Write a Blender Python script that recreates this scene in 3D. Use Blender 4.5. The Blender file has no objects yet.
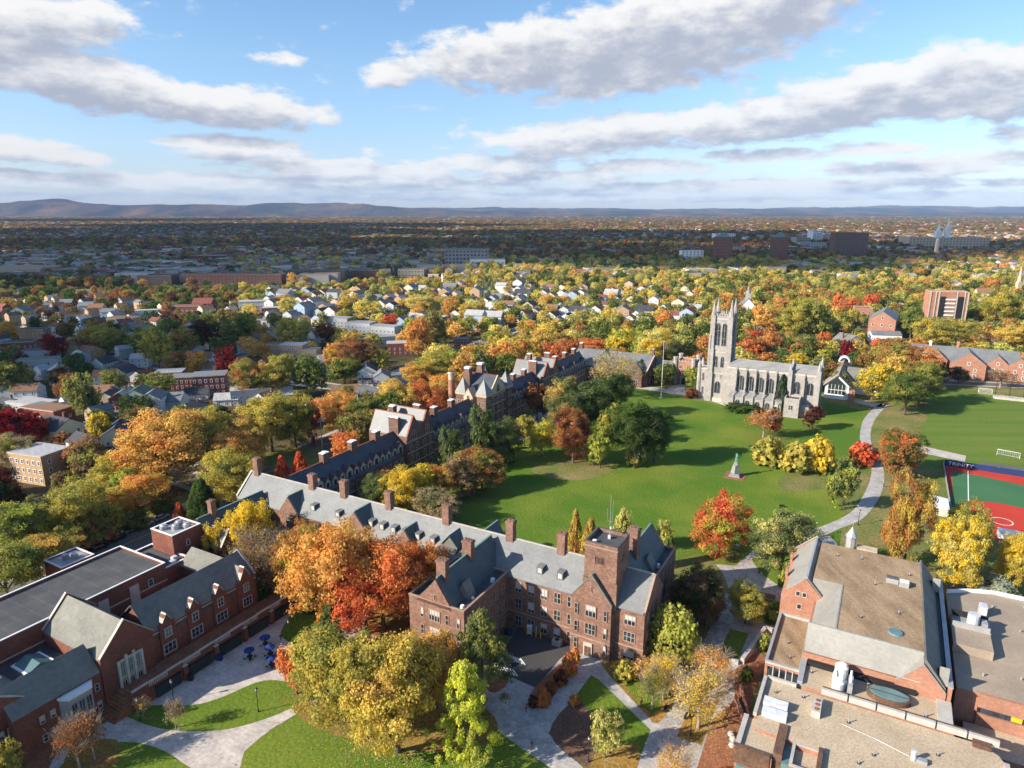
import bpy, math, random
import numpy as np
from mathutils import Vector
R = math.radians
scn = bpy.context.scene
COL = scn.collection
rnd = random.Random(7)

# ---------------------------------------------------------------- survey frame
CAMH = 93.0; FPX = 683.0; PITCH = math.atan(172 / FPX)
cT, sT = math.cos(PITCH), math.sin(PITCH)
GA = R(-29); E1 = (math.cos(GA), math.sin(GA)); E2 = (-math.sin(GA), math.cos(GA)); ORG = (0.0, 139.7)
def P(px, py, z=0.0):
    u = (px - 512) / FPX; v = (384 - py) / FPX
    t = (CAMH - z) / (sT - v * cT)
    return (u * t, t * (cT + v * sT))
def height_at(py, y):
    v = (384 - py) / FPX; t = y / (cT + v * sT)
    return CAMH - t * (sT - v * cT)
def Q(x, y, z):
    dz = z - CAMH; f = y * cT - dz * sT; up = y * sT + dz * cT
    if f < 1: return (-9999, -9999)
    return (512 + FPX * x / f, 384 - FPX * up / f)
def W(a, b): return (ORG[0] + a * E1[0] + b * E2[0], ORG[1] + a * E1[1] + b * E2[1])
def toC(x, y):
    dx, dy = x - ORG[0], y - ORG[1]
    return (dx * E1[0] + dy * E1[1], dx * E2[0] + dy * E2[1])
def CP(px, py, z=0.0): return toC(*P(px, py, z))

# ---------------------------------------------------------------- materials
def nt(m): m.use_nodes = True; n = m.node_tree; n.nodes.clear(); return n
def N(t, typ, **k):
    n = t.nodes.new(typ)
    for a, b in k.items():
        if a.startswith('i_'):
            n.inputs[a[2:].replace('_', ' ')].default_value = b
        else: setattr(n, a, b)
    return n
def L(t, a, b): t.links.new(a, b)
def rgba(c): return (c[0], c[1], c[2], 1.0)
MATS = {}
def surf(name, col, col2=None, scale=.15, detail=6.0, rough=.85, spec=.25, fine=0.0, fine_scale=4.0, metal=0.0, brick=None, stretch=None, obj=False, lo=.35, hi=.65, bump=0.0, flat=False):
    """two-tone noise surface, optional fine grain, optional courses (brick: (w,h,mortar colour, amount))"""
    if name in MATS: return MATS[name]
    m = bpy.data.materials.new(name); t = nt(m)
    out = N(t, 'ShaderNodeOutputMaterial'); bs = N(t, 'ShaderNodeBsdfPrincipled')
    bs.inputs['Roughness'].default_value = rough; bs.inputs['Specular IOR Level'].default_value = spec
    bs.inputs['Metallic'].default_value = metal
    geo = N(t, 'ShaderNodeNewGeometry'); pos = geo.outputs['Position']
    if obj:
        tc = N(t, 'ShaderNodeTexCoord'); pos = tc.outputs['Object']
    mp = N(t, 'ShaderNodeMapping'); L(t, pos, mp.inputs['Vector'])
    mp.inputs['Rotation'].default_value = (0, 0, R(29))
    if stretch: mp.inputs['Scale'].default_value = stretch
    no = N(t, 'ShaderNodeTexNoise'); no.inputs['Scale'].default_value = scale; no.inputs['Detail'].default_value = detail
    no.inputs['Roughness'].default_value = .62
    L(t, mp.outputs[0], no.inputs['Vector'])
    mr = N(t, 'ShaderNodeMapRange'); mr.inputs['From Min'].default_value = lo; mr.inputs['From Max'].default_value = hi
    L(t, no.outputs['Fac'], mr.inputs['Value'])
    mx = N(t, 'ShaderNodeMix', data_type='RGBA'); L(t, mr.outputs[0], mx.inputs['Factor'])
    mx.inputs[6].default_value = rgba(col); mx.inputs[7].default_value = rgba(col2 or [c * .75 for c in col])
    c = mx.outputs[2]
    if fine:
        n2 = N(t, 'ShaderNodeTexNoise'); n2.inputs['Scale'].default_value = fine_scale; n2.inputs['Detail'].default_value = 4
        L(t, pos, n2.inputs['Vector'])
        m2 = N(t, 'ShaderNodeMapRange'); m2.inputs['From Min'].default_value = .3; m2.inputs['From Max'].default_value = .7
        m2.inputs['To Min'].default_value = 1 - fine; m2.inputs['To Max'].default_value = 1 + fine
        L(t, n2.outputs['Fac'], m2.inputs['Value'])
        ml = N(t, 'ShaderNodeVectorMath', operation='SCALE'); L(t, c, ml.inputs[0]); L(t, m2.outputs[0], ml.inputs['Scale'])
        c = ml.outputs[0]
    if brick:
        # courses run along height; pattern coordinate = (x+y along campus axes, z)
        sx = N(t, 'ShaderNodeSeparateXYZ'); L(t, mp.outputs[0], sx.inputs[0])
        ad = N(t, 'ShaderNodeMath', operation='ADD'); L(t, sx.outputs[0], ad.inputs[0]); L(t, sx.outputs[1], ad.inputs[1])
        cb = N(t, 'ShaderNodeCombineXYZ'); L(t, sx.outputs[0] if flat else ad.outputs[0], cb.inputs[0]); L(t, sx.outputs[1] if flat else sx.outputs[2], cb.inputs[1])
        br = N(t, 'ShaderNodeTexBrick'); L(t, cb.outputs[0], br.inputs['Vector'])
        br.inputs['Scale'].default_value = 1.0
        br.inputs['Brick Width'].default_value = brick[0]; br.inputs['Row Height'].default_value = brick[1]
        br.inputs['Mortar Size'].default_value = brick[1] * .08
        br.inputs['Color1'].default_value = (1, 1, 1, 1); br.inputs['Color2'].default_value = (1 - brick[3],) * 3 + (1,)
        br.inputs['Mortar'].default_value = rgba(brick[2])
        mm = N(t, 'ShaderNodeMix', data_type='RGBA', blend_type='MULTIPLY'); mm.inputs['Factor'].default_value = 1
        L(t, c, mm.inputs[6]); L(t, br.outputs['Color'], mm.inputs[7]); c = mm.outputs[2]
    L(t, c, bs.inputs['Base Color'])
    if bump:
        bp = N(t, 'ShaderNodeBump'); bp.inputs['Strength'].default_value = bump; bp.inputs['Distance'].default_value = .3
        n3 = N(t, 'ShaderNodeTexNoise'); n3.inputs['Scale'].default_value = 1.2; L(t, pos, n3.inputs['Vector'])
        L(t, n3.outputs['Fac'], bp.inputs['Height']); L(t, bp.outputs[0], bs.inputs['Normal'])
    L(t, bs.outputs[0], out.inputs[0]); MATS[name] = m
    return m

M = {}
BR = (.9, .3, (.8, .78, .76), .28)
M['brown'] = surf('brownstone', (.275, .155, .115), (.19, .11, .082), .35, fine=.25, fine_scale=1.6, brick=BR)
M['brick'] = surf('red_brick', (.24, .09, .06), (.17, .065, .048), .3, fine=.2, fine_scale=2, brick=(.8, .25, (.85, .8, .78), .25))
M['obrick'] = surf('orange_brick', (.41, .205, .14), (.33, .165, .11), .3, fine=.12, fine_scale=2, brick=(.8, .25, (.9, .88, .85), .15))
M['sandstone'] = surf('long_walk_stone', (.22, .125, .095), (.15, .088, .07), .4, fine=.25, fine_scale=1.5, brick=BR)
M['tan'] = surf('tan_stone', (.5, .41, .3), (.4, .32, .24), .5, fine=.15)
M['lime'] = surf('limestone', (.385, .36, .34), (.29, .272, .258), .25, fine=.14, fine_scale=1.2, brick=(1.6, .6, (.86, .85, .84), .12))
M['cope'] = surf('brownstone_trim', (.36, .25, .19), (.28, .19, .145), .8)
M['trim'] = surf('light_stone_trim', (.5, .46, .4), (.38, .35, .3), .8)
M['white'] = surf('white_paint', (.78, .78, .77), (.7, .7, .69), .5, rough=.6)
M['slateL'] = surf('grey_green_slate', (.19, .198, .2), (.145, .152, .156), .16, rough=.55, spec=.45, fine=.1, fine_scale=1.5, brick=(1.1, .35, (.93, .93, .93), .12))
M['slateD'] = surf('dark_teal_slate', (.085, .12, .125), (.06, .088, .095), .2, rough=.6, spec=.35, fine=.1, fine_scale=1.5, brick=(1.1, .35, (.92, .92, .92), .12))
M['slateB'] = surf('blue_black_slate', (.07, .082, .105), (.045, .052, .068), .25, rough=.6, spec=.35, fine=.12, fine_scale=1.5, brick=(1.1, .35, (.92, .92, .92), .12))
M['slateP'] = surf('pale_warm_slate', (.3, .29, .262), (.24, .235, .215), .16, rough=.6, spec=.4, fine=.08, fine_scale=1.5, brick=(1.1, .35, (.95, .95, .95), .08))
M['slateM'] = surf('mather_slate', (.195, .193, .165), (.145, .145, .128), .2, rough=.7, spec=.3, fine=.12, fine_scale=1.2, brick=(1.1, .4, (.9, .9, .9), .12))
M['copper'] = surf('green_copper', (.17, .27, .235), (.12, .21, .18), .6, rough=.7)
M['ridgeT'] = surf('red_ridge_tile', (.3, .09, .05), (.22, .07, .04), .6)
M['tar'] = surf('dark_roof_membrane', (.06, .062, .068), (.1, .098, .096), .12, rough=.8, fine=.2, lo=.4, hi=.66, brick=(17, 3.1, (1.14, 1.14, 1.14), .06), flat=True)
M['gravel'] = surf('tan_roof_gravel', (.47, .38, .27), (.37, .29, .2), .14, rough=.95, fine=.22, fine_scale=3, lo=.35, hi=.7)
M['bgravel'] = surf('brown_roof_gravel', (.2, .135, .08), (.4, .29, .18), .16, rough=.95, fine=.18, fine_scale=2.2, lo=.3, hi=.75, stretch=(2.0, .6, 1))
M['ggravel'] = surf('grey_roof_ballast', (.36, .29, .215), (.26, .21, .165), .1, rough=.95, fine=.15)
M['metal'] = surf('zinc_sheet', (.42, .43, .44), (.34, .35, .36), .5, rough=.45, metal=.3)
M['equip'] = surf('white_duct', (.55, .57, .6), (.4, .42, .45), 1.2, rough=.4)
M['black'] = surf('black_paint', (.025, .025, .028), (.018, .018, .02), 1, rough=.5)
M['blue'] = surf('blue_fabric', (.015, .04, .19), (.012, .03, .14), 1, rough=.8)
M['navy'] = surf('navy_pad', (.02, .035, .13), (.015, .03, .1), .5, rough=.7)
M['asphalt'] = surf('asphalt', (.05, .05, .053), (.07, .068, .066), .1, rough=.9, fine=.15, lo=.3, hi=.7)
M['asphaltL'] = surf('worn_asphalt', (.13, .125, .12), (.1, .098, .095), .1, rough=.9, fine=.12)
M['pave'] = surf('pale_paving', (.55, .5, .45), (.4, .36, .325), .3, rough=.9, fine=.16, fine_scale=1.3, brick=(2.0, 1.0, (.86, .85, .84), .1), flat=True)
M['paveG'] = surf('grey_paving', (.46, .44, .42), (.31, .3, .285), .35, rough=.9, brick=(2.0, 1.0, (.87, .86, .86), .1), flat=True, fine=.18, fine_scale=1.2)
M['conc'] = surf('concrete', (.45, .43, .4), (.36, .34, .31), .3, rough=.9, fine=.1)
M['lawn'] = surf('lawn_grass', (.075, .145, .015), (.175, .205, .028), .028, rough=1, spec=.1, fine=.2, fine_scale=1.5, lo=.42, hi=.72, bump=.5)
M['lawnD'] = surf('worn_grass', (.11, .145, .03), (.24, .185, .085), .06, rough=1, spec=.1, fine=.28, fine_scale=1.2, lo=.4, hi=.68, bump=.5)
M['lawnF'] = surf('field_grass', (.085, .15, .022), (.135, .175, .032), .12, rough=1, spec=.1, fine=.14, fine_scale=1.2, stretch=(.12, 1.5, 1))
M['leafy'] = surf('leaf_strewn_grass', (.15, .13, .03), (.32, .17, .045), .16, rough=1, spec=.1, fine=.35, fine_scale=1.5)
M['mulch'] = surf('brown_mulch', (.15, .085, .055), (.1, .06, .045), .4, rough=1, fine=.3, fine_scale=2)
M['mulchR'] = surf('red_mulch', (.3, .12, .06), (.2, .09, .05), .4, rough=1, fine=.3, fine_scale=2)
M['turfG'] = surf('green_turf', (.04, .13, .055), (.055, .15, .065), .06, rough=.95)
M['turfR'] = surf('red_turf', (.47, .045, .025), (.4, .035, .022), .1, rough=.95)
M['line'] = surf('line_paint', (.75, .75, .73), (.65, .65, .63), 1, rough=.8)
M['yellow'] = surf('yellow_paint', (.7, .45, .02), (.6, .38, .02), 1, rough=.6)
M['bark'] = surf('bark', (.13, .1, .075), (.08, .06, .045), 2, rough=1, obj=True)
M['barkL'] = surf('pale_bark', (.3, .25, .2), (.2, .17, .13), 2, rough=1, obj=True)
M['awn'] = surf('dark_glass_canopy', (.03, .045, .045), (.022, .035, .036), 1, rough=.3)
M['bronze'] = surf('verdigris', (.16, .36, .32), (.1, .25, .22), 2, rough=.6, obj=True)
M['granite'] = surf('granite', (.27, .27, .27), (.2, .2, .2), 2, rough=.8)

def glassmat(name, col, rough=.12):
    m = bpy.data.materials.new(name); t = nt(m)
    out = N(t, 'ShaderNodeOutputMaterial'); bs = N(t, 'ShaderNodeBsdfPrincipled')
    oi = N(t, 'ShaderNodeObjectInfo'); ge = N(t, 'ShaderNodeNewGeometry')
    wn = N(t, 'ShaderNodeTexWhiteNoise', noise_dimensions='3D')
    sn = N(t, 'ShaderNodeVectorMath', operation='SNAP'); L(t, ge.outputs['Position'], sn.inputs[0]); sn.inputs[1].default_value = (.9, .9, 1.2)
    L(t, sn.outputs[0], wn.inputs['Vector'])
    mr = N(t, 'ShaderNodeMapRange'); L(t, wn.outputs['Value'], mr.inputs['Value']); mr.inputs['To Min'].default_value = .5; mr.inputs['To Max'].default_value = 2.2
    vs = N(t, 'ShaderNodeVectorMath', operation='SCALE'); vs.inputs[0].default_value = col; L(t, mr.outputs[0], vs.inputs['Scale'])
    L(t, vs.outputs[0], bs.inputs['Base Color']); bs.inputs['Roughness'].default_value = rough
    bs.inputs['Specular IOR Level'].default_value = .6
    L(t, bs.outputs[0], out.inputs[0]); return m
M['glass'] = glassmat('window_glass', (.022, .027, .035))
M['glassG'] = surf('green_glass', (.13, .22, .225), (.09, .16, .17), .4, rough=.15, spec=.6)
M['blind'] = surf('window_blind', (.5, .48, .46), (.4, .38, .37), 2, rough=.9)

def objcol(name, rough=.8, fine=.12, fscale=2.0, rows=None):
    """surface that takes its colour from the object's own colour setting"""
    m = bpy.data.materials.new(name); t = nt(m)
    out = N(t, 'ShaderNodeOutputMaterial'); bs = N(t, 'ShaderNodeBsdfPrincipled'); bs.inputs['Roughness'].default_value = rough
    bs.inputs['Specular IOR Level'].default_value = .3
    oi = N(t, 'ShaderNodeObjectInfo'); tc = N(t, 'ShaderNodeTexCoord')
    n2 = N(t, 'ShaderNodeTexNoise'); n2.inputs['Scale'].default_value = fscale; L(t, tc.outputs['Object'], n2.inputs['Vector'])
    m2 = N(t, 'ShaderNodeMapRange'); m2.inputs['From Min'].default_value = .3; m2.inputs['From Max'].default_value = .7
    m2.inputs['To Min'].default_value = 1 - fine; m2.inputs['To Max'].default_value = 1 + fine
    L(t, n2.outputs['Fac'], m2.inputs['Value'])
    ml = N(t, 'ShaderNodeVectorMath', operation='SCALE'); L(t, oi.outputs['Color'], ml.inputs[0]); L(t, m2.outputs[0], ml.inputs['Scale'])
    L(t, ml.outputs[0], bs.inputs['Base Color']); L(t, bs.outputs[0], out.inputs[0]); return m
M['oc_wall'] = objcol('painted_siding'); M['oc_roof'] = objcol('house_shingles', fine=.25, fscale=1.2)
M['oc_paint'] = objcol('car_paint', rough=.3, fine=.02)

# ---------------------------------------------------------------- mesh building
class MB:
    def __init__(s): s.v = []; s.f = []; s.m = []; s.names = []
    def mi(s, m):
        if m not in s.names: s.names.append(m)
        return s.names.index(m)
    def add(s, vs, fs, m):
        o = len(s.v); s.v += vs; k = s.mi(m)
        for f in fs: s.f.append([i + o for i in f]); s.m.append(k)
        return s
    def box(s, x0, x1, y0, y1, z0, z1, m, top=None):
        vs = [(x0, y0, z0), (x1, y0, z0), (x1, y1, z0), (x0, y1, z0), (x0, y0, z1), (x1, y0, z1), (x1, y1, z1), (x0, y1, z1)]
        s.add(vs, [(0, 3, 2, 1), (0, 1, 5, 4), (1, 2, 6, 5), (2, 3, 7, 6), (3, 0, 4, 7)], m)
        s.add([vs[4], vs[5], vs[6], vs[7]], [(0, 1, 2, 3)], top or m); return s
    def prism(s, poly, z0, z1, m, top=None):
        n = len(poly)
        if sum(poly[i][0] * poly[(i + 1) % n][1] - poly[(i + 1) % n][0] * poly[i][1] for i in range(n)) < 0: poly = poly[::-1]
        vs = [(p[0], p[1], z0) for p in poly] + [(p[0], p[1], z1) for p in poly]
        s.add(vs, [tuple(range(n))[::-1]] + [(i, (i + 1) % n, n + (i + 1) % n, n + i) for i in range(n)], m)
        s.add(vs[n:], [tuple(range(n))], top or m); return s
    def extr(s, prof, ax, c0, c1, m):
        """profile [(t,z)] across, extruded along axis ax ('a' = x, 'b' = y)"""
        n = len(prof)
        g = (lambda t, c, z: (c, t, z)) if ax == 'a' else (lambda t, c, z: (t, c, z))
        vs = [g(t, c0, z) for t, z in prof] + [g(t, c1, z) for t, z in prof]
        s.add(vs, [tuple(range(n)), tuple(range(2 * n - 1, n - 1, -1))] + [(i, n + i, n + (i + 1) % n, (i + 1) % n) for i in range(n)], m)
        return s
    def cyl(s, x, y, z0, z1, r0, r1, m, n=12, top=None):
        vs = []
        for z, r in ((z0, r0), (z1, r1)):
            for i in range(n):
                t = 2 * math.pi * i / n; vs.append((x + r * math.cos(t), y + r * math.sin(t), z))
        s.add(vs, [(i, (i + 1) % n, n + (i + 1) % n, n + i) for i in range(n)] + [tuple(range(n))[::-1]], m)
        s.add(vs[n:], [tuple(range(n))], top or m); return s
    def tube(s, pts, rad, m, n=6):
        prev = None; base = len(s.v); k = s.mi(m)
        for j, p in enumerate(pts):
            p = Vector(p); d = (Vector(pts[min(j + 1, len(pts) - 1)]) - Vector(pts[max(j - 1, 0)]))
            if d.length < 1e-6: d = Vector((0, 0, 1))
            d.normalize(); u = d.orthogonal().normalized() if prev is None else (prev - d * prev.dot(d)).normalized()
            prev = u; w = d.cross(u)
            for i in range(n):
                t = 2 * math.pi * i / n; q = p + (u * math.cos(t) + w * math.sin(t)) * rad[j]; s.v.append(tuple(q))
        for j in range(len(pts) - 1):
            for i in range(n):
                a = base + j * n + i; b2 = base + j * n + (i + 1) % n
                s.f.append([a, b2, b2 + n, a + n]); s.m.append(k)
        s.f.append([base + (len(pts) - 1) * n + i for i in range(n)]); s.m.append(k)
        return s
    def mesh(s, name, off=(0, 0, 0)):
        me = bpy.data.meshes.new(name)
        me.from_pydata([(v[0] - off[0], v[1] - off[1], v[2] - off[2]) for v in s.v], [], s.f)
        for n in s.names: me.materials.append(M[n] if isinstance(n, str) else n)
        me.polygons.foreach_set('material_index', s.m); me.update()
        return me
OFF = {}
def link(o): COL.objects.link(o); return o
def tag(o, label=None, cat=None, group=None, kind=None):
    if label: o['label'] = label
    if cat: o['category'] = cat
    if group: o['group'] = group
    if kind: o['kind'] = kind
    return o
def thing(name, label, cat, ab=None, xy=None, rz=None, group=None, z=0):
    o = link(bpy.data.objects.new(name, None)); o.empty_display_size = .5
    if ab is not None: x, y = W(*ab); OFF[o.name] = (ab[0], ab[1], z); rz = GA if rz is None else rz
    else: x, y = xy; OFF[o.name] = (0, 0, 0); rz = rz or 0
    o.location = (x, y, z); o.rotation_euler = (0, 0, rz)
    return tag(o, label, cat, group)
def part(name, mb, root, label=None):
    """mesh drawn in the root's own survey coordinates"""
    o = link(bpy.data.objects.new(name, mb.mesh(name, OFF[root.name])))
    o.parent = root; OFF[o.name] = OFF[root.name]
    if label: o['label'] = label
    return o
def inst(name, me, root, x, y, z, rz=0.0, sc=None):
    o = link(bpy.data.objects.new(name, me)); f = OFF[root.name]
    o.parent = root; o.location = (x - f[0], y - f[1], z - f[2]); o.rotation_euler = (0, 0, rz); OFF[o.name] = (0, 0, 0)
    if sc: o.scale = sc
    return o
SIDE = {'S': 0.0, 'E': math.pi / 2, 'N': math.pi, 'W': -math.pi / 2}

# ---- windows: local x across, z up, facing -y, origin bottom centre
WM = {}
def winmesh(w, h, nx=1, ny=2, sur='trim', bar='trim', pane='glass', sd=.12, arch=False, blind=0):
    key = (w, h, nx, ny, sur, bar, pane, arch, blind)
    if key in WM: return WM[key]
    b = MB(); t = .16 if w > 1 else .12; hw = w / 2
    def outline(ins):
        x = hw - ins
        if not arch: return [(-x, ins), (x, ins), (x, h - ins), (-x, h - ins)]
        sp = h - hw * 1.35; pts = [(-x, ins), (x, ins)]
        for k in range(0, 7):
            a = k / 6; pts.append((x * (1 - a ** 1.7), sp + (h - sp - ins * 1.3) * math.sin(a * math.pi / 2) ** .85))
        for k in range(5, -1, -1):
            a = k / 6; pts.append((-x * (1 - a ** 1.7), sp + (h - sp - ins * 1.3) * math.sin(a * math.pi / 2) ** .85))
        return pts
    o, i = outline(0), outline(t); n = len(o)
    vs = [(p[0], -sd, p[1]) for p in o] + [(p[0], -sd, p[1]) for p in i] + [(p[0], 0, p[1]) for p in o] + [(p[0], -.02, p[1]) for p in i]
    fs = []
    for k in range(n):
        k2 = (k + 1) % n
        fs += [(k, k2, n + k2, n + k), (2 * n + k, 2 * n + k2, k2, k), (n + k, n + k2, 3 * n + k2, 3 * n + k)]
    b.add(vs, fs, sur)
    b.add([(p[0], -.02, p[1]) for p in i], [tuple(range(n))], pane)
    bt = .05 if w / nx < 1 else .07
    for k in range(1, nx):
        x = -hw + w * k / nx; b.box(x - bt, x + bt, -sd + .02, -.03, t, h - t - (hw * .25 if arch else 0), bar)
    for k in range(1, ny):
        z = h * k / ny; b.box(-hw + t, hw - t, -.07, -.035, z - .04, z + .04, bar)
    if blind: b.box(-hw + t + .02, hw - t - .02, -.034, -.022, h * (1 - blind), h - t - .02, 'blind')
    me = b.mesh('window'); WM[key] = me; return me
wr = random.Random(3)
def wins(root, side, fixed, ps, zs, w, h, nx=1, ny=2, sur='trim', bar='trim', pane='glass', arch=False, blinds=False, name='window'):
    for z in zs:
        for p in ps:
            bl = wr.choice([0, 0, .45, .7]) if blinds else 0
            me = winmesh(w, h, nx, ny, sur, bar, pane, arch=arch, blind=bl)
            x, y = (p, fixed) if side in 'SN' else (fixed, p)
            inst(name, me, root, x, y, z, SIDE[side])

# ---- roof over a rectangle, ridge along ax
def roof(mb, a0, a1, b0, b1, ze, zr, ax, m, over=.35, th=.22, ridge=None, mid=None, cap=True):
    t0, t1, c0, c1 = (b0, b1, a0, a1) if ax == 'a' else (a0, a1, b0, b1)
    tm = (t0 + t1) / 2 if mid is None else mid
    g = (lambda t, c, z: (c, t, z)) if ax == 'a' else (lambda t, c, z: (t, c, z))
    for te, sg in ((t0, -1), (t1, 1)):
        sl = (zr - ze) / abs(tm - te); zo = ze - over * sl; to = te + sg * over
        vs = []
        for c in (c0 - .1, c1 + .1):
            vs += [g(tm, c, zr + .03), g(to, c, zo + .03), g(to, c, zo + th + .03), g(tm, c, zr + th + .03)]
        mb.add(vs, [(0, 1, 2, 3), (7, 6, 5, 4), (0, 4, 5, 1), (1, 5, 6, 2), (2, 6, 7, 3), (3, 7, 4, 0)], m)
    if ridge and cap:
        vs = g(tm - .2, c0 - .12, zr + th - .02), g(tm + .2, c1 + .12, zr + th + .16)
        x = sorted((vs[0][0], vs[1][0])); y = sorted((vs[0][1], vs[1][1])); mb.box(x[0], x[1], y[0], y[1], vs[0][2], vs[1][2], ridge)
    return mb
def gwall(mb, a0, a1, b0, b1, z0, ze, zr, ax, m, mid=None):
    t0, t1, c0, c1 = (b0, b1, a0, a1) if ax == 'a' else (a0, a1, b0, b1)
    tm = (t0 + t1) / 2 if mid is None else mid
    return mb.extr([(t0, z0), (t1, z0), (t1, ze), (tm, zr), (t0, ze)], ax, c0, c1, m)
def gend(mb, ax, c, t0, t1, ze, zr, m, cop='trim', w=.45, up=.55, mid=None):
    """raised gable parapet with coping at one end"""
    tm = (t0 + t1) / 2 if mid is None else mid
    mb.extr([(t0 - .1, ze - .3), (t1 + .1, ze - .3), (t1 + .1, ze + up), (tm, zr + up), (t0 - .1, ze + up)], ax, c - w / 2, c + w / 2, m)
    for s0, s1 in (((t0 - .1, ze + up), (tm, zr + up)), ((tm, zr + up), (t1 + .1, ze + up))):
        mb.extr([(s0[0], s0[1] + .01), (s1[0], s1[1] + .01), (s1[0], s1[1] + .2), (s0[0], s0[1] + .2)], ax, c - w / 2 - .08, c + w / 2 + .08, cop)
    return mb
def chimney(root, a, b, z0, z1, w=1.5, d=1.1, m='brown', top='tan', pots=2):
    c = MB(); c.box(a - w / 2, a + w / 2, b - d / 2, b + d / 2, z0, z1 - .5, m)
    c.box(a - w / 2 - .15, a + w / 2 + .15, b - d / 2 - .15, b + d / 2 + .15, z1 - .5, z1 - .1, m)
    c.box(a - w / 2 - .05, a + w / 2 + .05, b - d / 2 - .05, b + d / 2 + .05, z1 - .1, z1 + .1, top)
    for k in range(pots):
        x = a + (k - (pots - 1) / 2) * w / max(pots, 1); c.cyl(x, b, z1 + .1, z1 + .5, .17, .14, top, 8)
    return part('chimney', c, root)
def parapet(mb, a0, a1, b0, b1, z0, z1, m, cop='trim', t=.4):
    for x0, x1, y0, y1 in ((a0, a1, b0, b0 + t), (a0, a1, b1 - t, b1), (a0, a0 + t, b0 + t, b1 - t), (a1 - t, a1, b0 + t, b1 - t)):
        mb.box(x0, x1, y0, y1, z0, z1, m)
    for x0, x1, y0, y1 in ((a0, a1, b0, b0 + t), (a0, a1, b1 - t, b1), (a0, a0 + t, b0 + t, b1 - t), (a1 - t, a1, b0 + t, b1 - t)):
        e = .08
        mb.box(x0 - e if x1 - x0 > t * 1.1 or x0 == a0 else x0, x1 + e if x1 - x0 > t * 1.1 or x1 == a1 else x1,
               y0 - (e if y0 == b0 else 0), y1 + (e if y1 == b1 else 0), z1 + .003, z1 + .16, cop)
    return mb
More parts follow.
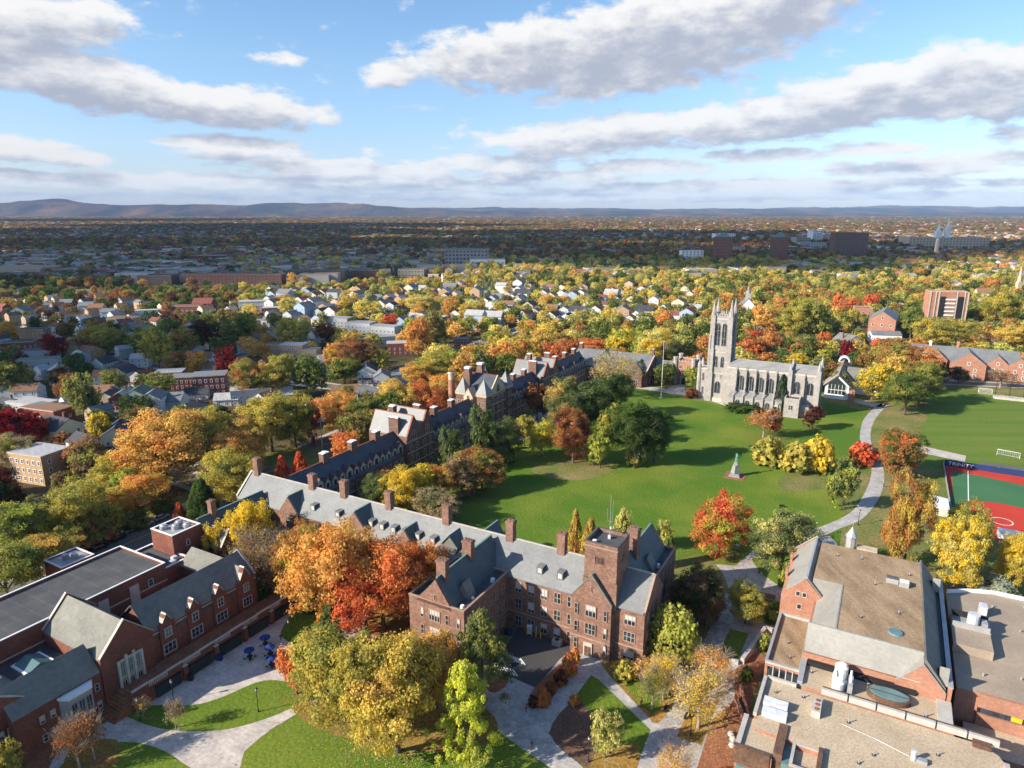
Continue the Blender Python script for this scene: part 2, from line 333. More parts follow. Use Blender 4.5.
# ================================================================ BUILDINGS (survey coordinates a: along the halls, b: away from them)
# ---- the long hall with the square tower
def slate_hall():
    r = thing('tower_hall', 'long brownstone hall with pale slate roof and square brick tower', 'hall', (-30, 6))
    w = MB(); gwall(w, -91, 31.2, 0, 12, 0, 13, 18.7, 'a', 'brown')
    w.box(-91.1, 31.3, -.12, -.002, 4.1, 4.4, 'cope'); w.box(-91.1, 31.3, -.1, -.002, 12.6, 12.9, 'cope')
    part('wall', w, r)
    rf = MB(); roof(rf, -90.6, 30.9, 0, 12, 13, 18.7, 'a', 'slateL', ridge='trim'); part('roof', rf, r)
    g = MB(); gend(g, 'a', 31.2, 0, 12, 13, 18.7, 'brown', 'cope', up=.15, w=.3); part('gable_end', g, r)
    g = MB(); gend(g, 'a', -91, 0, 12, 13, 18.7, 'brown', 'trim', up=.4); part('gable_end', g, r)
    cols = [-.0 + 1.7 + 3.25 * k for k in range(5)]
    wins(r, 'S', 0, cols[:5], (.7, 5.0, 9.3), 1.75, 2.7, 2, 2, blinds=True, sur='cope')
    wins(r, 'S', 0, [-18.6 - 3.4 * k for k in range(13)], (9.3,), 1.6, 2.4, 2, 2, blinds=True, sur='cope')
    wins(r, 'S', 0, [28.1], (1.0, 5.3, 9.2), 2.6, 2.4, 3, 2, blinds=True, sur='cope')
    wins(r, 'E', 31.2, [2.5, 6, 9.5], (1.0, 5.3, 9.3), 1.5, 2.4, 2, 2, sur='cope')
    wins(r, 'E', 31.2, [6], (13.3,), .6, 1.6, 1, 1, sur='cope')
    for a, zt in ((-88.4, 23.4), (-66.6, 22.6), (-55, 23), (-39.6, 23), (-21.6, 23.2), (-3.6, 23.2), (9.6, 23.2)):
        chimney(r, a, 6, 16.5, zt, 1.9, 1.7, 'brown', 'brown')
    # small roof dormers
    for px, py in ((318, 505), (340, 513), (375, 521), (386, 524), (396, 528), (407, 531), (421, 534), (436, 538), (539, 571), (545 - 40, 558), (558, 578)):
        a, b = CP(px, py, 15.4)
        if not -90 < a < 14 or 505 == px: continue
        d = MB(); y = 1.3
        d.box(a - .75, a + .75, y, 4.2, 13.6, 16.1, 'slateD'); d.box(a - .8, a + .8, y - .02, 4.6, 16.103, 16.25, 'slateL'); d.box(a - .5, a + .5, y - .05, y - .003, 14.7, 15.9, 'blind')
        part('dormer', d, r)
    # cross gables rising from the front wall
    for a0, a1, zr in ((-73.2, -66.2, 17.6), (-50.5, -41.5, 18.4), (-33, -27, 17.2)):
        d = MB(); gwall(d, a0, a1, -.6, 4.5, 0, 13, zr, 'b', 'brown'); s = part('cross_gable', d, r)
        q = MB(); roof(q, a0, a1, -.3, 5.6, 13, zr, 'b', 'slateD', ridge='copper'); part('roof', q, s)
        wins(r, 'S', -.6, [(a0 + a1) / 2], (9.4,), 2.2, 2.6, 3, 2, sur='cope')
    d = MB(); d.extr([(-19.6, 13.2), (-15.4, 13.2), (-15.4, 15.8), (-17.5, 18.2), (-19.6, 15.8)], 'b', .8, 5.6, 'slateM')
    part('dormer', d, r, 'large pointed dormer with a pale left slope')
    q = MB(); roof(q, -19.6, -15.4, .6, 5.9, 15.8, 18.2, 'b', 'slateD'); part('dormer_roof', q, r)
    # back-side gables over the lawn
    for a0, a1 in ((-14.5, -8.5),):
        d = MB(); gwall(d, a0, a1, 8, 13.2, 0, 13, 18.2, 'b', 'brown'); part('rear_gable', d, r)
        q = MB(); roof(q, a0, a1, 6.6, 13.3, 13, 18.2, 'b', 'slateD', ridge='copper'); part('rear_gable_roof', q, r)
    # left wing towards the parking
    w = MB(); gwall(w, -15, -1, -18.5, 0, 0, 12.98, 13.0, 'b', 'brown'); w.box(-15.1, -.9, -18.62, -18.502, 4.1, 4.4, 'cope')
    w.box(-.998, -.88, -18.5, -.2, 4.1, 4.4, 'cope')
    wg = part('wing_wall', w, r)
    w = MB(); gwall(w, -13, -4, -18.5, -17.7, 12.9, 13.2, 19, 'b', 'brown', mid=-8); part('wing_gable', w, r)
    q = MB(); roof(q, -12.6, -4.4, -17.8, 4.2, 13.2, 19, 'b', 'slateD', ridge='copper', mid=-8); part('wing_roof', q, r)
    q = MB(); q.box(-14.6, -1.4, -18.1, -.1, 13.01, 13.08, 'tar'); part('flat_roof', q, r)
    q = MB(); parapet(q, -15, -1, -18.5, 0, 12.95, 13.7, 'brown', 'cope', .4); part('parapet', q, r)
    q = MB(); q.extr([(-6.4, 13.1), (-2.9, 13.1), (-4.6, 16.6)], 'b', -13.4, -10.6, 'slateM'); part('dormer', q, r, 'pointed dark dormer on the wing roof')
    chimney(r, -8, -15.6, 15, 22.3, 2.3, 1.6, 'brown', 'brown', 3); chimney(r, -8, -5.6, 15, 22.3, 2.3, 1.6, 'brown', 'brown', 3)
    for x, y, s in ((-2.6, -16.6, .5), (-2.6, -12.5, .35), (-2.4, -4.5, .6)):
        q = MB(); q.cyl(x, y, 13.05, 13.05 + s * 1.4, s, s * .8, 'white', 10); part('roof_vent', q, r)
    wins(r, 'S', -18.5, [-11.6, -5.2, -2.4], (5.2, 9.3, 1.2), .9, 2.4, 1, 2, blinds=True, sur='cope')
    wins(r, 'S', -18.5, [-8.4], (5.0, 9.2, 1.0), 2.9, 2.7, 4, 2, blinds=True, sur='cope')
    wins(r, 'S', -18.5, [-8.2], (14.2,), .5, 1.4, 1, 1, sur='cope')
    wins(r, 'E', -1, [-16 + 2.7 * k for k in range(6)], (1, 5.2, 9.4), 1.3, 2.4, 2, 2, sur='cope')
    wins(r, 'W', -15, [-15, -10, -5], (1, 5.2, 9.4), 1.3, 2.4, 2, 2, sur='cope')
    # front gable bay
    w = MB(); gwall(w, 15.4, 24.5, -1.6, 4, 0, 13.2, 19.2, 'b', 'brown'); w.box(15.3, 24.6, -1.72, -1.602, 4.1, 4.4, 'cope'); part('bay_wall', w, r)
    q = MB(); roof(q, 15.4, 24.5, -1.3, 5.5, 13.2, 19.2, 'b', 'slateD', over=.2, ridge='copper'); part('bay_roof', q, r)
    q = MB(); gend(q, 'b', -1.5, 15.4, 24.5, 13.2, 19.2, 'brown', 'copper', up=.25, w=.4); part('gable_end', q, r)
    wins(r, 'S', -1.71, [20], (5.3, 9.6), 2.5, 2.8, 3, 2, blinds=True, sur='cope'); wins(r, 'S', -1.71, [16.7, 23.3], (1.2, 5.3, 9.5), .85, 2.6, 1, 2, blinds=True, sur='cope')
    wins(r, 'S', -1.71, [20], (15.4,), .45, 1.5, 1, 1, sur='cope')
    d = MB(); d.box(18.6, 20.6, -1.9, -1.602, 0, 3.3, 'trim'); d.box(18.85, 19.55, -1.96, -1.902, .1, 2.5, 'mulch'); d.box(19.65, 20.35, -1.96, -1.902, .1, 2.5, 'mulch'); part('door', d, r)
    # right-hand rear block
    w = MB(); w.box(18.5, 29.3, 12.01, 29, 0, 13, 'brown'); w.box(29.302, 29.42, 12.2, 29, 4.1, 4.4, 'cope'); part('rear_wing_wall', w, r)
    q = MB(); roof(q, 19, 27, 7.5, 28.4, 13.1, 19, 'b', 'slateD', ridge='copper'); part('rear_wing_roof', q, r)
    q = MB(); q.box(26.8, 28.9, 12.4, 28.6, 13.01, 13.1, 'tar'); part('flat_roof', q, r)
    q = MB(); parapet(q, 18.5, 29.3, 12.6, 29, 12.95, 13.9, 'brown', 'cope', .4); part('parapet', q, r)
    w = MB(); gwall(w, 19, 27, 28.2, 29.1, 13, 13.1, 19.4, 'b', 'brown'); part('rear_gable', w, r)
    q = MB(); q.extr([(24.2, 13.15), (27.8, 13.15), (26.0, 16.4)], 'b', 16.5, 19.8, 'slateM'); part('dormer', q, r)
    q = MB(); q.cyl(28.0, 19.5, 13.1, 14, .5, .35, 'white', 10); part('roof_vent', q, r)
    chimney(r, 23.4, 14.5, 16, 24, 2.4, 2.4, 'brown', 'brown', 3)
    wins(r, 'E', 29.3, [13.5 + 2.9 * k for k in range(6)], (1, 5.3, 9.4), 1.3, 2.4, 2, 2, sur='cope')
    wins(r, 'N', 29, [20.5, 23.5, 26.5], (1, 5.3, 9.4), 1.3, 2.4, 2, 2, sur='cope')
    # square tower
    w = MB(); w.box(17.8, 25, -.6, 6.6, 0, 25.4, 'brown'); w.box(17.7, 25.1, -.7, 6.7, 25.402, 25.6, 'cope')
    for x in (17.6, 24.2): w.box(x, x + 1, -.8, .2, 12, 18.2, 'brown')
    part('tower', w, r)
    q = MB(); parapet(q, 17.8, 25, -.6, 6.6, 25.603, 26.4, 'brown', 'tar', .35); part('tower_parapet', q, r)
    q = MB(); q.box(18.1, 24.7, -.3, 6.3, 25.61, 25.7, 'tar'); part('tower_roof', q, r)
    wins(r, 'S', -.6, [20.4, 21.1, 21.8], (21.8,), .55, 1.7, 1, 1, sur='brown'); wins(r, 'E', 25, [2.6, 3.4], (21.8,), .55, 1.7, 1, 1, sur='brown')
    q = MB(); q.cyl(19.4, .8, 25.7, 26.3, .5, .45, 'white', 12); part('roof_vent', q, r)
    return r
slate_hall()
def mast():
    r = thing('antenna_mast', 'thin white whip antenna mast on the square tower roof', 'antenna', (21.5, 4), z=25.7)
    m = MB(); m.tube([(21.5, 4, 25.7), (21.5, 4, 35.5)], [.07, .03], 'metal', 6); part('pole', m, r)
    for x, z in ((20.8, 32.5), (22.0, 34.5)):
        m = MB(); m.tube([(21.5, 4, 29.5), (x, 4, 29.8), (x, 4, z)], [.035, .035, .025], 'metal', 5); part('whip_aerial', m, r)
    m = MB(); m.box(21.2, 21.8, 3.7, 4.3, 25.7, 26.5, 'equip'); m.cyl(21.75, 3.9, 28, 28.5, .2, .2, 'equip', 8); part('equipment_box', m, r)
mast()

def left_wing():
    r = thing('connecting_wing', 'narrow brick wing with dark green slate roof joining the tower hall', 'building wing', (-82, -10))
    w = MB(); gwall(w, -86.5, -77.5, -20, -.7, 0, 11, 16, 'b', 'brick'); part('wall', w, r)
    q = MB(); roof(q, -86.5, -77.5, -19.6, 1.5, 11, 16, 'b', 'slateD', ridge='copper'); part('roof', q, r)
    chimney(r, -82, -15, 14, 19.6, 1.5, 1.5, 'brown', 'brown')
    w = MB(); gwall(w, -80, -73, -20, -14.5, 0, 10, 14, 'a', 'brick'); g = part('side_gable', w, r)
    q = MB(); roof(q, -80, -73.3, -20, -14.5, 10, 14, 'a', 'slateM'); gend(q, 'a', -73.2, -20, -14.5, 10, 14, 'brick', 'trim'); part('side_roof', q, r)
    wins(r, 'E', -77.5, [-11, -7, -3], (2, 6.5), 1.3, 2, 2, 2)
left_wing()

# ---- student centre, lower left
def student_centre():
    r = thing('student_centre', 'rambling red brick student centre with stepped parapet gables and flat dark roofs', 'college building', (-70, -50))
    # gabled range
    w = MB(); gwall(w, -66, -55.5, -51, -24.6, 0, 10, 15, 'b', 'brick', mid=-60.5)
    w.box(-55.497, -55.35, -51, -24.6, 9.4, 9.6, 'trim'); part('range_wall', w, r)
    q = MB(); roof(q, -66, -55.5, -51.4, -25, 10, 15, 'b', 'slateM', over=.1, mid=-60.5); part('range_roof', q, r)
    q = MB(); gend(q, 'b', -24.8, -66, -55.5, 10, 15, 'brick', 'trim', mid=-60.5); part('gable_end', q, r)
    for b, wd, zt in ((-47.6, 3.6, 12.6), (-41.2, 3.6, 12.6), (-34.8, 3.6, 12.6), (-27.8, 4.8, 13.6)):
        d = MB(); h = wd / 2
        d.extr([(b - h, .0), (b + h, 0), (b + h, 10.6), (b + h * .55, 10.9), (b + .35, zt), (b - .35, zt), (b - h * .55, 10.9), (b - h, 10.6)], 'a', -56.4, -55.1, 'brick')
        d.extr([(b - h * .6, 10.95), (b, zt + .05), (b + h * .6, 10.95), (b + h * .6, 11.15), (b, zt + .35), (b - h * .6, 11.15)], 'a', -56.5, -55.0, 'trim')
        part('parapet_gable', d, r)
        q = MB(); roof(q, -60, -56.3, b - h * .9, b + h * .9, 10.3, zt - .3, 'a', 'slateM', over=0); part('gable_roof', q, r)
        wins(r, 'E', -55.1, [b], (7.5,), 1.6, 2.2, 2, 2, pane='glassG' if b in (-47.6, -27.8) else 'glass')
        wins(r, 'E', -55.1 if wd < 0 else -55.1, [b], (3.9,), 2.9 if wd < 4 else 2.6, 2.3, 3, 2)
        o = MB(); o.box(-55.49, -55.3, b + h + .3, b + h + 2.2, 8.3, 8.7, 'slateD'); part('sill_band', o, r)
    # cross gable with great window
    w = MB(); gwall(w, -74, -54.6, -61.8, -51.2, 0, 10.6, 16.2, 'a', 'brick'); part('great_gable_wall', w, r)
    q = MB(); roof(q, -73.6, -55, -61.8, -51.2, 10.6, 16.2, 'a', 'slateM', over=.05); part('great_gable_roof', q, r)
    q = MB(); gend(q, 'a', -54.6, -61.8, -51.2, 10.6, 16.2, 'brick', 'trim'); part('gable_end', q, r)
    q = MB(); gend(q, 'a', -74, -61.8, -51.2, 10.6, 16.2, 'brick', 'trim'); part('gable_end', q, r)
    q = MB()
    for k in range(4):
        b = -58.8 + 1.55 * k; q.box(-54.35, -53.95, b - .24, b + .24, 1.0, 9.0 + (.7 if k in (1, 2) else 0), 'trim')
    q.box(-54.35, -54.1, -58.8, -54.2, 8.6, 9.0, 'trim'); q.box(-54.35, -54.1, -58.8, -54.2, 4.7, 5.2, 'tan')
    gw = part('great_window', q, r, 'tall three-light window with pale stone piers')
    return r
def student_centre_rest(r):
    for k in range(3):
        b = -58.05 + 1.55 * k
        inst('window', winmesh(1.1, 3.3, 2, 2, 'trim', 'trim', 'glassG'), r, -54.36, b, 5.3, SIDE['E'])
        inst('window', winmesh(1.1, 3.0, 2, 2, 'trim', 'trim', 'glass'), r, -54.36, b, 1.4, SIDE['E'])
    # lower wing
    w = MB(); gwall(w, -63.5, -54.9, -77, -61.9, 0, 8.6, 13, 'b', 'brick', mid=-59); part('low_wing_wall', w, r)
    q = MB(); roof(q, -63.5, -54.9, -77, -62.1, 8.6, 13, 'b', 'slateM', over=.15, mid=-59); part('low_wing_roof', q, r)
    w = MB(); w.prism([(-54.9, -69.6), (-53.2, -68.7), (-53.2, -64.7), (-54.9, -63.8)], 2.6, 7.6, 'metal'); w.prism([(-54.9, -69.8), (-53, -68.8), (-53, -64.6), (-54.9, -63.6)], 7.6, 8.1, 'white'); bw = part('bay_window', w, r, 'pale blue-grey painted bay window')
    wins(r, 'E', -53.18, [-68, -66.7, -65.4], (3.4,), 1.2, 3.2, 2, 2, sur='metal', bar='metal')
    wins(r, 'E', -54.9, [-62.9, -70.8, -72.6], (1.2, 5.0), .9, 1.6, 1, 2, blinds=True)
    # far-left gabled block
    w = MB(); gwall(w, -70, -57, -88, -71.5, 0, 8.5, 13.2, 'a', 'brick', mid=-78.5); part('corner_wall', w, r)
    q = MB(); roof(q, -69.8, -57.3, -88, -71.5, 8.5, 13.2, 'a', 'slateM', over=.05, mid=-78.5); part('corner_roof', q, r)
    q = MB(); gend(q, 'a', -57, -88, -71.5, 8.5, 13.2, 'brick', 'trim', mid=-78.5); part('gable_end', q, r)
    wins(r, 'E', -56.75, [-81, -78.6, -76.4], (4.9,), 1.7, 1.7, 2, 2, blinds=True); wins(r, 'E', -56.75, [-80, -76.5, -73.5], (1.2,), 1.5, 1.9, 2, 2)
    for b, ww in ((-80, 1.6), (-77.8, 2.6), (-75, 1.6)):
        q = MB(); q.extr([(-56.7, 3.4), (-55.7, 2.6), (-55.7, 2.4), (-56.7, 3.2)], 'b', b - ww / 2, b + ww / 2, 'blue'); part('awning', q, r)
    # flat roofed halls
    w = MB(); w.box(-91.5, -74.2, -112, -34.5, 0, 12.4, 'brick'); w.box(-74.198, -74.05, -112, -34.5, 8.6, 8.9, 'tan'); part('flat_hall_wall', w, r)
    q = MB(); q.box(-91, -74.7, -111.6, -35, 12.41, 12.5, 'tar'); part('flat_roof', q, r)
    q = MB(); parapet(q, -91.5, -74.2, -112, -34.5, 12.405, 12.95, 'brick', 'white', .3); part('parapet', q, r)
    for bb in (-42.5, -49.5):
        o = MB(); o.box(-74.19, -74.0, bb - 1.1, bb + 1.1, 6, 11.2, 'trim'); o.box(-73.99, -73.95, bb - .7, bb + .7, 6.2, 8.4, 'blind'); part('tall_panel', o, r)
    wins(r, 'E', -74.2, [-38.5, -57], (9.0,), 1.3, 1.8, 1, 2)
    w = MB(); w.box(-90.5, -76, -34.4, -27, 0, 10, 'brick'); part('lobby_wall', w, r)
    q = MB(); q.box(-90, -76.4, -34.2, -27.4, 10.01, 10.1, 'tar'); parapet(q, -90.5, -76, -34.4, -27, 10.005, 10.5, 'brick', 'white', .45); part('lobby_roof', q, r)
    for x, y in ((-79, -30), (-77.4, -31.5)):
        o = MB(); o.box(x, x + 1.1, y, y + 1.2, 10.1, 11.2, 'equip'); part('roof_unit', o, r)
    w = MB(); w.box(-74.1, -66.1, -51, -29.5, 0, 6, 'brick', 'tar'); part('link_block', w, r)
    w = MB(); w.box(-76, -66, -29.4, -22.4, 0, 9.5, 'brick'); part('link_wall', w, r)
    q = MB(); roof(q, -76, -63.4, -29.8, -22.2, 9.5, 12.6, 'a', 'slateM', over=.1); part('link_roof', q, r)
    w = MB(); w.box(-74.1, -63.6, -76, -62, 0, 8, 'brick', 'tar'); part('skylit_block', w, r)
    o = MB(); a, b = -69, -66.5
    o.box(a - 3, a + 3, b - 2.6, b + 2.6, 8.01, 8.35, 'white'); o.extr([(b - 2.2, 8.36), (b + 2.2, 8.36), (b, 9.3)], 'a', a - 2.6, a + 2.6, 'glassG'); part('skylight', o, r)
    o = MB(); o.cyl(-68.5, -73.5, 8, 9, .8, .8, 'metal', 14)
    for z0, z1, r0, r1 in ((9, 9.5, 1.35, 1.3), (9.5, 9.9, 1.3, .8), (9.9, 10.05, .8, .2)): o.cyl(-68.5, -73.5, z0, z1, r0, r1, 'white', 16)
    part('dome_vent', o, r)
    # lift tower
    w = MB(); w.box(-88.4, -80, -28.2, -20.2, 0, 15, 'brick'); part('lift_tower', w, r)
    q = MB(); parapet(q, -88.4, -80, -28.2, -20.2, 15.005, 15.6, 'brick', 'white', .4); q.box(-88, -80.4, -27.8, -20.6, 15.006, 15.1, 'metal'); part('lift_tower_roof', q, r)
    for x, y in ((-86.4, -26), (-84, -24.4), (-82.2, -22.5), (-85.2, -22.6)):
        o = MB(); o.cyl(x, y, 15.1, 16.1, 1.0, 1.0, 'metal', 14); o.cyl(x, y, 16.1, 16.4, .75, .6, 'metal', 14); part('roof_fan', o, r)
    wins(r, 'E', -80, [-24.2], (6.5, 11.5), 1.1, 1.7, 1, 2, arch=True)
    # small plant block by the street
    w = MB(); w.box(-110, -102, -43.5, -35.5, 0, 8, 'brick'); parapet(w, -110, -102, -43.5, -35.5, 8.005, 8.4, 'brick', 'white', .4); w.box(-109.6, -102.4, -43.1, -35.9, 8.006, 8.1, 'metal'); part('plant_block', w, r)
    for x, y in ((-106.6, -40), (-105, -38.6)):
        o = MB(); o.cyl(x, y, 8.1, 9.3, .8, .8, 'metal', 12); part('roof_fan', o, r)
r = student_centre(); student_centre_rest(r)

def terrace():
    r = thing('brick_terrace', 'raised brick terrace walk with arched openings over the patio', 'terrace', (-52, -40))
    w = MB(); w.box(-55.0, -49.6, -60, -17, 0, 3.2, 'brick', 'mulchR'); part('retaining_wall', w, r)
    for b in (-52.5, -45, -37.5, -30, -22.5):
        o = MB(); o.box(-49.59, -49.2, b - 2.6, b + 2.6, .1, 2.4, 'awn'); o.box(-49.6, -49.0, b - 2.8, b + 2.8, 2.42, 2.7, 'black'); part('arcade_opening', o, r)
    for b in (-48.7, -41.2, -33.7, -26.2):
        o = MB(); o.box(-49.59, -49.0, b - .45, b + .45, 0, 3.3, 'brick'); o.box(-49.59, -48.95, b - .5, b + .5, 3.302, 3.45, 'trim'); part('pier', o, r)
    o = MB()
    for b0 in (-59.5, -52, -44.5, -37, -29.5, -23):
        o.box(-50.0, -49.6, b0, b0 + 3.2, 3.202, 4.2, 'brick'); o.box(-50.1, -49.5, b0 - .05, b0 + 3.25, 4.202, 4.35, 'trim')
        for k in range(10):
            x = b0 + 3.4 + k * .42; o.box(-49.95, -49.75, x, x + .2, 3.202, 4.1, 'trim')
        o.box(-50.02, -49.62, b0 + 3.26, b0 + 7.4, 4.1, 4.3, 'trim')
    part('balustrade', o, r)
    o = MB()
    for k in range(8): o.box(-55.0, -49.8, -60 - .45 * (k + 1), -60 - .45 * k, 0, 3.2 - .4 * (k + 1) + .2, 'mulchR')
    part('steps', o, r)
    o = MB(); o.box(-54.9, -50.2, -17, -9, 0, 1.8, 'brick', 'pave'); part('landing', o, r)
terrace()

# ---- the dark-roofed row
def row_hall(name, label, a0, a1, b0, b1, ze, zr, nd, chim, groups=(0, 1)):
    r = thing(name, label, 'hall', ((a0 + a1) / 2, (b0 + b1) / 2))
    w = MB(); gwall(w, a0, a1, b0, b1, 0, ze, zr, 'b', 'sandstone'); w.box(a1 + .002, a1 + .14, b0, b1, 4.2, 4.6, 'tan'); w.box(a1 + .002, a1 + .2, b0, b1, ze - .4, ze - .05, 'tan'); part('wall', w, r)
    q = MB(); roof(q, a0, a1, b0, b1, ze, zr, 'b', 'slateB', ridge='ridgeT'); part('roof', q, r)
    n = int((b1 - b0) / nd)
    for k in range(n):
        b = b0 + nd * (k + .5); big = k % 4 == 2; hw, zt, zz = (1.45, ze + 4.4, ze + 2.8) if big else (1.1, ze + 3.5, ze + 2.3)
        d = MB(); d.extr([(b - hw, ze), (b + hw, ze), (b + hw, zz), (b, zt), (b - hw, zz)], 'a', a1 - 2.6, a1 - .35, 'tan')
        d.box(a1 - .34, a1 - .28, b - hw * .5, b + hw * .5, ze + .5, zz - .1, 'glass')
        dd = part('dormer', d, r)
        q = MB(); roof(q, a1 - 3.2, a1 - .4, b - hw, b + hw, zz, zt, 'a', 'slateB', over=.15, th=.12, ridge='ridgeT'); part('dormer_roof', q, dd)
        wins(r, 'E', a1, [b], (5.0,), 1.7, 2.6, 2, 2, sur='tan', bar='tan', arch=True); wins(r, 'E', a1, [b], (.9,), 1.9, 2.6, 2, 2, sur='tan', bar='tan', arch=True)
    for b in chim: chimney(r, (a0 + a1) / 2, b, zr - 1.5, zr + 3, 1.9, 2.6, 'sandstone', 'white', 3)
    return r
row_hall('dormitory_row', 'dark slate roofed stone row with tan dormers, nearest the pale-roofed hall', -89, -78.5, 12.4, 62.2, 9, 16, 3.3, (28, 41, 53))
row_hall('dormitory_row', 'dark slate roofed stone row between the twin gables and the turreted hall', -89, -78.5, 78.7, 113.5, 9, 16, 3.3, (88, 100))
row_hall('dormitory_row', 'dark roofed stone row beyond the turreted hall, partly behind a maroon tree', -89, -78.5, 138.3, 171, 9, 16, 3.4, (143, 152, 163))
row_hall('dormitory_row', 'farthest dark roofed stone row before the pale grey roofed hall', -89, -78.5, 190.5, 230, 9, 16, 3.4, (198, 210, 222))
def twin(name, label, b0, b1, z0=13.5, z1=20.5):
    r = thing(name, label, 'hall', (-86, (b0 + b1) / 2)); m = (b0 + b1) / 2
    for s0, s1 in ((b0, m - .01), (m + .01, b1)):
        w = MB(); gwall(w, -95, -77.5, s0, s1, 0, z0, z1, 'a', 'sandstone')
        for z in (4.2, 8.4, 12.6): w.box(-77.497, -77.35, s0 + .1, s1 - .1, z, z + .35, 'tan')
        part('wall', w, r)
        q = MB(); roof(q, -94.6, -77.9, s0, s1, z0, z1, 'a', 'slateL', over=.0, ridge='ridgeT'); part('roof', q, r)
        q = MB(); gend(q, 'a', -77.5, s0, s1, z0, z1, 'sandstone', 'ridgeT', up=.3); part('gable_end', q, r)
        c = (s0 + s1) / 2; wins(r, 'E', -77.35, [c - 1.7, c + 1.7], (1, 5.1, 9.3), 1.7, 2.6, 2, 2, sur='tan', bar='tan', arch=True)
        wins(r, 'E', -77.35, [c], (13.4,), 2.4, 3.4, 2, 2, sur='tan', bar='tan', arch=True)
        wins(r, 'S', s0, [-91, -87, -83], (10,), 1.4, 2, 2, 2, sur='tan', bar='tan')
    # valley infill roof and chimneys
    chimney(r, -83.5, b0 + .7, 12, 21.5, 4.2, 1.3, 'sandstone', 'white', 4); chimney(r, -90, m, 15, 23, 2.2, 2.2, 'sandstone', 'white', 3); chimney(r, -84, b1 - 1, 13, 22.5, 3, 1.3, 'sandstone', 'white', 3)
twin('twin_gable_hall', 'tall stone block with two steep gables and pale roofs in the row', 62.4, 78.5, 14.8, 21.8)
twin('twin_gable_hall', 'farther twin-gabled stone block behind the maroon tree', 171.2, 190.2)
def turret_hall():
    r = thing('turreted_hall', 'tall stone hall with four pyramid-roofed corner turrets and big chimneys', 'hall', (-83, 117))
    w = MB(); gwall(w, -92, -77, 108.5, 125.5, 0, 17, 25.5, 'a', 'sandstone', mid=117)
    for z in (4.2, 8.4, 12.8, 16.8): w.box(-76.997, -76.8, 109, 125, z, z + .35, 'tan')
    part('wall', w, r)
    q = MB(); roof(q, -91.8, -77.6, 108.5, 125.5, 17, 25.5, 'a', 'slateB', over=0, ridge='ridgeT'); part('roof', q, r)
    q = MB(); gend(q, 'a', -77, 110, 124, 18, 25.5, 'tan', 'tan', up=.3); part('gable_end', q, r)
    for a, b in ((-78.3, 107.8), (-78.3, 126.2), (-88.7, 107.8), (-88.7, 126.2)):
        w = MB(); h = 2.3; w.box(a - h, a + h, b - h, b + h, 0, 19, 'sandstone'); w.box(a - h - .25, a + h + .25, b - h - .25, b + h + .25, 18.2, 19.2, 'tan')
        t = part('turret', w, r)
        q = MB(); e = h + .4; q.add([(a - e, b - e, 19.21), (a + e, b - e, 19.21), (a + e, b + e, 19.21), (a - e, b + e, 19.21), (a, b, 25.8)], [(0, 3, 2, 1), (0, 1, 4), (1, 2, 4), (2, 3, 4), (3, 0, 4)], 'slateL')
        q.cyl(a, b, 25.6, 27.6, .18, .04, 'copper', 6); part('turret_roof', q, t)
        wins(r, 'E', a + h, [b - .9, b + .9], (1, 5.2, 9.6, 13.8), 1.1, 2.4, 1, 2, sur='tan', bar='tan'); wins(r, 'S', b - h, [a - .9, a + .9], (13.4,), 1.1, 2.4, 1, 2, sur='tan', bar='tan')
    wins(r, 'E', -76.8, [113, 117, 121], (1, 5.0, 9.2, 13.4), 2.0, 2.9, 2, 2, sur='tan', bar='tan', arch=True)
    wins(r, 'E', -76.75, [117], (18.2,), 2.6, 3.6, 2, 2, sur='tan', bar='tan', arch=True)
    w = MB(); gwall(w, -87, -82.5, 105.3, 110, 14, 17.5, 21.5, 'b', 'tan'); part('south_dormer', w, r)
    wins(r, 'S', 105.3, [-84.75], (16,), 1.3, 2.2, 1, 2, sur='trim', bar='trim')
    r.location = (*W(-83, 126), 0); r.scale = (1, 1, .95)
    for a, b in ((-89.5, 113), (-89, 122.5)):
        c = MB(); c.box(a - 1.6, a + 1.6, b - 1.4, b + 1.4, 17, 25, 'sandstone'); c.add([(a - 1.6, b - 1.4, 25.01), (a + 1.6, b - 1.4, 25.01), (a + 1.6, b + 1.4, 25.01), (a - 1.6, b + 1.4, 25.01), (a - 1.1, b - 1.0, 28.5), (a + 1.1, b - 1, 28.5), (a + 1.1, b + 1, 28.5), (a - 1.1, b + 1, 28.5)], [(0, 1, 5, 4), (1, 2, 6, 5), (2, 3, 7, 6), (3, 0, 4, 7), (4, 5, 6, 7)], 'sandstone')
        c.box(a - 1.3, a + 1.3, b - 1.2, b + 1.2, 28.51, 29.3, 'white'); part('chimney', c, r)
turret_hall()
def smokestack():
    a, b = -97, 120; x, y = W(a, b)
    r = thing('smokestack', 'slender round brick smokestack with pale cap beside the turreted hall', 'smokestack', (a, b))
    h = height_at(371.5, y)
    m = MB(); m.cyl(a, b, 0, h - 3.5, 1.7, 1.35, 'obrick', 20); part('shaft', m, r)
    m = MB(); m.cyl(a, b, h - 3.5, h - 1, 1.36, 1.3, 'tan', 20); m.cyl(a, b, h - 1, h - .3, 1.55, 1.55, 'trim', 20); m.cyl(a, b, h - .3, h, 1.35, 1.3, 'trim', 20, top='black'); part('cap', m, r)
smokestack()
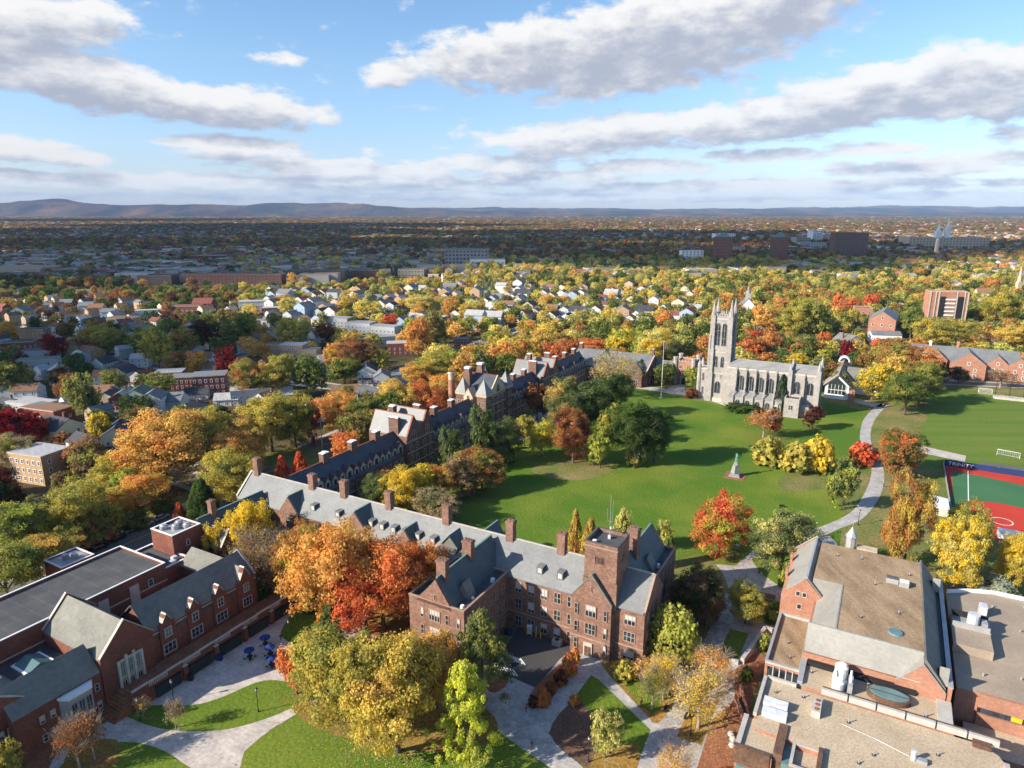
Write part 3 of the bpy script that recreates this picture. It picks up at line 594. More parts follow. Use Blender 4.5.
def grey_hall():
    r = thing('grey_roof_hall', 'brick hall with long pale grey slate roof and bay gable behind the lawn', 'hall', (-64, 240))
    w = MB(); gwall(w, -90, -43.5, 230, 252, 0, 8.6, 15.4, 'a', 'sandstone', mid=243); part('wall', w, r)
    q = MB(); roof(q, -89.6, -43.9, 230, 252, 8.6, 15.4, 'a', 'slateL', mid=243); part('roof', q, r)
    q = MB(); gend(q, 'a', -43.5, 230, 252, 8.6, 15.4, 'sandstone', 'tan', mid=243); part('gable_end', q, r)
    w = MB(); gwall(w, -53, -45.5, 227, 236, 0, 9, 13.6, 'b', 'sandstone'); part('bay_wall', w, r)
    q = MB(); roof(q, -53, -45.5, 227.2, 238, 9, 13.6, 'b', 'slateD', over=.2); part('bay_roof', q, r)
    wins(r, 'S', 227, [-49.2], (1, 6.2), 3.4, 3.2, 3, 2, sur='tan', bar='tan')
    wins(r, 'S', 230, [-85 + 4 * k for k in range(8)], (1.2, 5), 2.2, 2.4, 3, 2, sur='tan', bar='tan')
    wins(r, 'E', -43.3, [235, 240, 246], (1.5, 5.5), 2, 2.4, 2, 2, sur='tan', bar='tan')
    chimney(r, -44.5, 243, 14, 19, 1.6, 2.4, 'sandstone', 'tan'); chimney(r, -88, 243, 14, 18.5, 2, 2, 'sandstone', 'white')
    w = MB(); gwall(w, -74, -69, 238, 244, 12, 13, 17, 'b', 'slateD'); part('roof_gable', w, r)
    w = MB(); gwall(w, -43.2, -33, 240, 252, 0, 8, 12.5, 'a', 'sandstone'); part('link_wall', w, r)
    q = MB(); roof(q, -43.0, -33.2, 240, 252, 8, 12.5, 'a', 'slateL'); part('link_roof', q, r)
    wins(r, 'S', 240, [-41, -37.5], (1.2, 4.8), 1.6, 2.2, 2, 2, sur='tan', bar='tan')
grey_hall()
def gatehouse():
    r = thing('gatehouse', 'small pinkish brick gatehouse with four pale stone corner towers', 'gatehouse', (-27.5, 251))
    w = MB(); w.box(-32.5, -22.5, 246, 257, 0, 12, 'obrick'); parapet(w, -32.5, -22.5, 246, 257, 12.003, 13, 'obrick', 'trim', .5); part('wall', w, r)
    for a, b in ((-32.5, 246), (-22.5, 246), (-32.5, 257), (-22.5, 257)):
        q = MB(); q.cyl(a, b, 0, 14.4, 1.25, 1.25, 'lime', 8); q.cyl(a, b, 14.4, 15.3, 1.5, 1.45, 'lime', 8); part('corner_tower', q, r)
    q = MB(); q.box(-29.2, -25.8, 245.7, 245.998, 0, 4.4, 'trim'); q.box(-28.6, -26.4, 245.65, 245.698, 0, 3.8, 'black'); part('gate_arch', q, r)
    wins(r, 'S', 246, [-29.6, -25.4], (5.5, 8.8), 1.7, 2, 2, 2)
    q = MB()
    for k in range(5): q.box(-31 + 1.8 * k, -30.1 + 1.8 * k, 245.95, 246.45, 13.17, 13.9, 'lime')
    part('battlement', q, r)
gatehouse()

# ---- chapel
def chapel():
    r = thing('chapel', 'pale limestone Gothic chapel with tall pinnacled tower and grey nave roof', 'chapel', (15, 222))
    # tower with set-back stages
    a0, a1, b0, b1 = -8.6, 1.6, 219, 229.5
    ca, cb = (a0 + a1) / 2, (b0 + b1) / 2
    w = MB(); w.box(a0 + .6, a1 - .6, b0 + .6, b1 - .6, 0, 43, 'lime')
    for z0, z1, e in ((0, 2, .55), (14.2, 14.7, .12), (25, 25.5, .12), (41.6, 42.2, .12)): w.box(a0 + .6 - e, a1 - .6 + e, b0 + .6 - e, b1 - .6 + e, z0, z1, 'trim')
    tw = part('tower', w, r)
    for a in (a0 + .9, a1 - .9):
        for b in (b0 + .9, b1 - .9):
            w = MB(); sx = -1 if a < ca else 1; sy = -1 if b < cb else 1
            for z0, z1, h in ((0, 15, 1.55), (15, 27, 1.3), (27, 43.5, 1.1)):
                w.box(a - h, a + h, b - h, b + h, z0, z1, 'lime')
            w.box(a + sx * .9 - .5, a + sx * .9 + .5, b + sy * .9 - .5, b + sy * .9 + .5, 0, 34, 'lime')
            bt = part('buttress', w, r)
            w = MB(); w.cyl(a, b, 43.5, 45.5, 1.2, 1.05, 'lime', 8); w.cyl(a, b, 45.5, 51.6, .95, .08, 'lime', 8)
            for k in range(4):
                t = k * math.pi / 2 + math.pi / 4; w.cyl(a + 1.0 * math.cos(t), b + 1.0 * math.sin(t), 43.5, 47.2, .24, .03, 'lime', 5)
            part('pinnacle', w, r)
    w = MB()
    for k in range(5):
        x = a0 + 2.6 + k * 1.25; y = b0 + 2.6 + k * 1.3
        for bb in (b0 + .65, b1 - 1.0): w.box(x - .35, x + .35, bb, bb + .35, 43.003, 44.6, 'lime')
        for aa in (a0 + .65, a1 - 1.0): w.box(aa, aa + .35, y - .35, y + .35, 43.003, 44.6, 'lime')
    for x in (ca,):
        for bb in (b0 + .8, b1 - .8): w.cyl(x, bb, 43.003, 46.8, .35, .04, 'lime', 6)
    for aa in (a0 + .8, a1 - .8): w.cyl(aa, cb, 43.003, 46.8, .35, .04, 'lime', 6)
    w.box(a0 + .7, a1 - .7, b0 + .7, b1 - .7, 43.002, 43.3, 'metal'); part('tower_parapet', w, r)
    for side, f, ps in (('S', b0 + .6, (ca - 1.55, ca + 1.55)), ('E', a1 - .6, (cb - 1.6, cb + 1.6)), ('W', a0 + .6, (cb - 1.6, cb + 1.6))):
        wins(r, side, f, ps, (28.5,), 2.6, 11.5, 2, 3, sur='lime', bar='lime', arch=True)
        wins(r, side, f, ps, (17.6,), 1.9, 5.8, 2, 2, sur='lime', bar='lime', arch=True)
        wins(r, side, f, (ps[0] + .1, ps[1] - .1), (12,), .5, 1.9, 1, 1, sur='lime', bar='lime')
    wins(r, 'S', b0 + .6, (ca,), (4.2,), 3.1, 6.4, 2, 1, sur='lime', bar='lime', arch=True)
    # low stair turret and porch on the left
    w = MB(); w.box(-13.6, -8.7, 221.5, 229, 0, 15.5, 'lime')
    for a, b in ((-13.4, 221.8), (-13.4, 228.6)): w.cyl(a, b, 0, 18, 1.1, .95, 'lime', 8); w.cyl(a, b, 18, 20.2, .9, .1, 'lime', 8)
    w.box(-13.7, -8.7, 221.4, 229.1, 15.503, 16.2, 'trim'); part('stair_block', w, r)
    wins(r, 'S', 221.5, (-11.2,), (2.5, 9.6), 1.2, 4.2, 2, 2, sur='lime', bar='lime', arch=True)
    # nave and choir
    w = MB(); gwall(w, 1.7, 43, 216, 228, 0, 19.2, 22, 'a', 'lime'); w.box(1.7, 43.1, 215.75, 215.998, 18.4, 19.4, 'trim'); part('nave_wall', w, r)
    M['leadroof'] = surf('grey_lead_roof', (.27, .265, .26), (.2, .2, .198), .3, rough=.7, fine=.2, stretch=(.4, 2, 1))
    q = MB(); roof(q, 2, 30, 216.2, 227.8, 19.4, 22.2, 'a', 'leadroof', over=0, th=.15, ridge='metal'); roof(q, 31.4, 42.4, 216.2, 227.8, 19.4, 22.4, 'a', 'leadroof', over=0, th=.15, ridge='metal'); part('nave_roof', q, r)
    q = MB(); q.extr([(215.6, 19), (228.4, 19), (228.4, 21), (222, 23.8), (215.6, 21)], 'a', 30.2, 31.2, 'lime'); q.cyl(30.7, 222, 23.6, 25.5, .5, .1, 'lime', 6); part('cross_wall', q, r)
    q = MB(); q.extr([(215.6, 0), (228.4, 0), (228.4, 20.6), (222, 23.6), (215.6, 20.6)], 'a', 42.4, 43.4, 'lime'); part('end_gable', q, r)
    for b in (215.8, 228.2):
        for a in (42.9,):
            q = MB(); q.box(a - 1, a + 1, b - 1, b + 1, 0, 21.5, 'lime'); q.cyl(a, b, 21.5, 26.5, .9, .08, 'lime', 8); part('corner_turret', q, r)
    q = MB(); q.box(29.8, 31.6, 214.4, 216, 0, 21, 'lime'); q.cyl(30.7, 215.2, 21, 24, .8, .1, 'lime', 6); part('corner_turret', q, r)
    bays = [8.4, 13.0, 17.6, 22.2, 26.8]
    for k, a in enumerate([6.1, 10.7, 15.3, 19.9, 24.5]):
        q = MB(); q.box(a - .35, a + .35, 214.6, 215.99, 6, 18, 'lime'); q.box(a - .35, a + .35, 210.4, 211.2, 0, 6.6, 'lime')
        q.extr([(215.2, 9.6), (215.2, 10.4), (210.6, 6.6), (210.6, 6.2)], 'a', a - .2, a + .2, 'lime'); q.cyl(a, 215, 18, 20.6, .35, .05, 'lime', 5); part('flying_buttress', q, r)
    for a in (36.9,):
        q = MB(); q.box(a - .45, a + .45, 214.3, 215.99, 0, 17, 'lime'); q.cyl(a, 215, 17, 20.4, .5, .05, 'lime', 5); part('buttress', q, r)
    wins(r, 'S', 216, [a - 0 for a in (8.4, 13, 17.6, 22.2, 26.8)], (8.2,), 3.5, 7.6, 3, 1, sur='lime', bar='lime', arch=True)
    wins(r, 'S', 216, (34, 39.8), (9.4,), 3.1, 6.2, 2, 1, sur='lime', bar='lime', arch=True)
    w = MB(); w.extr([(211.2, 0), (215.99, 0), (215.99, 7.4), (211.2, 5.9)], 'a', 4, 28.5, 'lime'); part('aisle_wall', w, r)
    q = MB(); q.extr([(211, 5.95), (215.99, 7.5), (215.99, 7.7), (211, 6.2)], 'a', 3.9, 28.6, 'leadroof'); part('aisle_roof', q, r)
    wins(r, 'S', 211.2, (8.4, 13, 17.6, 22.2), (1.4,), 2.6, 3.4, 2, 1, sur='lime', bar='lime', arch=True)
    q = MB(); q.box(24.9, 27, 210.9, 211.19, 0, 4.2, 'trim'); q.box(25.3, 26.6, 210.8, 210.898, 0, 3.4, 'black'); part('door', q, r)
    # sacristy
    w = MB(); w.box(30, 36.5, 207.5, 215, 0, 8.2, 'lime'); parapet(w, 30, 36.5, 207.5, 215, 8.203, 9, 'lime', 'trim', .35); w.box(30.3, 36.2, 207.8, 214.7, 8.21, 8.3, 'tar'); part('sacristy_wall', w, r)
    w = MB(); w.box(36.51, 40.5, 210.5, 215.5, 0, 5, 'lime', 'metal'); part('vestry_wall', w, r)
    wins(r, 'S', 207.5, (33,), (3.6,), 2.2, 2.4, 2, 2); wins(r, 'S', 210.5, (38.4,), (1.6,), 1.3, 2, 2, 1)
chapel()
# ---- library, lower right
def library():
    r = thing('library', 'orange brick library with broad brown gravel roof, grey slate slopes and lower roof terraces', 'library', (72, 20))
    w = MB(); w.box(61, 84.4, 5.4, 46.5, 0, 11, 'obrick'); part('main_wall', w, r)
    # flat-topped slated roof
    q = MB(); z0, z1 = 11.0, 15.8
    q.box(66.2, 80.6, 8.5, 45.5, 11, z1, 'slateP', 'bgravel'); q.box(60.2, 66.19, 26.6, 45.5, 11, z1, 'slateP', 'bgravel'); part('flat_roof', q, r)
    q = MB()
    q.extr([(4.9, 11.6), (8.49, 11.6), (8.49, 15.9), (8.1, 15.9)], 'a', 61.2, 80.59, 'slateP'); part('south_slope', q, r)
    q = MB(); q.extr([(61.4, 11.02), (66.18, 11.02), (66.18, 15.9), (65.9, 15.9)], 'b', 8.52, 26.55, 'slateP'); part('west_slope', q, r)
    q = MB(); q.extr([(80.61, 11.02), (84.4, 11.02), (84.4, 11.4), (80.9, 16.1), (80.61, 16.1)], 'b', 5.5, 46.4, 'slateM'); part('east_slope', q, r)
    q = MB(); q.box(84.7, 85.3, 5, 47, 0, 12.2, 'obrick'); q.box(84.6, 85.4, 4.9, 47.1, 12.203, 12.4, 'metal'); q.box(83.6, 84.6, 12, 42, 11.4, 12.0, 'black'); part('parapet', q, r)
    for b0, b1 in ((5.0, 9.5), (39.5, 46.6)):
        q = MB(); gwall(q, 76.6, 84.5, b0, b1, 8, 10.6, 15.2, 'b', 'obrick'); part('gable', q, r)
        q = MB(); roof(q, 76.6, 84.5, b0 + .1, b1 + (2 if b0 < 10 else 0), 10.6, 15.2, 'b', 'slateP', over=0); part('gable_roof', q, r)
        q = MB(); q.extr([(b0 + 1, 11.6), (b0 + 6, 11.6), (b0 + 1.5, 15)], 'a', 83.2, 84.65, 'slateP'); part('parapet_fin', q, r)
    # gabled range on the left
    w = MB(); gwall(w, 54.2, 63.2, 25.6, 47.5, 0, 11, 15.6, 'b', 'obrick', mid=59); part('gabled_wall', w, r)
    q = MB(); roof(q, 54.5, 63.2, 25.9, 47.2, 11, 15.7, 'b', 'slateP', over=.1, mid=59.0, ridge='metal'); part('gabled_roof', q, r)
    q = MB(); gend(q, 'b', 47.6, 54.2, 63.2, 11, 15.6, 'obrick', 'metal', mid=59); q.box(53.9, 54.5, 33, 34.2, 11, 13.2, 'obrick'); q.box(53.9, 54.5, 41, 42.2, 11, 13.2, 'obrick'); part('gable_end', q, r)
    wins(r, 'S', 25.6, (57.6, 58.9), (11.2,), .95, 1.2, 1, 2, sur='trim', bar='black'); wins(r, 'S', 25.6, (58.1,), (8.1, 5.2), 1.0, 1.3, 1, 2, sur='trim', bar='black')
    wins(r, 'W', 54.2, [29 + 4.5 * k for k in range(5)], (3, 7), 1.3, 2, 2, 2, sur='trim', bar='black')
    # left flat annex
    w = MB(); w.box(54.4, 60.99, 6, 25.59, 0, 5.8, 'obrick', 'bgravel'); parapet(w, 54.4, 60.99, 6, 25.59, 5.803, 6.3, 'conc', 'metal', .45); part('annex', w, r)
    for k in range(5):
        q = MB(); q.box(54.9 + 1.2 * k, 55.9 + 1.2 * k, 5.88, 5.99, 3.2, 5.3, 'glass'); q.box(55.9 + 1.2 * k, 56.1 + 1.2 * k, 5.8, 5.99, 2.8, 5.6, 'trim'); part('clerestory_window', q, r)
    q = MB(); q.box(60.995, 61.9, -1.9, 11, 0, 9.6, 'metal'); part('divider_wall', q, r)
    # middle terrace
    w = MB(); w.box(61.91, 85.6, -2.3, 5.39, 0, 9, 'obrick', 'gravel'); part('terrace_block', w, r)
    q = MB(); q.box(62, 80, 4.4, 5.38, 9.002, 9.9, 'black'); part('gutter_recess', q, r)
    q = MB(); q.box(83.2, 85.4, -1.6, 4.9, 9.002, 9.5, 'conc'); part('roof_curb', q, r)
    x = 65.2
    while x < 91:
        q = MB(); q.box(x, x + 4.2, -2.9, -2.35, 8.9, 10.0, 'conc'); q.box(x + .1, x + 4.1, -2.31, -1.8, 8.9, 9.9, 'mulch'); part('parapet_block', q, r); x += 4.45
    # front roof
    poly = [(55.6, -2.95), (88.9, -2.95), (91.5, -4.4), (92.4, -6.5), (92.4, -40), (66.5, -40), (66.5, -17), (56.3, -17), (56.3, -14), (55.6, -14)]
    w = MB(); w.prism(poly, 0, 8.6, 'obrick', 'gravel'); part('front_block', w, r)
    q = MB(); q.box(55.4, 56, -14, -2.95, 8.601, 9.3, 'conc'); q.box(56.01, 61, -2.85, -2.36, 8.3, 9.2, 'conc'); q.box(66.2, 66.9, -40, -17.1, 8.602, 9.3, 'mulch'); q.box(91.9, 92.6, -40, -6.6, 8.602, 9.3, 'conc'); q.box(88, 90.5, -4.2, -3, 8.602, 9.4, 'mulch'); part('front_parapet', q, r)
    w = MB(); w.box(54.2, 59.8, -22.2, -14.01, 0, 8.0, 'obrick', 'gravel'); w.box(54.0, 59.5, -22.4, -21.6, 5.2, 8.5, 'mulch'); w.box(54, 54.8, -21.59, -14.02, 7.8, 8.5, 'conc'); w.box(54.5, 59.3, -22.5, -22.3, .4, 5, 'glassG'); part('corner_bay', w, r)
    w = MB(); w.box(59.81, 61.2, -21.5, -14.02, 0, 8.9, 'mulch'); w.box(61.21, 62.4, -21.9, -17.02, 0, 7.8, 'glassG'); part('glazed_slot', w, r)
    w = MB(); w.box(62.41, 68.6, -22.5, -17.02, 0, 7.6, 'obrick', 'gravel'); parapet(w, 62.41, 68.6, -22.5, -17.02, 7.603, 8.4, 'obrick', 'conc', .4); part('front_bay', w, r)
    # plant on the roofs
    for x, y in ((58.5, -9.9), (58.7, -12.6)):
        q = MB(); q.extr([(y - .9, 8.61), (y + .9, 8.61), (y + .9, 9.6), (y + .5, 9.9), (y - .9, 9.7)], 'a', x - 2, x + 2, 'equip'); part('skylight_box', q, r)
    q = MB(); q.box(64.2, 65.6, -9.5, -5.6, 8.61, 9.9, 'conc')
    for k in range(3): q.cyl(64.9, -8.8 + 1.2 * k, 9.9, 10.05, .35, .35, 'mulchR', 8)
    part('exhaust_box', q, r)
    q = MB(); q.cyl(67.9, 2.7, 9, 12.0, 1.15, 1.15, 'equip', 16); q.cyl(67.9, 2.7, 12, 12.5, 1.15, .7, 'white', 16); part('ventilation_drum', q, r)
    q = MB(); q.cyl(67.7, -.7, 9, 11.0, 1.05, 1.05, 'equip', 16); q.cyl(67.7, -.7, 11, 11.5, 1.05, .6, 'white', 16); part('ventilation_drum', q, r)
    q = MB(); q.box(69.2, 70.0, -.9, 2.6, 9.01, 10.8, 'metal'); q.box(66.9, 69.1, .55, 1.35, 9.01, 10.2, 'white'); q.tube([(69.6, 2.2, 10.8), (69.6, 2.2, 11.8), (69.6, .4, 11.8), (69.6, .4, 10.8)], [.22] * 4, 'white', 8); q.tube([(66.8, 1, 9), (66.8, 1, 11.4), (67.2, 2, 11.6)], [.18] * 3, 'white', 8); part('duct_frame', q, r)
    vs = []
    q = MB(); n = 28
    o0 = [(75.8 + 3.5 * math.cos(2 * math.pi * k / n), 1.3 + 1.95 * math.sin(2 * math.pi * k / n)) for k in range(n)]
    o1 = [(75.8 + 3.2 * math.cos(2 * math.pi * k / n), 1.3 + 1.65 * math.sin(2 * math.pi * k / n)) for k in range(n)]
    q.prism(o0, 9.01, 10.0, 'mulch'); q.prism(o1, 10.003, 10.15, 'glassG'); q.box(72.7, 78.9, 1.25, 1.35, 10.153, 10.2, 'black'); part('oval_skylight', q, r)
    for x, y, s in ((75.2, 33, 1.7), (77.4, 32.4, 1.2)):
        q = MB(); q.box(x - s / 2 - .3, x + s / 2 + .3, y - .8, y + .8, 15.81, 16.9, 'metal', 'tar' if s > 1.5 else 'white'); part('roof_hatch', q, r)
    q = MB(); q.cyl(76, 12.5, 15.81, 16.1, 1.4, 1.2, 'glassG', 16); part('dome_skylight', q, r)
    q = MB(); q.cyl(79.5, -12, 8.61, 10.2, .4, .4, 'equip', 10); q.box(79.9, 81.4, -12.5, -11.6, 8.61, 9.2, 'metal'); part('roof_vent', q, r)
    for k, (x, y, z) in enumerate([(58, -6, 8.6), (62.5, -5, 8.6), (70, -8, 8.6), (74, -14, 8.6), (83, -9, 8.6), (86.5, -12, 8.6), (72, -17, 8.6), (63, 2.5, 9), (81.5, -.5, 9), (70, 15, 15.8), (76.5, 20, 15.8), (72, 30, 15.8), (78.5, 38, 15.8), (64, 40, 15.8), (69, 41, 15.8), (57.5, 15, 5.8), (58.5, 10, 5.8)]):
        q = MB(); q.cyl(x, y, z + .005, z + .12, .32, .3, 'tar', 8); q.cyl(x, y, z + .12, z + .55 + .2 * (k % 3), .1, .1, 'metal', 6); part('vent_pipe', q, r)
    q = MB(); q.tube([(69, -9, 8.7), (74, -10, 8.7), (79, -11.6, 8.7)], [.06] * 3, 'metal', 5); part('conduit', q, r)
    # cupola
    q = MB(); q.cyl(66.3, 46.9, 11, 18.2, 1.1, 1.1, 'metal', 8); q.cyl(66.3, 46.9, 18.2, 18.5, 1.35, 1.35, 'metal', 8); q.cyl(66.3, 46.9, 18.5, 20.6, 1.25, .1, 'metal', 8); q.tube([(66.3, 46.9, 20.9), (66.3, 46.9, 22.4)], [.08, .03], 'metal', 5); part('cupola', q, r)
    q = MB(); q.box(67.9, 71.8, 46.3, 48.3, 0, 15.6, 'obrick'); q.box(67.7, 72, 46.1, 48.5, 15.603, 15.9, 'tan'); part('chimney', q, r)
library()
def east_building():
    r = thing('east_library_wing', 'brown-grey flat roofed building with orange brick bands and ribbon windows beside the library', 'college building', (105, 30))
    w = MB(); w.prism([(86.5, 10), (135, 10), (135, 47), (104, 50.5), (96, 50.5), (91, 48.7), (86.5, 46)], 0, 9.6, 'obrick', 'ggravel'); part('wall', w, r)
    q = MB()
    pts = [(86.6, 46), (91, 48.8), (96, 50.6), (104, 50.6), (135, 47.1)]
    for p0, p1 in zip(pts[:-1], pts[1:]): q.prism([p0, p1, (p1[0], p1[1] + .5), (p0[0], p0[1] + .5)], 9.3, 10.3, 'white')
    part('parapet', q, r)
    q = MB()
    for z0, z1, m in ((7.2, 9.9, 'obrick'), (5.9, 7.19, 'glass'), (3.4, 5.89, 'obrick'), (2.2, 3.39, 'glassG'), (0, 2.19, 'obrick')):
        y = 9.4 if m == 'obrick' else 9.8; q.box(90, 135, y, 9.99, z0, z1, m)
    part('ribbon_facade', q, r)
    for k in range(12):
        q = MB(); x = 95 + 3.2 * k; q.box(x, x + 1.6, 9.6, 9.79, 6.1, 7.0, 'yellow' if k % 3 < 2 else 'blind'); part('window', q, r)
    w = MB(); w.box(86.4, 93, 22, 33, 9.602, 11.4, 'ggravel', 'ggravel'); w.box(86.35, 93.1, 28.5, 33.1, 11.403, 11.6, 'metal'); part('penthouse', w, r)
    q = MB(); q.box(86.5, 92.9, 28.6, 28.8, 11.6, 12.6, 'metal'); q.box(86.5, 92.9, 32.8, 33, 11.6, 12.9, 'black'); q.box(86.4, 86.49, 28.6, 33, 11.6, 12.9, 'black'); q.cyl(90.2, 31, 11.61, 13.8, 1.1, 1.1, 'equip', 14); q.box(91.6, 92.6, 30, 32, 11.61, 12.6, 'metal'); part('plant', q, r)
    q = MB(); q.box(92, 93.4, 38.5, 40.5, 9.61, 12, 'equip'); part('roof_unit', q, r)
    for x, y in ((95, 44), (99, 36), (104, 28), (97, 18), (91, 16), (108, 40), (101, 47)):
        q = MB(); q.cyl(x, y, 9.61, 10.2, .16, .16, 'metal', 7); part('vent_pipe', q, r)
    for x, y in ((100, 30), (106, 20)):
        q = MB(); q.box(x, x + 1.6, y, y + 1.2, 9.61, 10.5, 'metal', 'equip'); part('roof_unit', q, r)
    w = MB(); w.box(88.2, 135, 2, 9.3, 0, 3.6, 'obrick', 'gravel'); part('low_block', w, r)
east_building()
def pavilion():
    r = thing('glass_pavilion', 'grey-roofed pavilion with glazed gable front and arched dormer beside the chapel', 'pavilion', (56, 258))
    w = MB(); gwall(w, 43.6, 54.6, 254, 300, 0, 7.4, 12.5, 'b', 'white'); part('wall', w, r)
    q = MB(); roof(q, 43.6, 54.6, 253, 300, 7.4, 12.5, 'b', 'ggravel', over=1.0, ridge='metal'); part('roof', q, r)
    q = MB(); q.box(44.9, 53.3, 253.7, 253.99, 2.6, 7.4, 'awn'); q.extr([(44.9, 7.41), (53.3, 7.41), (49.1, 11.2)], 'b', 253.7, 253.99, 'awn')
    for k in range(6): q.box(44.8 + 1.66 * k, 44.95 + 1.66 * k, 253.6, 253.69, 2.6, 7.6, 'white')
    q.box(44.6, 53.4, 253.55, 253.69, 4.7, 4.9, 'white'); part('glazed_front', q, r)
    q = MB(); q.box(54.7, 57.5, 252, 257, 0, 5.4, 'obrick'); part('chimney_block', q, r)
    w = MB(); gwall(w, 54.7, 68, 270, 286, 0, 7, 12.3, 'a', 'white'); part('cross_wall', w, r)
    q = MB(); roof(q, 52, 68, 270, 286, 7, 12.3, 'a', 'slateM', over=.9); part('cross_roof', q, r)
    q = MB(); n = 10; q.extr([(49.1 + 3 * math.cos(math.pi * k / n), 11.4 + 3 * math.sin(math.pi * k / n)) for k in range(n + 1)], 'b', 296, 300, 'white')
    q.extr([(49.1 + 2.2 * math.cos(math.pi * k / n), 11.6 + 2.2 * math.sin(math.pi * k / n)) for k in range(n + 1)], 'b', 295.9, 295.98, 'glass'); part('arched_dormer', q, r)
    wins(r, 'E', 54.6, (259, 262.5, 266), (2,), 2, 3, 2, 2, sur='white', bar='white')
    chimney(r, 64, 278, 9, 16, 1.4, 1.4, 'brown', 'tan')
pavilion()
def dorm():
    r = thing('gabled_dormitory', 'long orange brick dormitory with grey slate roof and four front gables by the playing field', 'dormitory', (118, 352))
    w = MB(); gwall(w, 82, 165, 347, 364, 0, 9, 15, 'a', 'obrick'); part('wall', w, r)
    q = MB(); roof(q, 82, 165, 347, 364, 9, 15, 'a', 'slateL'); part('roof', q, r)
    for c, h, zr, bf in ((96, 5, 13.5, 343), (111, 8.5, 15.4, 336), (125.5, 5, 13.6, 343), (136, 5.4, 13.2, 343), (150, 6, 14, 340)):
        w = MB(); gwall(w, c - h, c + h, bf, 348, 0, 8.8, zr, 'b', 'obrick'); g = part('gable', w, r)
        q = MB(); roof(q, c - h, c + h, bf + .2, 355, 8.8, zr, 'b', 'slateL', over=.3); part('gable_roof', q, g)
        wins(r, 'S', bf, (c - h * .4, c + h * .4), (1.3, 4.6), 1.6, 2, 2, 2, sur='white', bar='white'); wins(r, 'S', bf, (c,), (8.2,), 1.5, 2, 2, 2, sur='white', bar='white')
    wins(r, 'S', 347, (88, 104, 119, 131, 143), (1.3, 4.8), 1.5, 1.9, 2, 2, sur='white', bar='white')
    chimney(r, 106, 355.5, 13, 18, 1.4, 1.4, 'obrick', 'tan'); chimney(r, 92, 355.5, 13, 17.5, 1.2, 1.2, 'white', 'white')
dorm()

# ---- buildings further off: footprint centre from a base-line pixel span on the ground
def span(px0, px1, py):
    (x0, y0), (x1, y1) = P(px0, py), P(px1, py)
    return (x0 + x1) / 2, (y0 + y1) / 2, abs(x1 - x0)
FARB = []
def block(name, label, cat, px0, px1, pyb, pyt, depth, wall, top='tar', floors=None, cols=None, rz=0.0, extra=None, win=(1.5, 1.6), winpart=True, group=None):
    x, y, w = span(px0, px1, pyb); h = height_at(pyt, y); FARB.append((x, y, w, depth))
    r = thing(name, label, cat, xy=(x, y), rz=rz, group=group)
    q = MB(); q.box(-w / 2, w / 2, 0, depth, 0, h, wall, top); part('wall', q, r)
    q = MB(); parapet(q, -w / 2, w / 2, 0, depth, h + .003, h + .8, wall, 'trim', .5); part('parapet', q, r)
    if floors and cols:
        fh = h / floors; me = winmesh(win[0], win[1], 2, 1, 'trim', 'trim')
        for f in range(floors):
            for c in range(cols): inst('window', me, r, -w / 2 + w * (c + .5) / cols, 0, fh * f + fh * .3, 0)
    if extra: extra(r, w, h, depth)
    return r
def tower_bits(r, w, h, d):
    q = MB(); e = w * .36; q.add([(-e, d / 2 - e, h + 2), (e, d / 2 - e, h + 2), (e, d / 2 + e, h + 2), (-e, d / 2 + e, h + 2), (0, d / 2, h + 11)], [(0, 1, 4), (1, 2, 4), (2, 3, 4), (3, 0, 4), (0, 3, 2, 1)], 'copper')
    q.box(-e, e, d / 2 - e, d / 2 + e, h, h + 1.99, 'brick'); part('pyramid_roof', q, r)
block('apartment_tower', 'tall dark brick apartment tower with green pyramid roof, left of the pair', 'tower block', 712, 730, 264, 238, 30, 'brick', floors=9, cols=7, rz=R(-20), extra=tower_bits, win=(2.2, 2.6))
block('apartment_tower', 'tall dark brick apartment tower with green pyramid roof, nearer the wide dark slab', 'tower block', 769, 786, 262, 238, 30, 'brick', floors=9, cols=7, rz=R(-20), extra=tower_bits, win=(2.2, 2.6))
block('slab_block', 'wide dark brick slab block on the wooded plain', 'tower block', 833, 866, 258, 233, 24, 'sandstone', floors=9, cols=11, win=(3.2, 3))
block('white_block', 'small white four-column apartment block left of the pyramid-roofed towers', 'apartment block', 681, 703, 263, 251, 18, 'white', floors=5, cols=6, win=(2.4, 2.2))
block('white_factory', 'big pale grey factory-like block with tall windows on the plain', 'factory', 445, 488, 268, 250, 40, 'lime', floors=5, cols=12, win=(3.5, 3.2))
block('low_annex', 'pale low block in front of the big grey factory', 'warehouse', 470, 505, 270, 260, 20, 'white', floors=2, cols=8, win=(2.4, 2.2))
block('brick_mill', 'long low red brick mill with rows of white windows', 'mill', 186, 282, 285, 275, 18, 'brick', floors=3, cols=26, win=(2.2, 2.8))
block('brick_mill', 'second red brick mill range beyond the long one, further right', 'mill', 285, 345, 280, 271, 18, 'sandstone', floors=3, cols=18, win=(2.2, 2.8))
block('brick_mill', 'dark red brick mill left of the long windowed one', 'mill', 138, 172, 285, 276, 22, 'sandstone', floors=3, cols=14, win=(2.2, 2.8))
block('warehouse', 'very long low pale-roofed warehouse on the left of the plain', 'warehouse', -10, 66, 273, 267, 30, 'tan', 'ggravel')
block('warehouse', 'dark red low warehouse with white trim near the highway', 'warehouse', 352, 378, 278, 271, 24, 'brick', 'ggravel', floors=2, cols=8, win=(2, 2))
block('warehouse', 'short tan warehouse right of the dark red one', 'warehouse', 398, 424, 277, 270, 24, 'tan', 'ggravel', floors=2, cols=8, win=(2, 2))
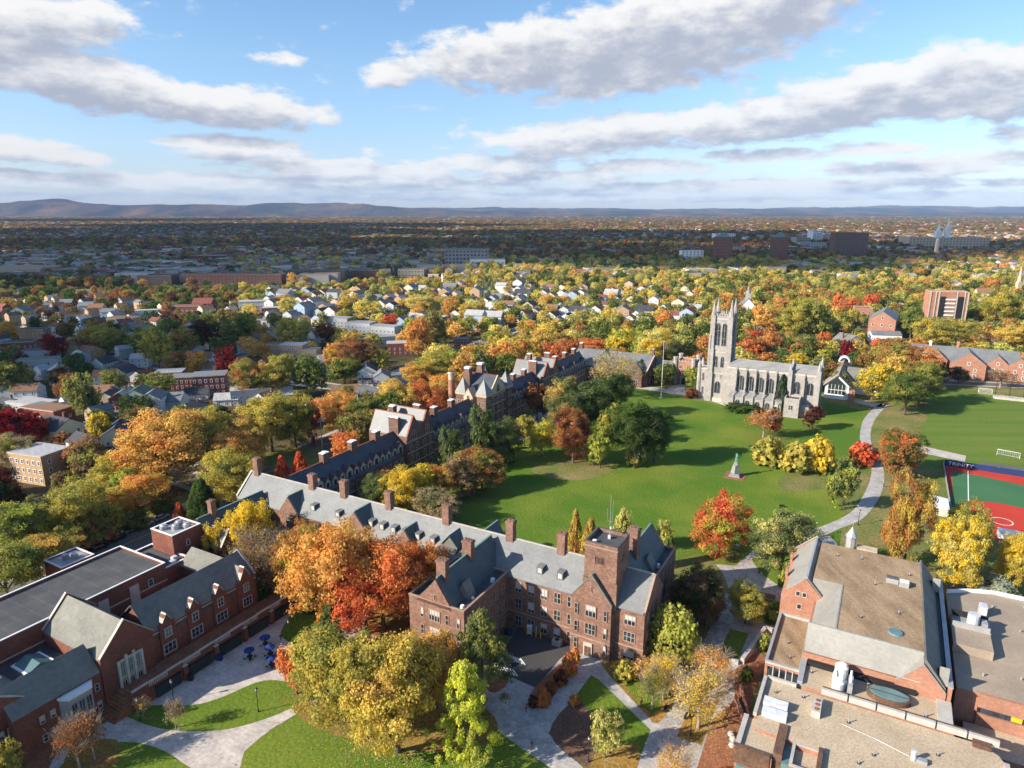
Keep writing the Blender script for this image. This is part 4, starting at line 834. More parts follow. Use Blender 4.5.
block('warehouse', 'pale warehouse behind the brick mills', 'warehouse', 190, 225, 262, 256, 40, 'brick', 'ggravel')
block('pale_offices', 'low pale office block left of the dark slab, first of its cluster', 'offices', 796, 810, 247, 238, 40, 'lime', floors=5, cols=8, win=(3, 3))
block('pale_offices', 'tallest pale office block in the cluster behind the dark slab', 'offices', 812, 822, 245, 231, 40, 'white', floors=8, cols=6, win=(3, 3))
block('pale_offices', 'broad pale office block at the right of the cluster', 'offices', 822, 845, 246, 235, 40, 'lime', floors=6, cols=12, win=(3, 3))
block('pale_offices', 'grey office block before the pale cluster', 'offices', 800, 826, 250, 243, 30, 'metal', floors=3, cols=10, win=(3, 3))
block('pale_offices', 'white office block far left of the pale cluster', 'offices', 715, 735, 241, 234, 40, 'white', floors=4, cols=10, win=(3, 3))
def hosp(r, w, h, d):
    for x, hh, ww in ((-16, 34, 7), (8, 52, 5)):
        q = MB(); q.box(x - ww, x + ww, d / 2 - ww, d / 2 + ww, h, h + hh * .5, 'white'); q.cyl(x, d / 2, h + hh * .5, h + hh, ww * .8, .5, 'white', 8); part('lantern_tower', q, r)
block('hospital', 'long pale brown institution with two lantern spires on the right horizon', 'institution', 908, 988, 250, 238, 50, 'tan', 'copper', floors=5, cols=24, win=(3, 3), extra=hosp)
def obelisk():
    x, y, w = span(933, 937, 258)
    r = thing('pale_obelisk', 'slim pale tower standing before the long institution', 'tower', xy=(x, y))
    q = MB(); q.add([(-3, -3, 0), (3, -3, 0), (3, 3, 0), (-3, 3, 0), (-2.2, -2.2, 38), (2.2, -2.2, 38), (2.2, 2.2, 38), (-2.2, 2.2, 38), (0, 0, 41)], [(0, 1, 5, 4), (1, 2, 6, 5), (2, 3, 7, 6), (3, 0, 4, 7), (4, 5, 8), (5, 6, 8), (6, 7, 8), (7, 4, 8)], 'trim'); part('shaft', q, r)
obelisk()
def glazed_bay(r, w, h, d):
    for x in (-w * .18, w * .30):
        q = MB(); q.box(x - 2.2, x + 2.2, -.6, -.01, 1, h - 3, 'black'); part('stair_slot', q, r)
    q = MB()
    for k in range(7): q.box(-w * .1, w * .16, -.9, -.02, h * .1 + k * h * .115, h * .1 + k * h * .115 + 1.1, 'white')
    part('balcony_stack', q, r)
    q = MB()
    for x in (-w * .5, -w * .36, -w * .27, w * .2, w * .4, w * .49): q.box(x - .35, x + .35, -.5, -.01, 0, h + 1, 'trim')
    part('stone_rib', q, r)
block('brick_residence_tower', 'tall pinkish brick slab with pale ribs and stacked balconies on the right', 'tower block', 928, 962, 327, 293, 14, 'obrick', 'trim', rz=R(-12), extra=glazed_bay)
def gabled(name, label, cat, px0, px1, pyb, pye, pyr, depth, wall, roofm, rz=0.0, ax='a', floors=2, cols=4, chim=0, win=(1.2, 1.6), wsur='white', group=None):
    x, y, w = span(px0, px1, pyb); FARB.append((x, y, w, depth)); ze = height_at(pye, y); zr = ze + max(2.0, (height_at(pyr, y + depth / 2) - ze))
    r = thing(name, label, cat, xy=(x, y), rz=rz, group=group)
    q = MB(); gwall(q, -w / 2, w / 2, 0, depth, 0, ze, zr, ax, wall); part('wall', q, r)
    q = MB(); roof(q, -w / 2, w / 2, 0, depth, ze, zr, ax, roofm, over=.4); part('roof', q, r)
    fh = ze / floors
    me = winmesh(win[0], win[1], 1, 2, wsur, wsur)
    for f in range(floors):
        for c in range(cols): inst('window', me, r, -w / 2 + w * (c + .5) / cols, 0, fh * f + fh * .28, 0)
        n2 = max(2, int(depth / 4))
        for c in range(n2): inst('window', me, r, -w / 2, depth * (c + .5) / n2, fh * f + fh * .28, SIDE['W']); inst('window', me, r, w / 2, depth * (c + .5) / n2, fh * f + fh * .28, SIDE['E'])
    if ax == 'b': inst('window', me, r, 0, 0, ze + .3, 0)
    for k in range(chim):
        q = MB(); cx = w * (-.25 + .5 * k); q.box(cx - .5, cx + .5, depth / 2 - .4, depth / 2 + .4, ze, zr + 1.6, 'brown'); part('chimney', q, r)
    return r
gabled('brick_house', 'large orange brick gabled house with grey roof below the pinkish tower slab', 'house', 868, 892, 338, 320, 309, 34, 'obrick', 'slateL', ax='b', floors=2, cols=3, rz=R(-32), win=(1.6, 2.2))
block('brick_annex', 'small square brick building left of the orange gabled house', 'house', 854, 870, 322, 309, 14, 'obrick', 'tar', floors=2, cols=3, rz=R(-20))
gabled('grey_wing', 'low grey-roofed wing in front of the orange gabled house', 'house', 872, 900, 343, 335, 331, 10, 'white', 'slateL', floors=1, cols=5, rz=R(-10))
gabled('tudor_house', 'white half-timbered gabled house among red trees behind the pavilion', 'house', 842, 866, 354, 344, 334, 14, 'white', 'slateM', ax='b', cols=2, rz=R(20), chim=2)
gabled('white_cottage', 'white cottage with brown roof behind the chapel among orange trees', 'house', 756, 770, 330, 325, 320, 14, 'white', 'tan', ax='a', floors=2, cols=3, rz=R(-30), chim=1)
def white_church():
    x, y, w = span(738, 757, 318)
    r = thing('steepled_chapel', 'grey slate gabled church with small white steeple behind the tower', 'church', xy=(x, y), rz=R(-15)); h = 9
    q = MB(); gwall(q, -9, 9, 0, 26, 0, 7, 17, 'b', 'white'); part('wall', q, r)
    q = MB(); roof(q, -9, 9, 0, 26, 7, 17, 'b', 'slateL', over=.5); part('roof', q, r)
    q = MB(); q.box(-2.2, 2.2, 9.2, 13.6, 14, 21, 'lime'); q.cyl(0, 11.4, 21, 23.5, 1.9, 1.9, 'lime', 8); q.cyl(0, 11.4, 23.5, height_at(283, y), 1.4, .1, 'slateL', 8); part('steeple', q, r)
    inst('window', winmesh(1.6, 3.4, 2, 2, 'white', 'white', arch=True), r, 0, 0, 7)
white_church()
def spire_right():
    x, y, w = span(1010, 1022, 300)
    r = thing('stone_spire', 'pale stone church spire at the right edge above the trees', 'church spire', xy=(x, y))
    q = MB(); q.box(-2.2, 2.2, -2.2, 2.2, 0, 20, 'tan'); q.cyl(0, 0, 20, height_at(266, y), 2.3, .2, 'tan', 8); part('spire', q, r)
spire_right()
# ================================================================ GROUND
def grid_ground():
    m = surf('suburban_ground', (.05, .055, .022), (.12, .085, .05), .012, detail=9, rough=1, spec=.05, fine=.35, fine_scale=.12, lo=.35, hi=.68)
    b = MB()
    xs = [-26000, -8000, -3000, -1200, -400, 0, 400, 1200, 3000, 8000, 26000]; ys = [-1500, -300, 0, 200, 500, 1000, 2500, 6000, 12000, 26000]
    b.v = [(x, y, 0) for y in ys for x in xs]; n = len(xs); b.mi(m)
    for j in range(len(ys) - 1):
        for i in range(n - 1): b.f.append([j * n + i, j * n + i + 1, (j + 1) * n + i + 1, (j + 1) * n + i]); b.m.append(0)
    o = link(bpy.data.objects.new('ground', b.mesh('ground'))); tag(o, kind='structure')
grid_ground()
def smooth(pts, closed=True, k=4):
    out = []; n = len(pts)
    for i in range(n if closed else n - 1):
        p0, p1, p2, p3 = [np.array(pts[(i + j) % n] if closed else pts[max(0, min(n - 1, i + j))], float) for j in (-1, 0, 1, 2)]
        for s in range(k):
            t = s / k; out.append(tuple(.5 * ((2 * p1) + (-p0 + p2) * t + (2 * p0 - 5 * p1 + 4 * p2 - p3) * t * t + (-p0 + 3 * p1 - 3 * p2 + p3) * t ** 3)))
    if not closed: out.append(tuple(pts[-1]))
    return out
def sheet(name, pts, z, m, sm=True, world=False, kind='structure', kerb=None, th=None):
    w = [p if world else P(*p) for p in pts]
    if sm: w = smooth(w)
    b = MB()
    if sum(w[i][0] * w[(i + 1) % len(w)][1] - w[(i + 1) % len(w)][0] * w[i][1] for i in range(len(w))) < 0: w = w[::-1]
    if th: b.prism(w, z - th, z, kerb or m, m)
    else: b.add([(x, y, z) for x, y in w], [tuple(range(len(w)))], m)
    o = link(bpy.data.objects.new(name, b.mesh(name))); tag(o, kind=kind); return o
def strip(name, pts, wid, z, m, world=False, th=None):
    w = [p if world else P(*p) for p in pts]; w = smooth(w, False, 6); Lf, Rt = [], []
    for i, p in enumerate(w):
        a, c = w[max(i - 1, 0)], w[min(i + 1, len(w) - 1)]; d = np.array(c) - np.array(a); d = d / max(1e-6, np.hypot(*d)); nn = (-d[1], d[0])
        Lf.append((p[0] + nn[0] * wid / 2, p[1] + nn[1] * wid / 2)); Rt.append((p[0] - nn[0] * wid / 2, p[1] - nn[1] * wid / 2))
    b = MB(); n = len(w)
    b.add([(x, y, z) for x, y in Lf] + [(x, y, z) for x, y in Rt], [(i, n + i, n + i + 1, i + 1) for i in range(n - 1)], m)
    o = link(bpy.data.objects.new(name, b.mesh(name))); tag(o, kind='structure'); return o
def cc(*p): return [W(*q) for q in p]
# broad campus grass, then the brighter quad, fields and worn patches
sheet('lawn', cc((-135, -60), (-100, -130), (150, -140), (190, 60), (190, 330), (60, 345), (-20, 262), (-100, 262), (-135, 200)), .01, 'lawnD', sm=False, world=True)
sheet('lawn', cc((-73, 13), (60, 52), (64, 62), (62, 120), (66, 170), (68, 235), (46, 245), (44, 205), (-12, 216), (-40, 226), (-66, 216), (-72, 150)), .02, 'lawn', sm=False, world=True)
sheet('lawn', cc((86, 172), (170, 165), (185, 250), (175, 318), (120, 300), (92, 305), (85, 240)), .02, 'lawnF', sm=False, world=True)
for pts in ([(532, 472), (545, 463), (575, 460), (600, 462), (612, 470), (595, 478), (565, 480)], [(778, 488), (785, 474), (805, 472), (838, 478), (835, 486), (800, 492)]):
    sheet('bare_earth', pts, .03, 'lawnD')
sheet('bare_earth', [(882, 455), (905, 450), (925, 425), (925, 400), (895, 402), (878, 425)], .03, 'lawnD')
# bottom-left plaza and lawns
PV = 'pave'
sheet('plaza', [(38, 775), (60, 752), (118, 715), (150, 692), (170, 684), (235, 640), (283, 606), (296, 598), (330, 598), (372, 640), (400, 655), (405, 700), (340, 706), (300, 712), (270, 730), (252, 748), (236, 790), (40, 800)], .035, PV, sm=False)
def zz(*p): return [(x / 3.097, 520 + y / 3.097) for x, y in p]
sheet('lawn', zz((385, 600), (480, 574), (600, 573), (690, 548), (800, 502), (880, 500), (990, 535), (1010, 552), (950, 560), (870, 598), (780, 630), (680, 652), (560, 654), (470, 640), (405, 615)), .06, 'lawn', th=.06, kerb='conc')
sheet('lawn', zz((180, 775), (235, 728), (330, 693), (420, 690), (500, 712), (560, 750), (590, 800), (180, 830)), .06, 'lawn', th=.06, kerb='conc')
sheet('lawn', zz((870, 345), (920, 270), (960, 262), (1010, 300), (1040, 350), (1000, 400), (930, 395), (885, 372)), .06, 'lawn', th=.06, kerb='conc')
sheet('mulch_bed', [(66, 768), (72, 750), (100, 740), (118, 742), (112, 768)], .07, 'leafy')
sheet('mulch_bed', [(25, 768), (40, 752), (85, 722), (112, 700), (118, 710), (60, 750), (42, 785)], .05, 'mulchR')
sheet('lawn', [(232, 800), (244, 752), (262, 736), (298, 716), (360, 706), (430, 705), (487, 718), (500, 733), (524, 750), (556, 772), (560, 830), (240, 850)], .05, 'lawn', sm=False)
sheet('leaf_litter', [(285, 700), (320, 702), (420, 700), (480, 706), (498, 730), (470, 752), (400, 748), (320, 730)], .055, 'leafy')
sheet('leaf_litter', [(300, 605), (340, 590), (420, 585), (440, 600), (425, 650), (380, 655), (335, 640)], .05, 'leafy')
sheet('path', [(330, 610), (352, 612), (380, 640), (420, 652), (415, 665), (370, 655), (340, 632)], .056, PV)
sheet('path', [(262, 575), (285, 572), (296, 590), (300, 604), (282, 610), (268, 600)], .056, PV)
# centre courts
sheet('plaza', [(470, 770), (478, 700), (500, 672), (535, 640), (600, 646), (640, 652), (700, 640), (725, 600), (700, 575), (690, 562), (735, 566), (760, 545), (830, 536), (838, 545), (778, 560), (762, 575), (790, 590), (785, 604), (770, 640), (745, 670), (742, 700), (725, 770), (705, 800), (590, 800), (540, 775)], .035, 'paveG', sm=False)
def z3(*p): return [(540 + x / 3.69, 560 + y / 3.69) for x, y in p]
sheet('lawn', z3((188, 425), (215, 440), (408, 628), (385, 690), (340, 790), (190, 800), (30, 640)), .06, 'lawn', sm=False, th=.06, kerb='conc')
sheet('mulch_bed', z3((36, 640), (130, 520), (200, 590), (215, 680), (180, 770)), .066, 'mulch')
sheet('leaf_litter', z3((180, 775), (220, 700), (330, 680), (370, 690), (340, 790), (190, 800)), .067, 'leafy')
sheet('lawn', z3((228, 388), (290, 365), (430, 330), (500, 440), (505, 500), (450, 590), (418, 600), (390, 570)), .06, 'leafy', th=.06, kerb='conc')
sheet('lawn', z3((290, 420), (400, 400), (470, 480), (430, 560), (390, 550), (330, 480)), .066, 'lawn')
sheet('lawn', z3((560, 520), (620, 480), (680, 470), (595, 685), (505, 652)), .06, 'leafy', sm=False, th=.06, kerb='conc')
sheet('lawn', z3((668, 330), (700, 255), (770, 272), (722, 392)), .06, 'lawn', sm=False, th=.06, kerb='conc')
sheet('lawn', z3((560, 230), (628, 236), (590, 320), (540, 330), (480, 300), (490, 240)), .06, 'lawnD', th=.06, kerb='conc')
sheet('lawn', [(752, 560), (765, 552), (790, 553), (795, 590), (770, 580)], .06, 'lawn', th=.06, kerb='conc')
sheet('lawn', [(655, 570), (700, 555), (720, 570), (728, 590), (715, 600), (690, 600), (665, 600)], .06, 'lawnD', th=.06, kerb='conc')
sheet('lawn', [(738, 600), (760, 598), (785, 606), (780, 625), (760, 622), (745, 612)], .06, 'lawn', th=.06, kerb='conc')
sheet('parking_lot', [(507, 646), (519, 624), (545, 626), (578, 645), (560, 659), (536, 688), (508, 676), (494, 667)], .045, 'asphalt', sm=False)
for i in range(7):
    x, y = P(497 + i * 3, 671 + i * .75 - 2.5); b = MB(); b.box(-.15, .15, -1.2, 1.2, .05, .056, 'line'); o = link(bpy.data.objects.new('road_marking', b.mesh('marking'))); o.location = (x, y, 0); o.rotation_euler.z = R(25); tag(o, kind='structure')
    x, y = P(507 + i * 2.6, 657 + i * .8); o = link(bpy.data.objects.new('road_marking', o.data)); o.location = (x, y, 0); o.rotation_euler.z = R(25); tag(o, kind='structure')
sheet('mulch_bed', [(484, 684), (497, 676), (508, 678), (504, 688), (492, 693)], .062, 'mulchR')
sheet('mulch_bed', [(560, 664), (577, 652), (572, 672), (556, 692), (548, 706), (538, 709), (530, 703), (533, 690)], .062, 'mulchR', th=.06, kerb='conc')
sheet('mulch_bed', [(735, 670), (758, 650), (766, 660), (752, 700), (748, 775), (690, 790), (712, 720), (735, 700)], .05, 'mulchR', sm=False)
# long walk across the lawn
Lp = [(883, 402.6), (873.7, 408), (864, 419), (860.5, 430), (860, 441), (864, 455), (871, 465), (870, 480), (862, 498), (850, 513), (828, 524), (800, 533), (770, 538)]
Rp = [(889, 404.5), (880, 413), (873.7, 422), (870.6, 433), (871.4, 444), (876, 455), (883, 467), (884, 482), (878, 500), (862, 519), (840, 528.5), (818, 538), (780, 550)]
sheet('path', smooth(Lp, False, 4) + smooth(Rp, False, 4)[::-1], .04, 'paveG', sm=False)
sheet('path', smooth([(628, 387), (660, 392), (705, 399.5), (735, 410)], False) + smooth([(735, 407.5), (705, 397), (662, 388.5), (628, 384)], False), .04, PV, sm=False)
sheet('path', [(664, 391), (676, 385), (690, 384), (684, 389), (692, 395), (703, 399), (690, 398), (678, 392)], .045, PV)
sheet('path', [(838, 396), (850, 401), (875, 407), (885, 405), (868, 401), (850, 397)], .04, PV)
sheet('terrace_paving', [(440, 441), (470, 432), (520, 424), (560, 398), (566, 410), (540, 432), (500, 446), (450, 455)], .03, 'paveG')
# streets
ROADS = []
def road(name, pts, wid, centre=True, world=False):
    w = [p if world else P(*p) for p in pts]; ROADS.append((smooth(w, False, 5), wid))
    strip(name, w, wid + 4.5, .025, 'conc', world=True); strip(name, w, wid, .04, 'asphaltL', world=True)
    if centre: strip('road_marking', w, .3, .046, 'yellow', world=True)
road('road', cc((-116.5, -190), (-116.5, -60), (-118, 0), (-126, 45), (-130, 90), (-128, 150), (-128, 260)), 13.5, world=True)
road('road', cc((-126, 20), (-152, 22), (-190, 10), (-300, -40), (-500, -120)), 8, False, world=True)
road('road', cc((-135, 150), (-230, 145), (-420, 120), (-700, 80)), 8, False, world=True)
road('road', cc((-128, 255), (-250, 270), (-500, 300), (-900, 330)), 9, False, world=True)
road('road', cc((-160, 30), (-180, 150), (-190, 270), (-200, 420)), 7, False, world=True)
road('road', cc((-290, -60), (-300, 100), (-320, 280), (-330, 460)), 7, False, world=True)
road('road', [(800, 376), (900, 380), (1024, 386), (1150, 392)], 8, False)
road('highway', [(-120, 293), (0, 292), (120, 290.5), (250, 289), (330, 285), (420, 280), (470, 276), (520, 273)], 30, False)
road('highway', [(560, 262), (700, 259), (850, 262), (1024, 266), (1150, 268)], 24, False)
sheet('parking_lot', [(470, 262), (560, 258), (640, 262), (600, 270), (500, 270)], .03, 'asphaltL', sm=False)
sheet('bare_earth', [(262, 457), (285, 448), (330, 450), (345, 455), (300, 466), (270, 468)], .05, 'lawnD')
sheet('parking_lot', [(980, 322), (998, 322), (1020, 332), (1000, 345), (978, 346)], .03, 'pave', sm=False)
# athletics
sheet('sports_turf', cc((93, 106), (160, 106), (160, 169), (93, 170)), .05, 'turfR', sm=False, world=True)
sheet('sports_turf', [(952, 471), (985, 477), (1024, 485.5), (1100, 502), (1100, 535), (1060, 518), (1024, 508.5), (1000, 503.5), (980, 501), (967, 500), (972, 514), (980, 528), (965, 525), (944.5, 522), (944.8, 497), (952.5, 497)], .056, 'turfG', sm=False)
strip('line_marking', [(968.5, 504), (968.2, 487), (968, 471)], .3, .062, 'line')
n = 24; RC = CP(1002, 521.5); strip('line_marking', cc(*[(RC[0] + 2.8 * math.cos(k * math.pi * 2 / n), RC[1] + 2.8 * math.sin(k * math.pi * 2 / n)) for k in range(n + 1)]), .3, .064, 'line', world=True)
sheet('path', cc((104, 172), (165, 168), (165, 184), (106, 181)), .05, 'asphaltL', sm=False, world=True)
sheet('path', cc((80, 183), (100, 178), (101, 186), (84, 192)), .045, 'pave', sm=False, world=True)
def rail(name, label, cat, p0, p1, h, m, th=.3, post=None, z0=0, mesh=None):
    r = thing(name, label, cat, p0); dx, dy = p1[0] - p0[0], p1[1] - p0[1]; ln = math.hypot(dx, dy); n = (-dy / ln * th / 2, dx / ln * th / 2)
    q = MB(); q.prism([(p0[0] + n[0], p0[1] + n[1]), (p1[0] + n[0], p1[1] + n[1]), (p1[0] - n[0], p1[1] - n[1]), (p0[0] - n[0], p0[1] - n[1])], z0, h, m); part('panel', q, r)
    k = max(1, int(ln / (post or 6)))
    for i in range(k + 1):
        x, y = p0[0] + dx * i / k, p0[1] + dy * i / k; q = MB(); q.box(x - .1, x + .1, y - .1, y + .1, 0, h + .15, 'metal'); part('post', q, r)
    return r
ff = rail('padded_fence', 'navy blue padded fence along the far side of the red and green turf', 'fence', (93, 170.4), (160, 169.4), 2.2, 'navy', .4, 8)
rail('side_fence', 'pale mesh fence along the left edge of the red turf', 'fence', (92.6, 106), (92.6, 170), 1.3, 'metal', .12, 6)
rail('dugout_wall', 'low pale wall and dugout roof at the near edge of the red turf', 'wall', (103.5, 109), (160, 108.2), 2.4, 'white', 2.6, 12)
cu = bpy.data.curves.new('lettering', 'FONT'); cu.body = 'TRINITY'; cu.size = 1.9; cu.extrude = .02
tmp = link(bpy.data.objects.new('tmp_text', cu)); bpy.context.view_layer.update()
tme = bpy.data.meshes.new_from_object(tmp.evaluated_get(bpy.context.evaluated_depsgraph_get())); bpy.data.objects.remove(tmp); tme.materials.clear(); tme.materials.append(M['white'])
o = link(bpy.data.objects.new('lettering', tme)); o.parent = ff; f = OFF[ff.name]; o.scale = (1.15, 1, 1); o.location = (94 - f[0], 170.0 - f[1], .45); o.rotation_euler = (R(90), 0, 0)
def shed():
    r = thing('white_shed', 'small white storage shed beside the left corner of the red turf', 'shed', (89.5, 122))
    q = MB(); q.box(87.6, 91.4, 117, 126, 0, 2.6, 'trim'); part('wall', q, r)
    q = MB(); q.extr([(87.3, 2.62), (91.7, 2.62), (91.7, 2.8), (87.3, 3.3)], 'b', 116.7, 126.3, 'white'); part('roof', q, r)
shed()
def goal(name, label, ab, w, rz=0):
    x, y = W(*ab); r = thing(name, label, 'goal', xy=(x, y), rz=rz); f = MB()
    f.tube([(-w / 2, 0, 0), (-w / 2, 0, 2.4), (w / 2, 0, 2.4), (w / 2, 0, 0)], [.09] * 4, 'white', 6); part('goal_frame', f, r)
    f = MB(); f.tube([(-w / 2, 0, 2.4), (-w / 2, 1.9, 0), (w / 2, 1.9, 0), (w / 2, 0, 2.4)], [.07] * 4, 'white', 6)
    for k in range(13): x0 = -w / 2 + w * k / 12; f.tube([(x0, .05, 2.4), (x0, 1.9, .05)], [.03, .03], 'white', 3)
    for k in range(5): yy = 1.9 * k / 4; f.tube([(-w / 2, yy, 2.4 - 2.35 * k / 4), (w / 2, yy, 2.4 - 2.35 * k / 4)], [.03, .03], 'white', 3)
    part('net', f, r)
x0 = CP(1008, 457); goal('soccer_goal', 'white framed goal with net on the near edge of the playing field', x0, 7.3, R(-42))
x0 = CP(985, 393); goal('soccer_goal', 'small white goal with net at the far side of the playing field', x0, 6, R(150))
def backstop():
    r = thing('batting_cage', 'pale walled enclosure with tall poles at the far right of the field', 'enclosure', CP(1010, 400))
    a, b = CP(1010, 400); q = MB(); q.box(a - 7, a + 10, b - 1, b + 4, 0, 1.1, 'trim', 'pave'); part('low_wall', q, r)
    for k in range(3):
        q = MB(); q.tube([(a - 6 + 6 * k, b + 4.2, 0), (a - 6 + 6 * k, b + 4.2, 9)], [.15, .12], 'black', 6); part('pole', q, r)
backstop()

# ================================================================ SMALL THINGS
def statue():
    a, b = CP(735, 476); r = thing('statue', 'green bronze figure with outstretched arm on a tapered stone pedestal on the lawn', 'statue', (a, b))
    q = MB(); q.box(a - 3.6, a + 3.6, b - 3.6, b + 3.6, .03, .12, 'mulchR'); part('brick_surround', q, r)
    q = MB(); q.box(a - 1.9, a + 1.9, b - 1.9, b + 1.9, .12, .7, 'granite'); q.box(a - 1.5, a + 1.5, b - 1.5, b + 1.5, .7, 1.2, 'granite')
    q.cyl(a, b, 1.2, 4.4, 1.7, .95, 'granite', 4); q.box(a - .85, a + .85, b - .85, b + .85, 4.4, 4.8, 'granite'); q.box(a - .6, a + .6, b - .6, b + .6, 4.8, 5.6, 'granite'); part('pedestal', q, r)
    o = body('figure', [((0, 0, 1.55), .2), ((0, 0, 1.0), .26), ((0, 0, 2.2), .3), ((0, 0, 2.75), .27), ((0, 0, 3.0), .1), ((0, 0, 3.25), .19), ((-.35, 0, 2.75), .12), ((-.5, -.5, 2.9), .09), ((-.55, -1.0, 3.1), .07), ((.38, 0, 2.7), .12), ((.45, 0, 2.2), .1), ((.4, -.15, 1.8), .08), ((.15, 0, 1.5), .2), ((.2, .05, .8), .2), ((.2, 0, .05), .22), ((-.18, 0, 1.5), .2), ((-.2, -.1, .8), .2), ((-.2, -.1, .05), .22)],
             [(0, 2), (2, 3), (3, 4), (4, 5), (3, 6), (6, 7), (7, 8), (3, 9), (9, 10), (10, 11), (0, 12), (12, 13), (13, 14), (0, 15), (15, 16), (16, 17)], M['bronze'])
    f = OFF[r.name]; o.parent = r; o.location = (a - f[0], b - f[1], 5.6); o.scale = (.95, .95, 1)
def body(name, vs, es, mat, sub=1):
    me = bpy.data.meshes.new(name); use = sorted({i for e in es for i in e}); mp = {u: k for k, u in enumerate(use)}
    me.from_pydata([vs[u][0] for u in use], [(mp[a], mp[b]) for a, b in es], []); me.materials.append(mat)
    o = link(bpy.data.objects.new(name, me)); s = o.modifiers.new('skin', 'SKIN')
    for u in use: sv = me.skin_vertices[0].data[mp[u]]; sv.radius = (vs[u][1], vs[u][1]); sv.use_root = (mp[u] == 0)
    o.modifiers.new('sub', 'SUBSURF').levels = sub; o.modifiers[-1].render_levels = sub
    OFF[o.name] = (0, 0, 0); return o
statue()
SKIN = surf('skin_tone', (.5, .3, .2), (.45, .27, .18), 5); DEN = {}
def person(px, py, top, leg, label, rz=0.0, stride=.25, hair=(.05, .03, .02), z=0, sitting=False, group=None):
    x, y = P(px, py, z); r = thing('person', label, 'person', xy=(x, y), rz=rz, group=group, z=0)
    def cm(c):
        if c not in DEN: DEN[c] = surf('cloth_%d' % len(DEN), c, tuple(v * .8 for v in c), 4)
        return DEN[c]
    s = stride
    o = body('body', [((0, 0, .93), .15), ((0, 0, 1.15), .14), ((0, 0, 1.38), .15), ((0, 0, 1.5), .06), ((0, -.01, 1.64), .1), ((0, 0, 1.73), .07),
        ((-.2, 0, 1.4), .06), ((-.27, .12 * s * 4, 1.12), .045), ((-.27, -.05 + .15 * s * 4, .88), .035), ((.2, 0, 1.4), .06), ((.27, -.1 * s * 4, 1.12), .045), ((.27, -.2 * s * 4, .9), .035),
        ((-.1, 0, .88), .09), ((-.11, -s * .5, .5), .065), ((-.11, -s * .9, .08), .045), ((-.11, -s * .9 - .14, .04), .035), ((.1, 0, .88), .09), ((.11, s * .3, .5), .065), ((.11, s * 1.0, .1), .045), ((.11, s * 1.0 - .13, .04), .035)],
        [(0, 1), (1, 2), (2, 3), (3, 4), (4, 5), (2, 6), (6, 7), (7, 8), (2, 9), (9, 10), (10, 11), (0, 12), (12, 13), (13, 14), (14, 15), (0, 16), (16, 17), (17, 18), (18, 19)], SKIN)
    o.parent = r
    o2 = body('jacket', [((0, 0, .95), .19), ((0, 0, 1.15), .18), ((0, 0, 1.4), .19), ((-.21, 0, 1.41), .085), ((-.28, .12 * s * 4, 1.12), .07), ((-.275, -.04 + .14 * s * 4, .93), .055), ((.21, 0, 1.41), .085), ((.28, -.1 * s * 4, 1.12), .07), ((.275, -.18 * s * 4, .95), .055)],
        [(0, 1), (1, 2), (2, 3), (3, 4), (4, 5), (2, 6), (6, 7), (7, 8)], cm(top)); o2.parent = r
    o3 = body('trousers', [((0, 0, .95), .165), ((-.1, 0, .86), .12), ((-.11, -s * .5, .5), .09), ((-.11, -s * .88, .12), .07), ((.1, 0, .86), .12), ((.11, s * .3, .5), .09), ((.11, s * .97, .14), .07)], [(0, 1), (1, 2), (2, 3), (0, 4), (4, 5), (5, 6)], cm(leg)); o3.parent = r
    q = MB(); q.cyl(0, .01, 1.66, 1.8, .12, .08, cm(hair), 10); h = part('hair', q, r)
    return r
person(531.5, 748, (.03, .06, .2), (.1, .1, .12), 'person in dark blue walking on the paving by the big lawn', R(40))
person(641, 0 + 706, (.25, .05, .04), (.03, .03, .05), 'person in a dark red top walking the diagonal path', R(-130))
person(795, 553, (.6, .6, .62), (.05, .06, .12), 'person in white standing at the path corner beside the pale-leaved tree', R(30), .05)
person(792.5, 551, (.02, .02, .03), (.1, .12, .2), 'person in black beside the person in white at the path corner', R(190), .05)
person(883.5, 487, (.03, .12, .3), (.02, .02, .03), 'person in blue walking the curved path beside the trees', R(160))
person(869, 412, (.02, .02, .02), (.02, .02, .03), 'person in black at the top of the curved path', R(190))
person(883, 407, (.6, .4, .05), (.05, .05, .06), 'person in yellow near the far end of the curved path', R(0))
person(526, 712, (.35, .1, .05), (.04, .04, .06), 'person in rust jacket bending by the hedge bed', R(60), .1)
person(281, 640, (.02, .02, .03), (.2, .18, .15), 'person in black standing among the blue patio umbrellas', R(60), .05)

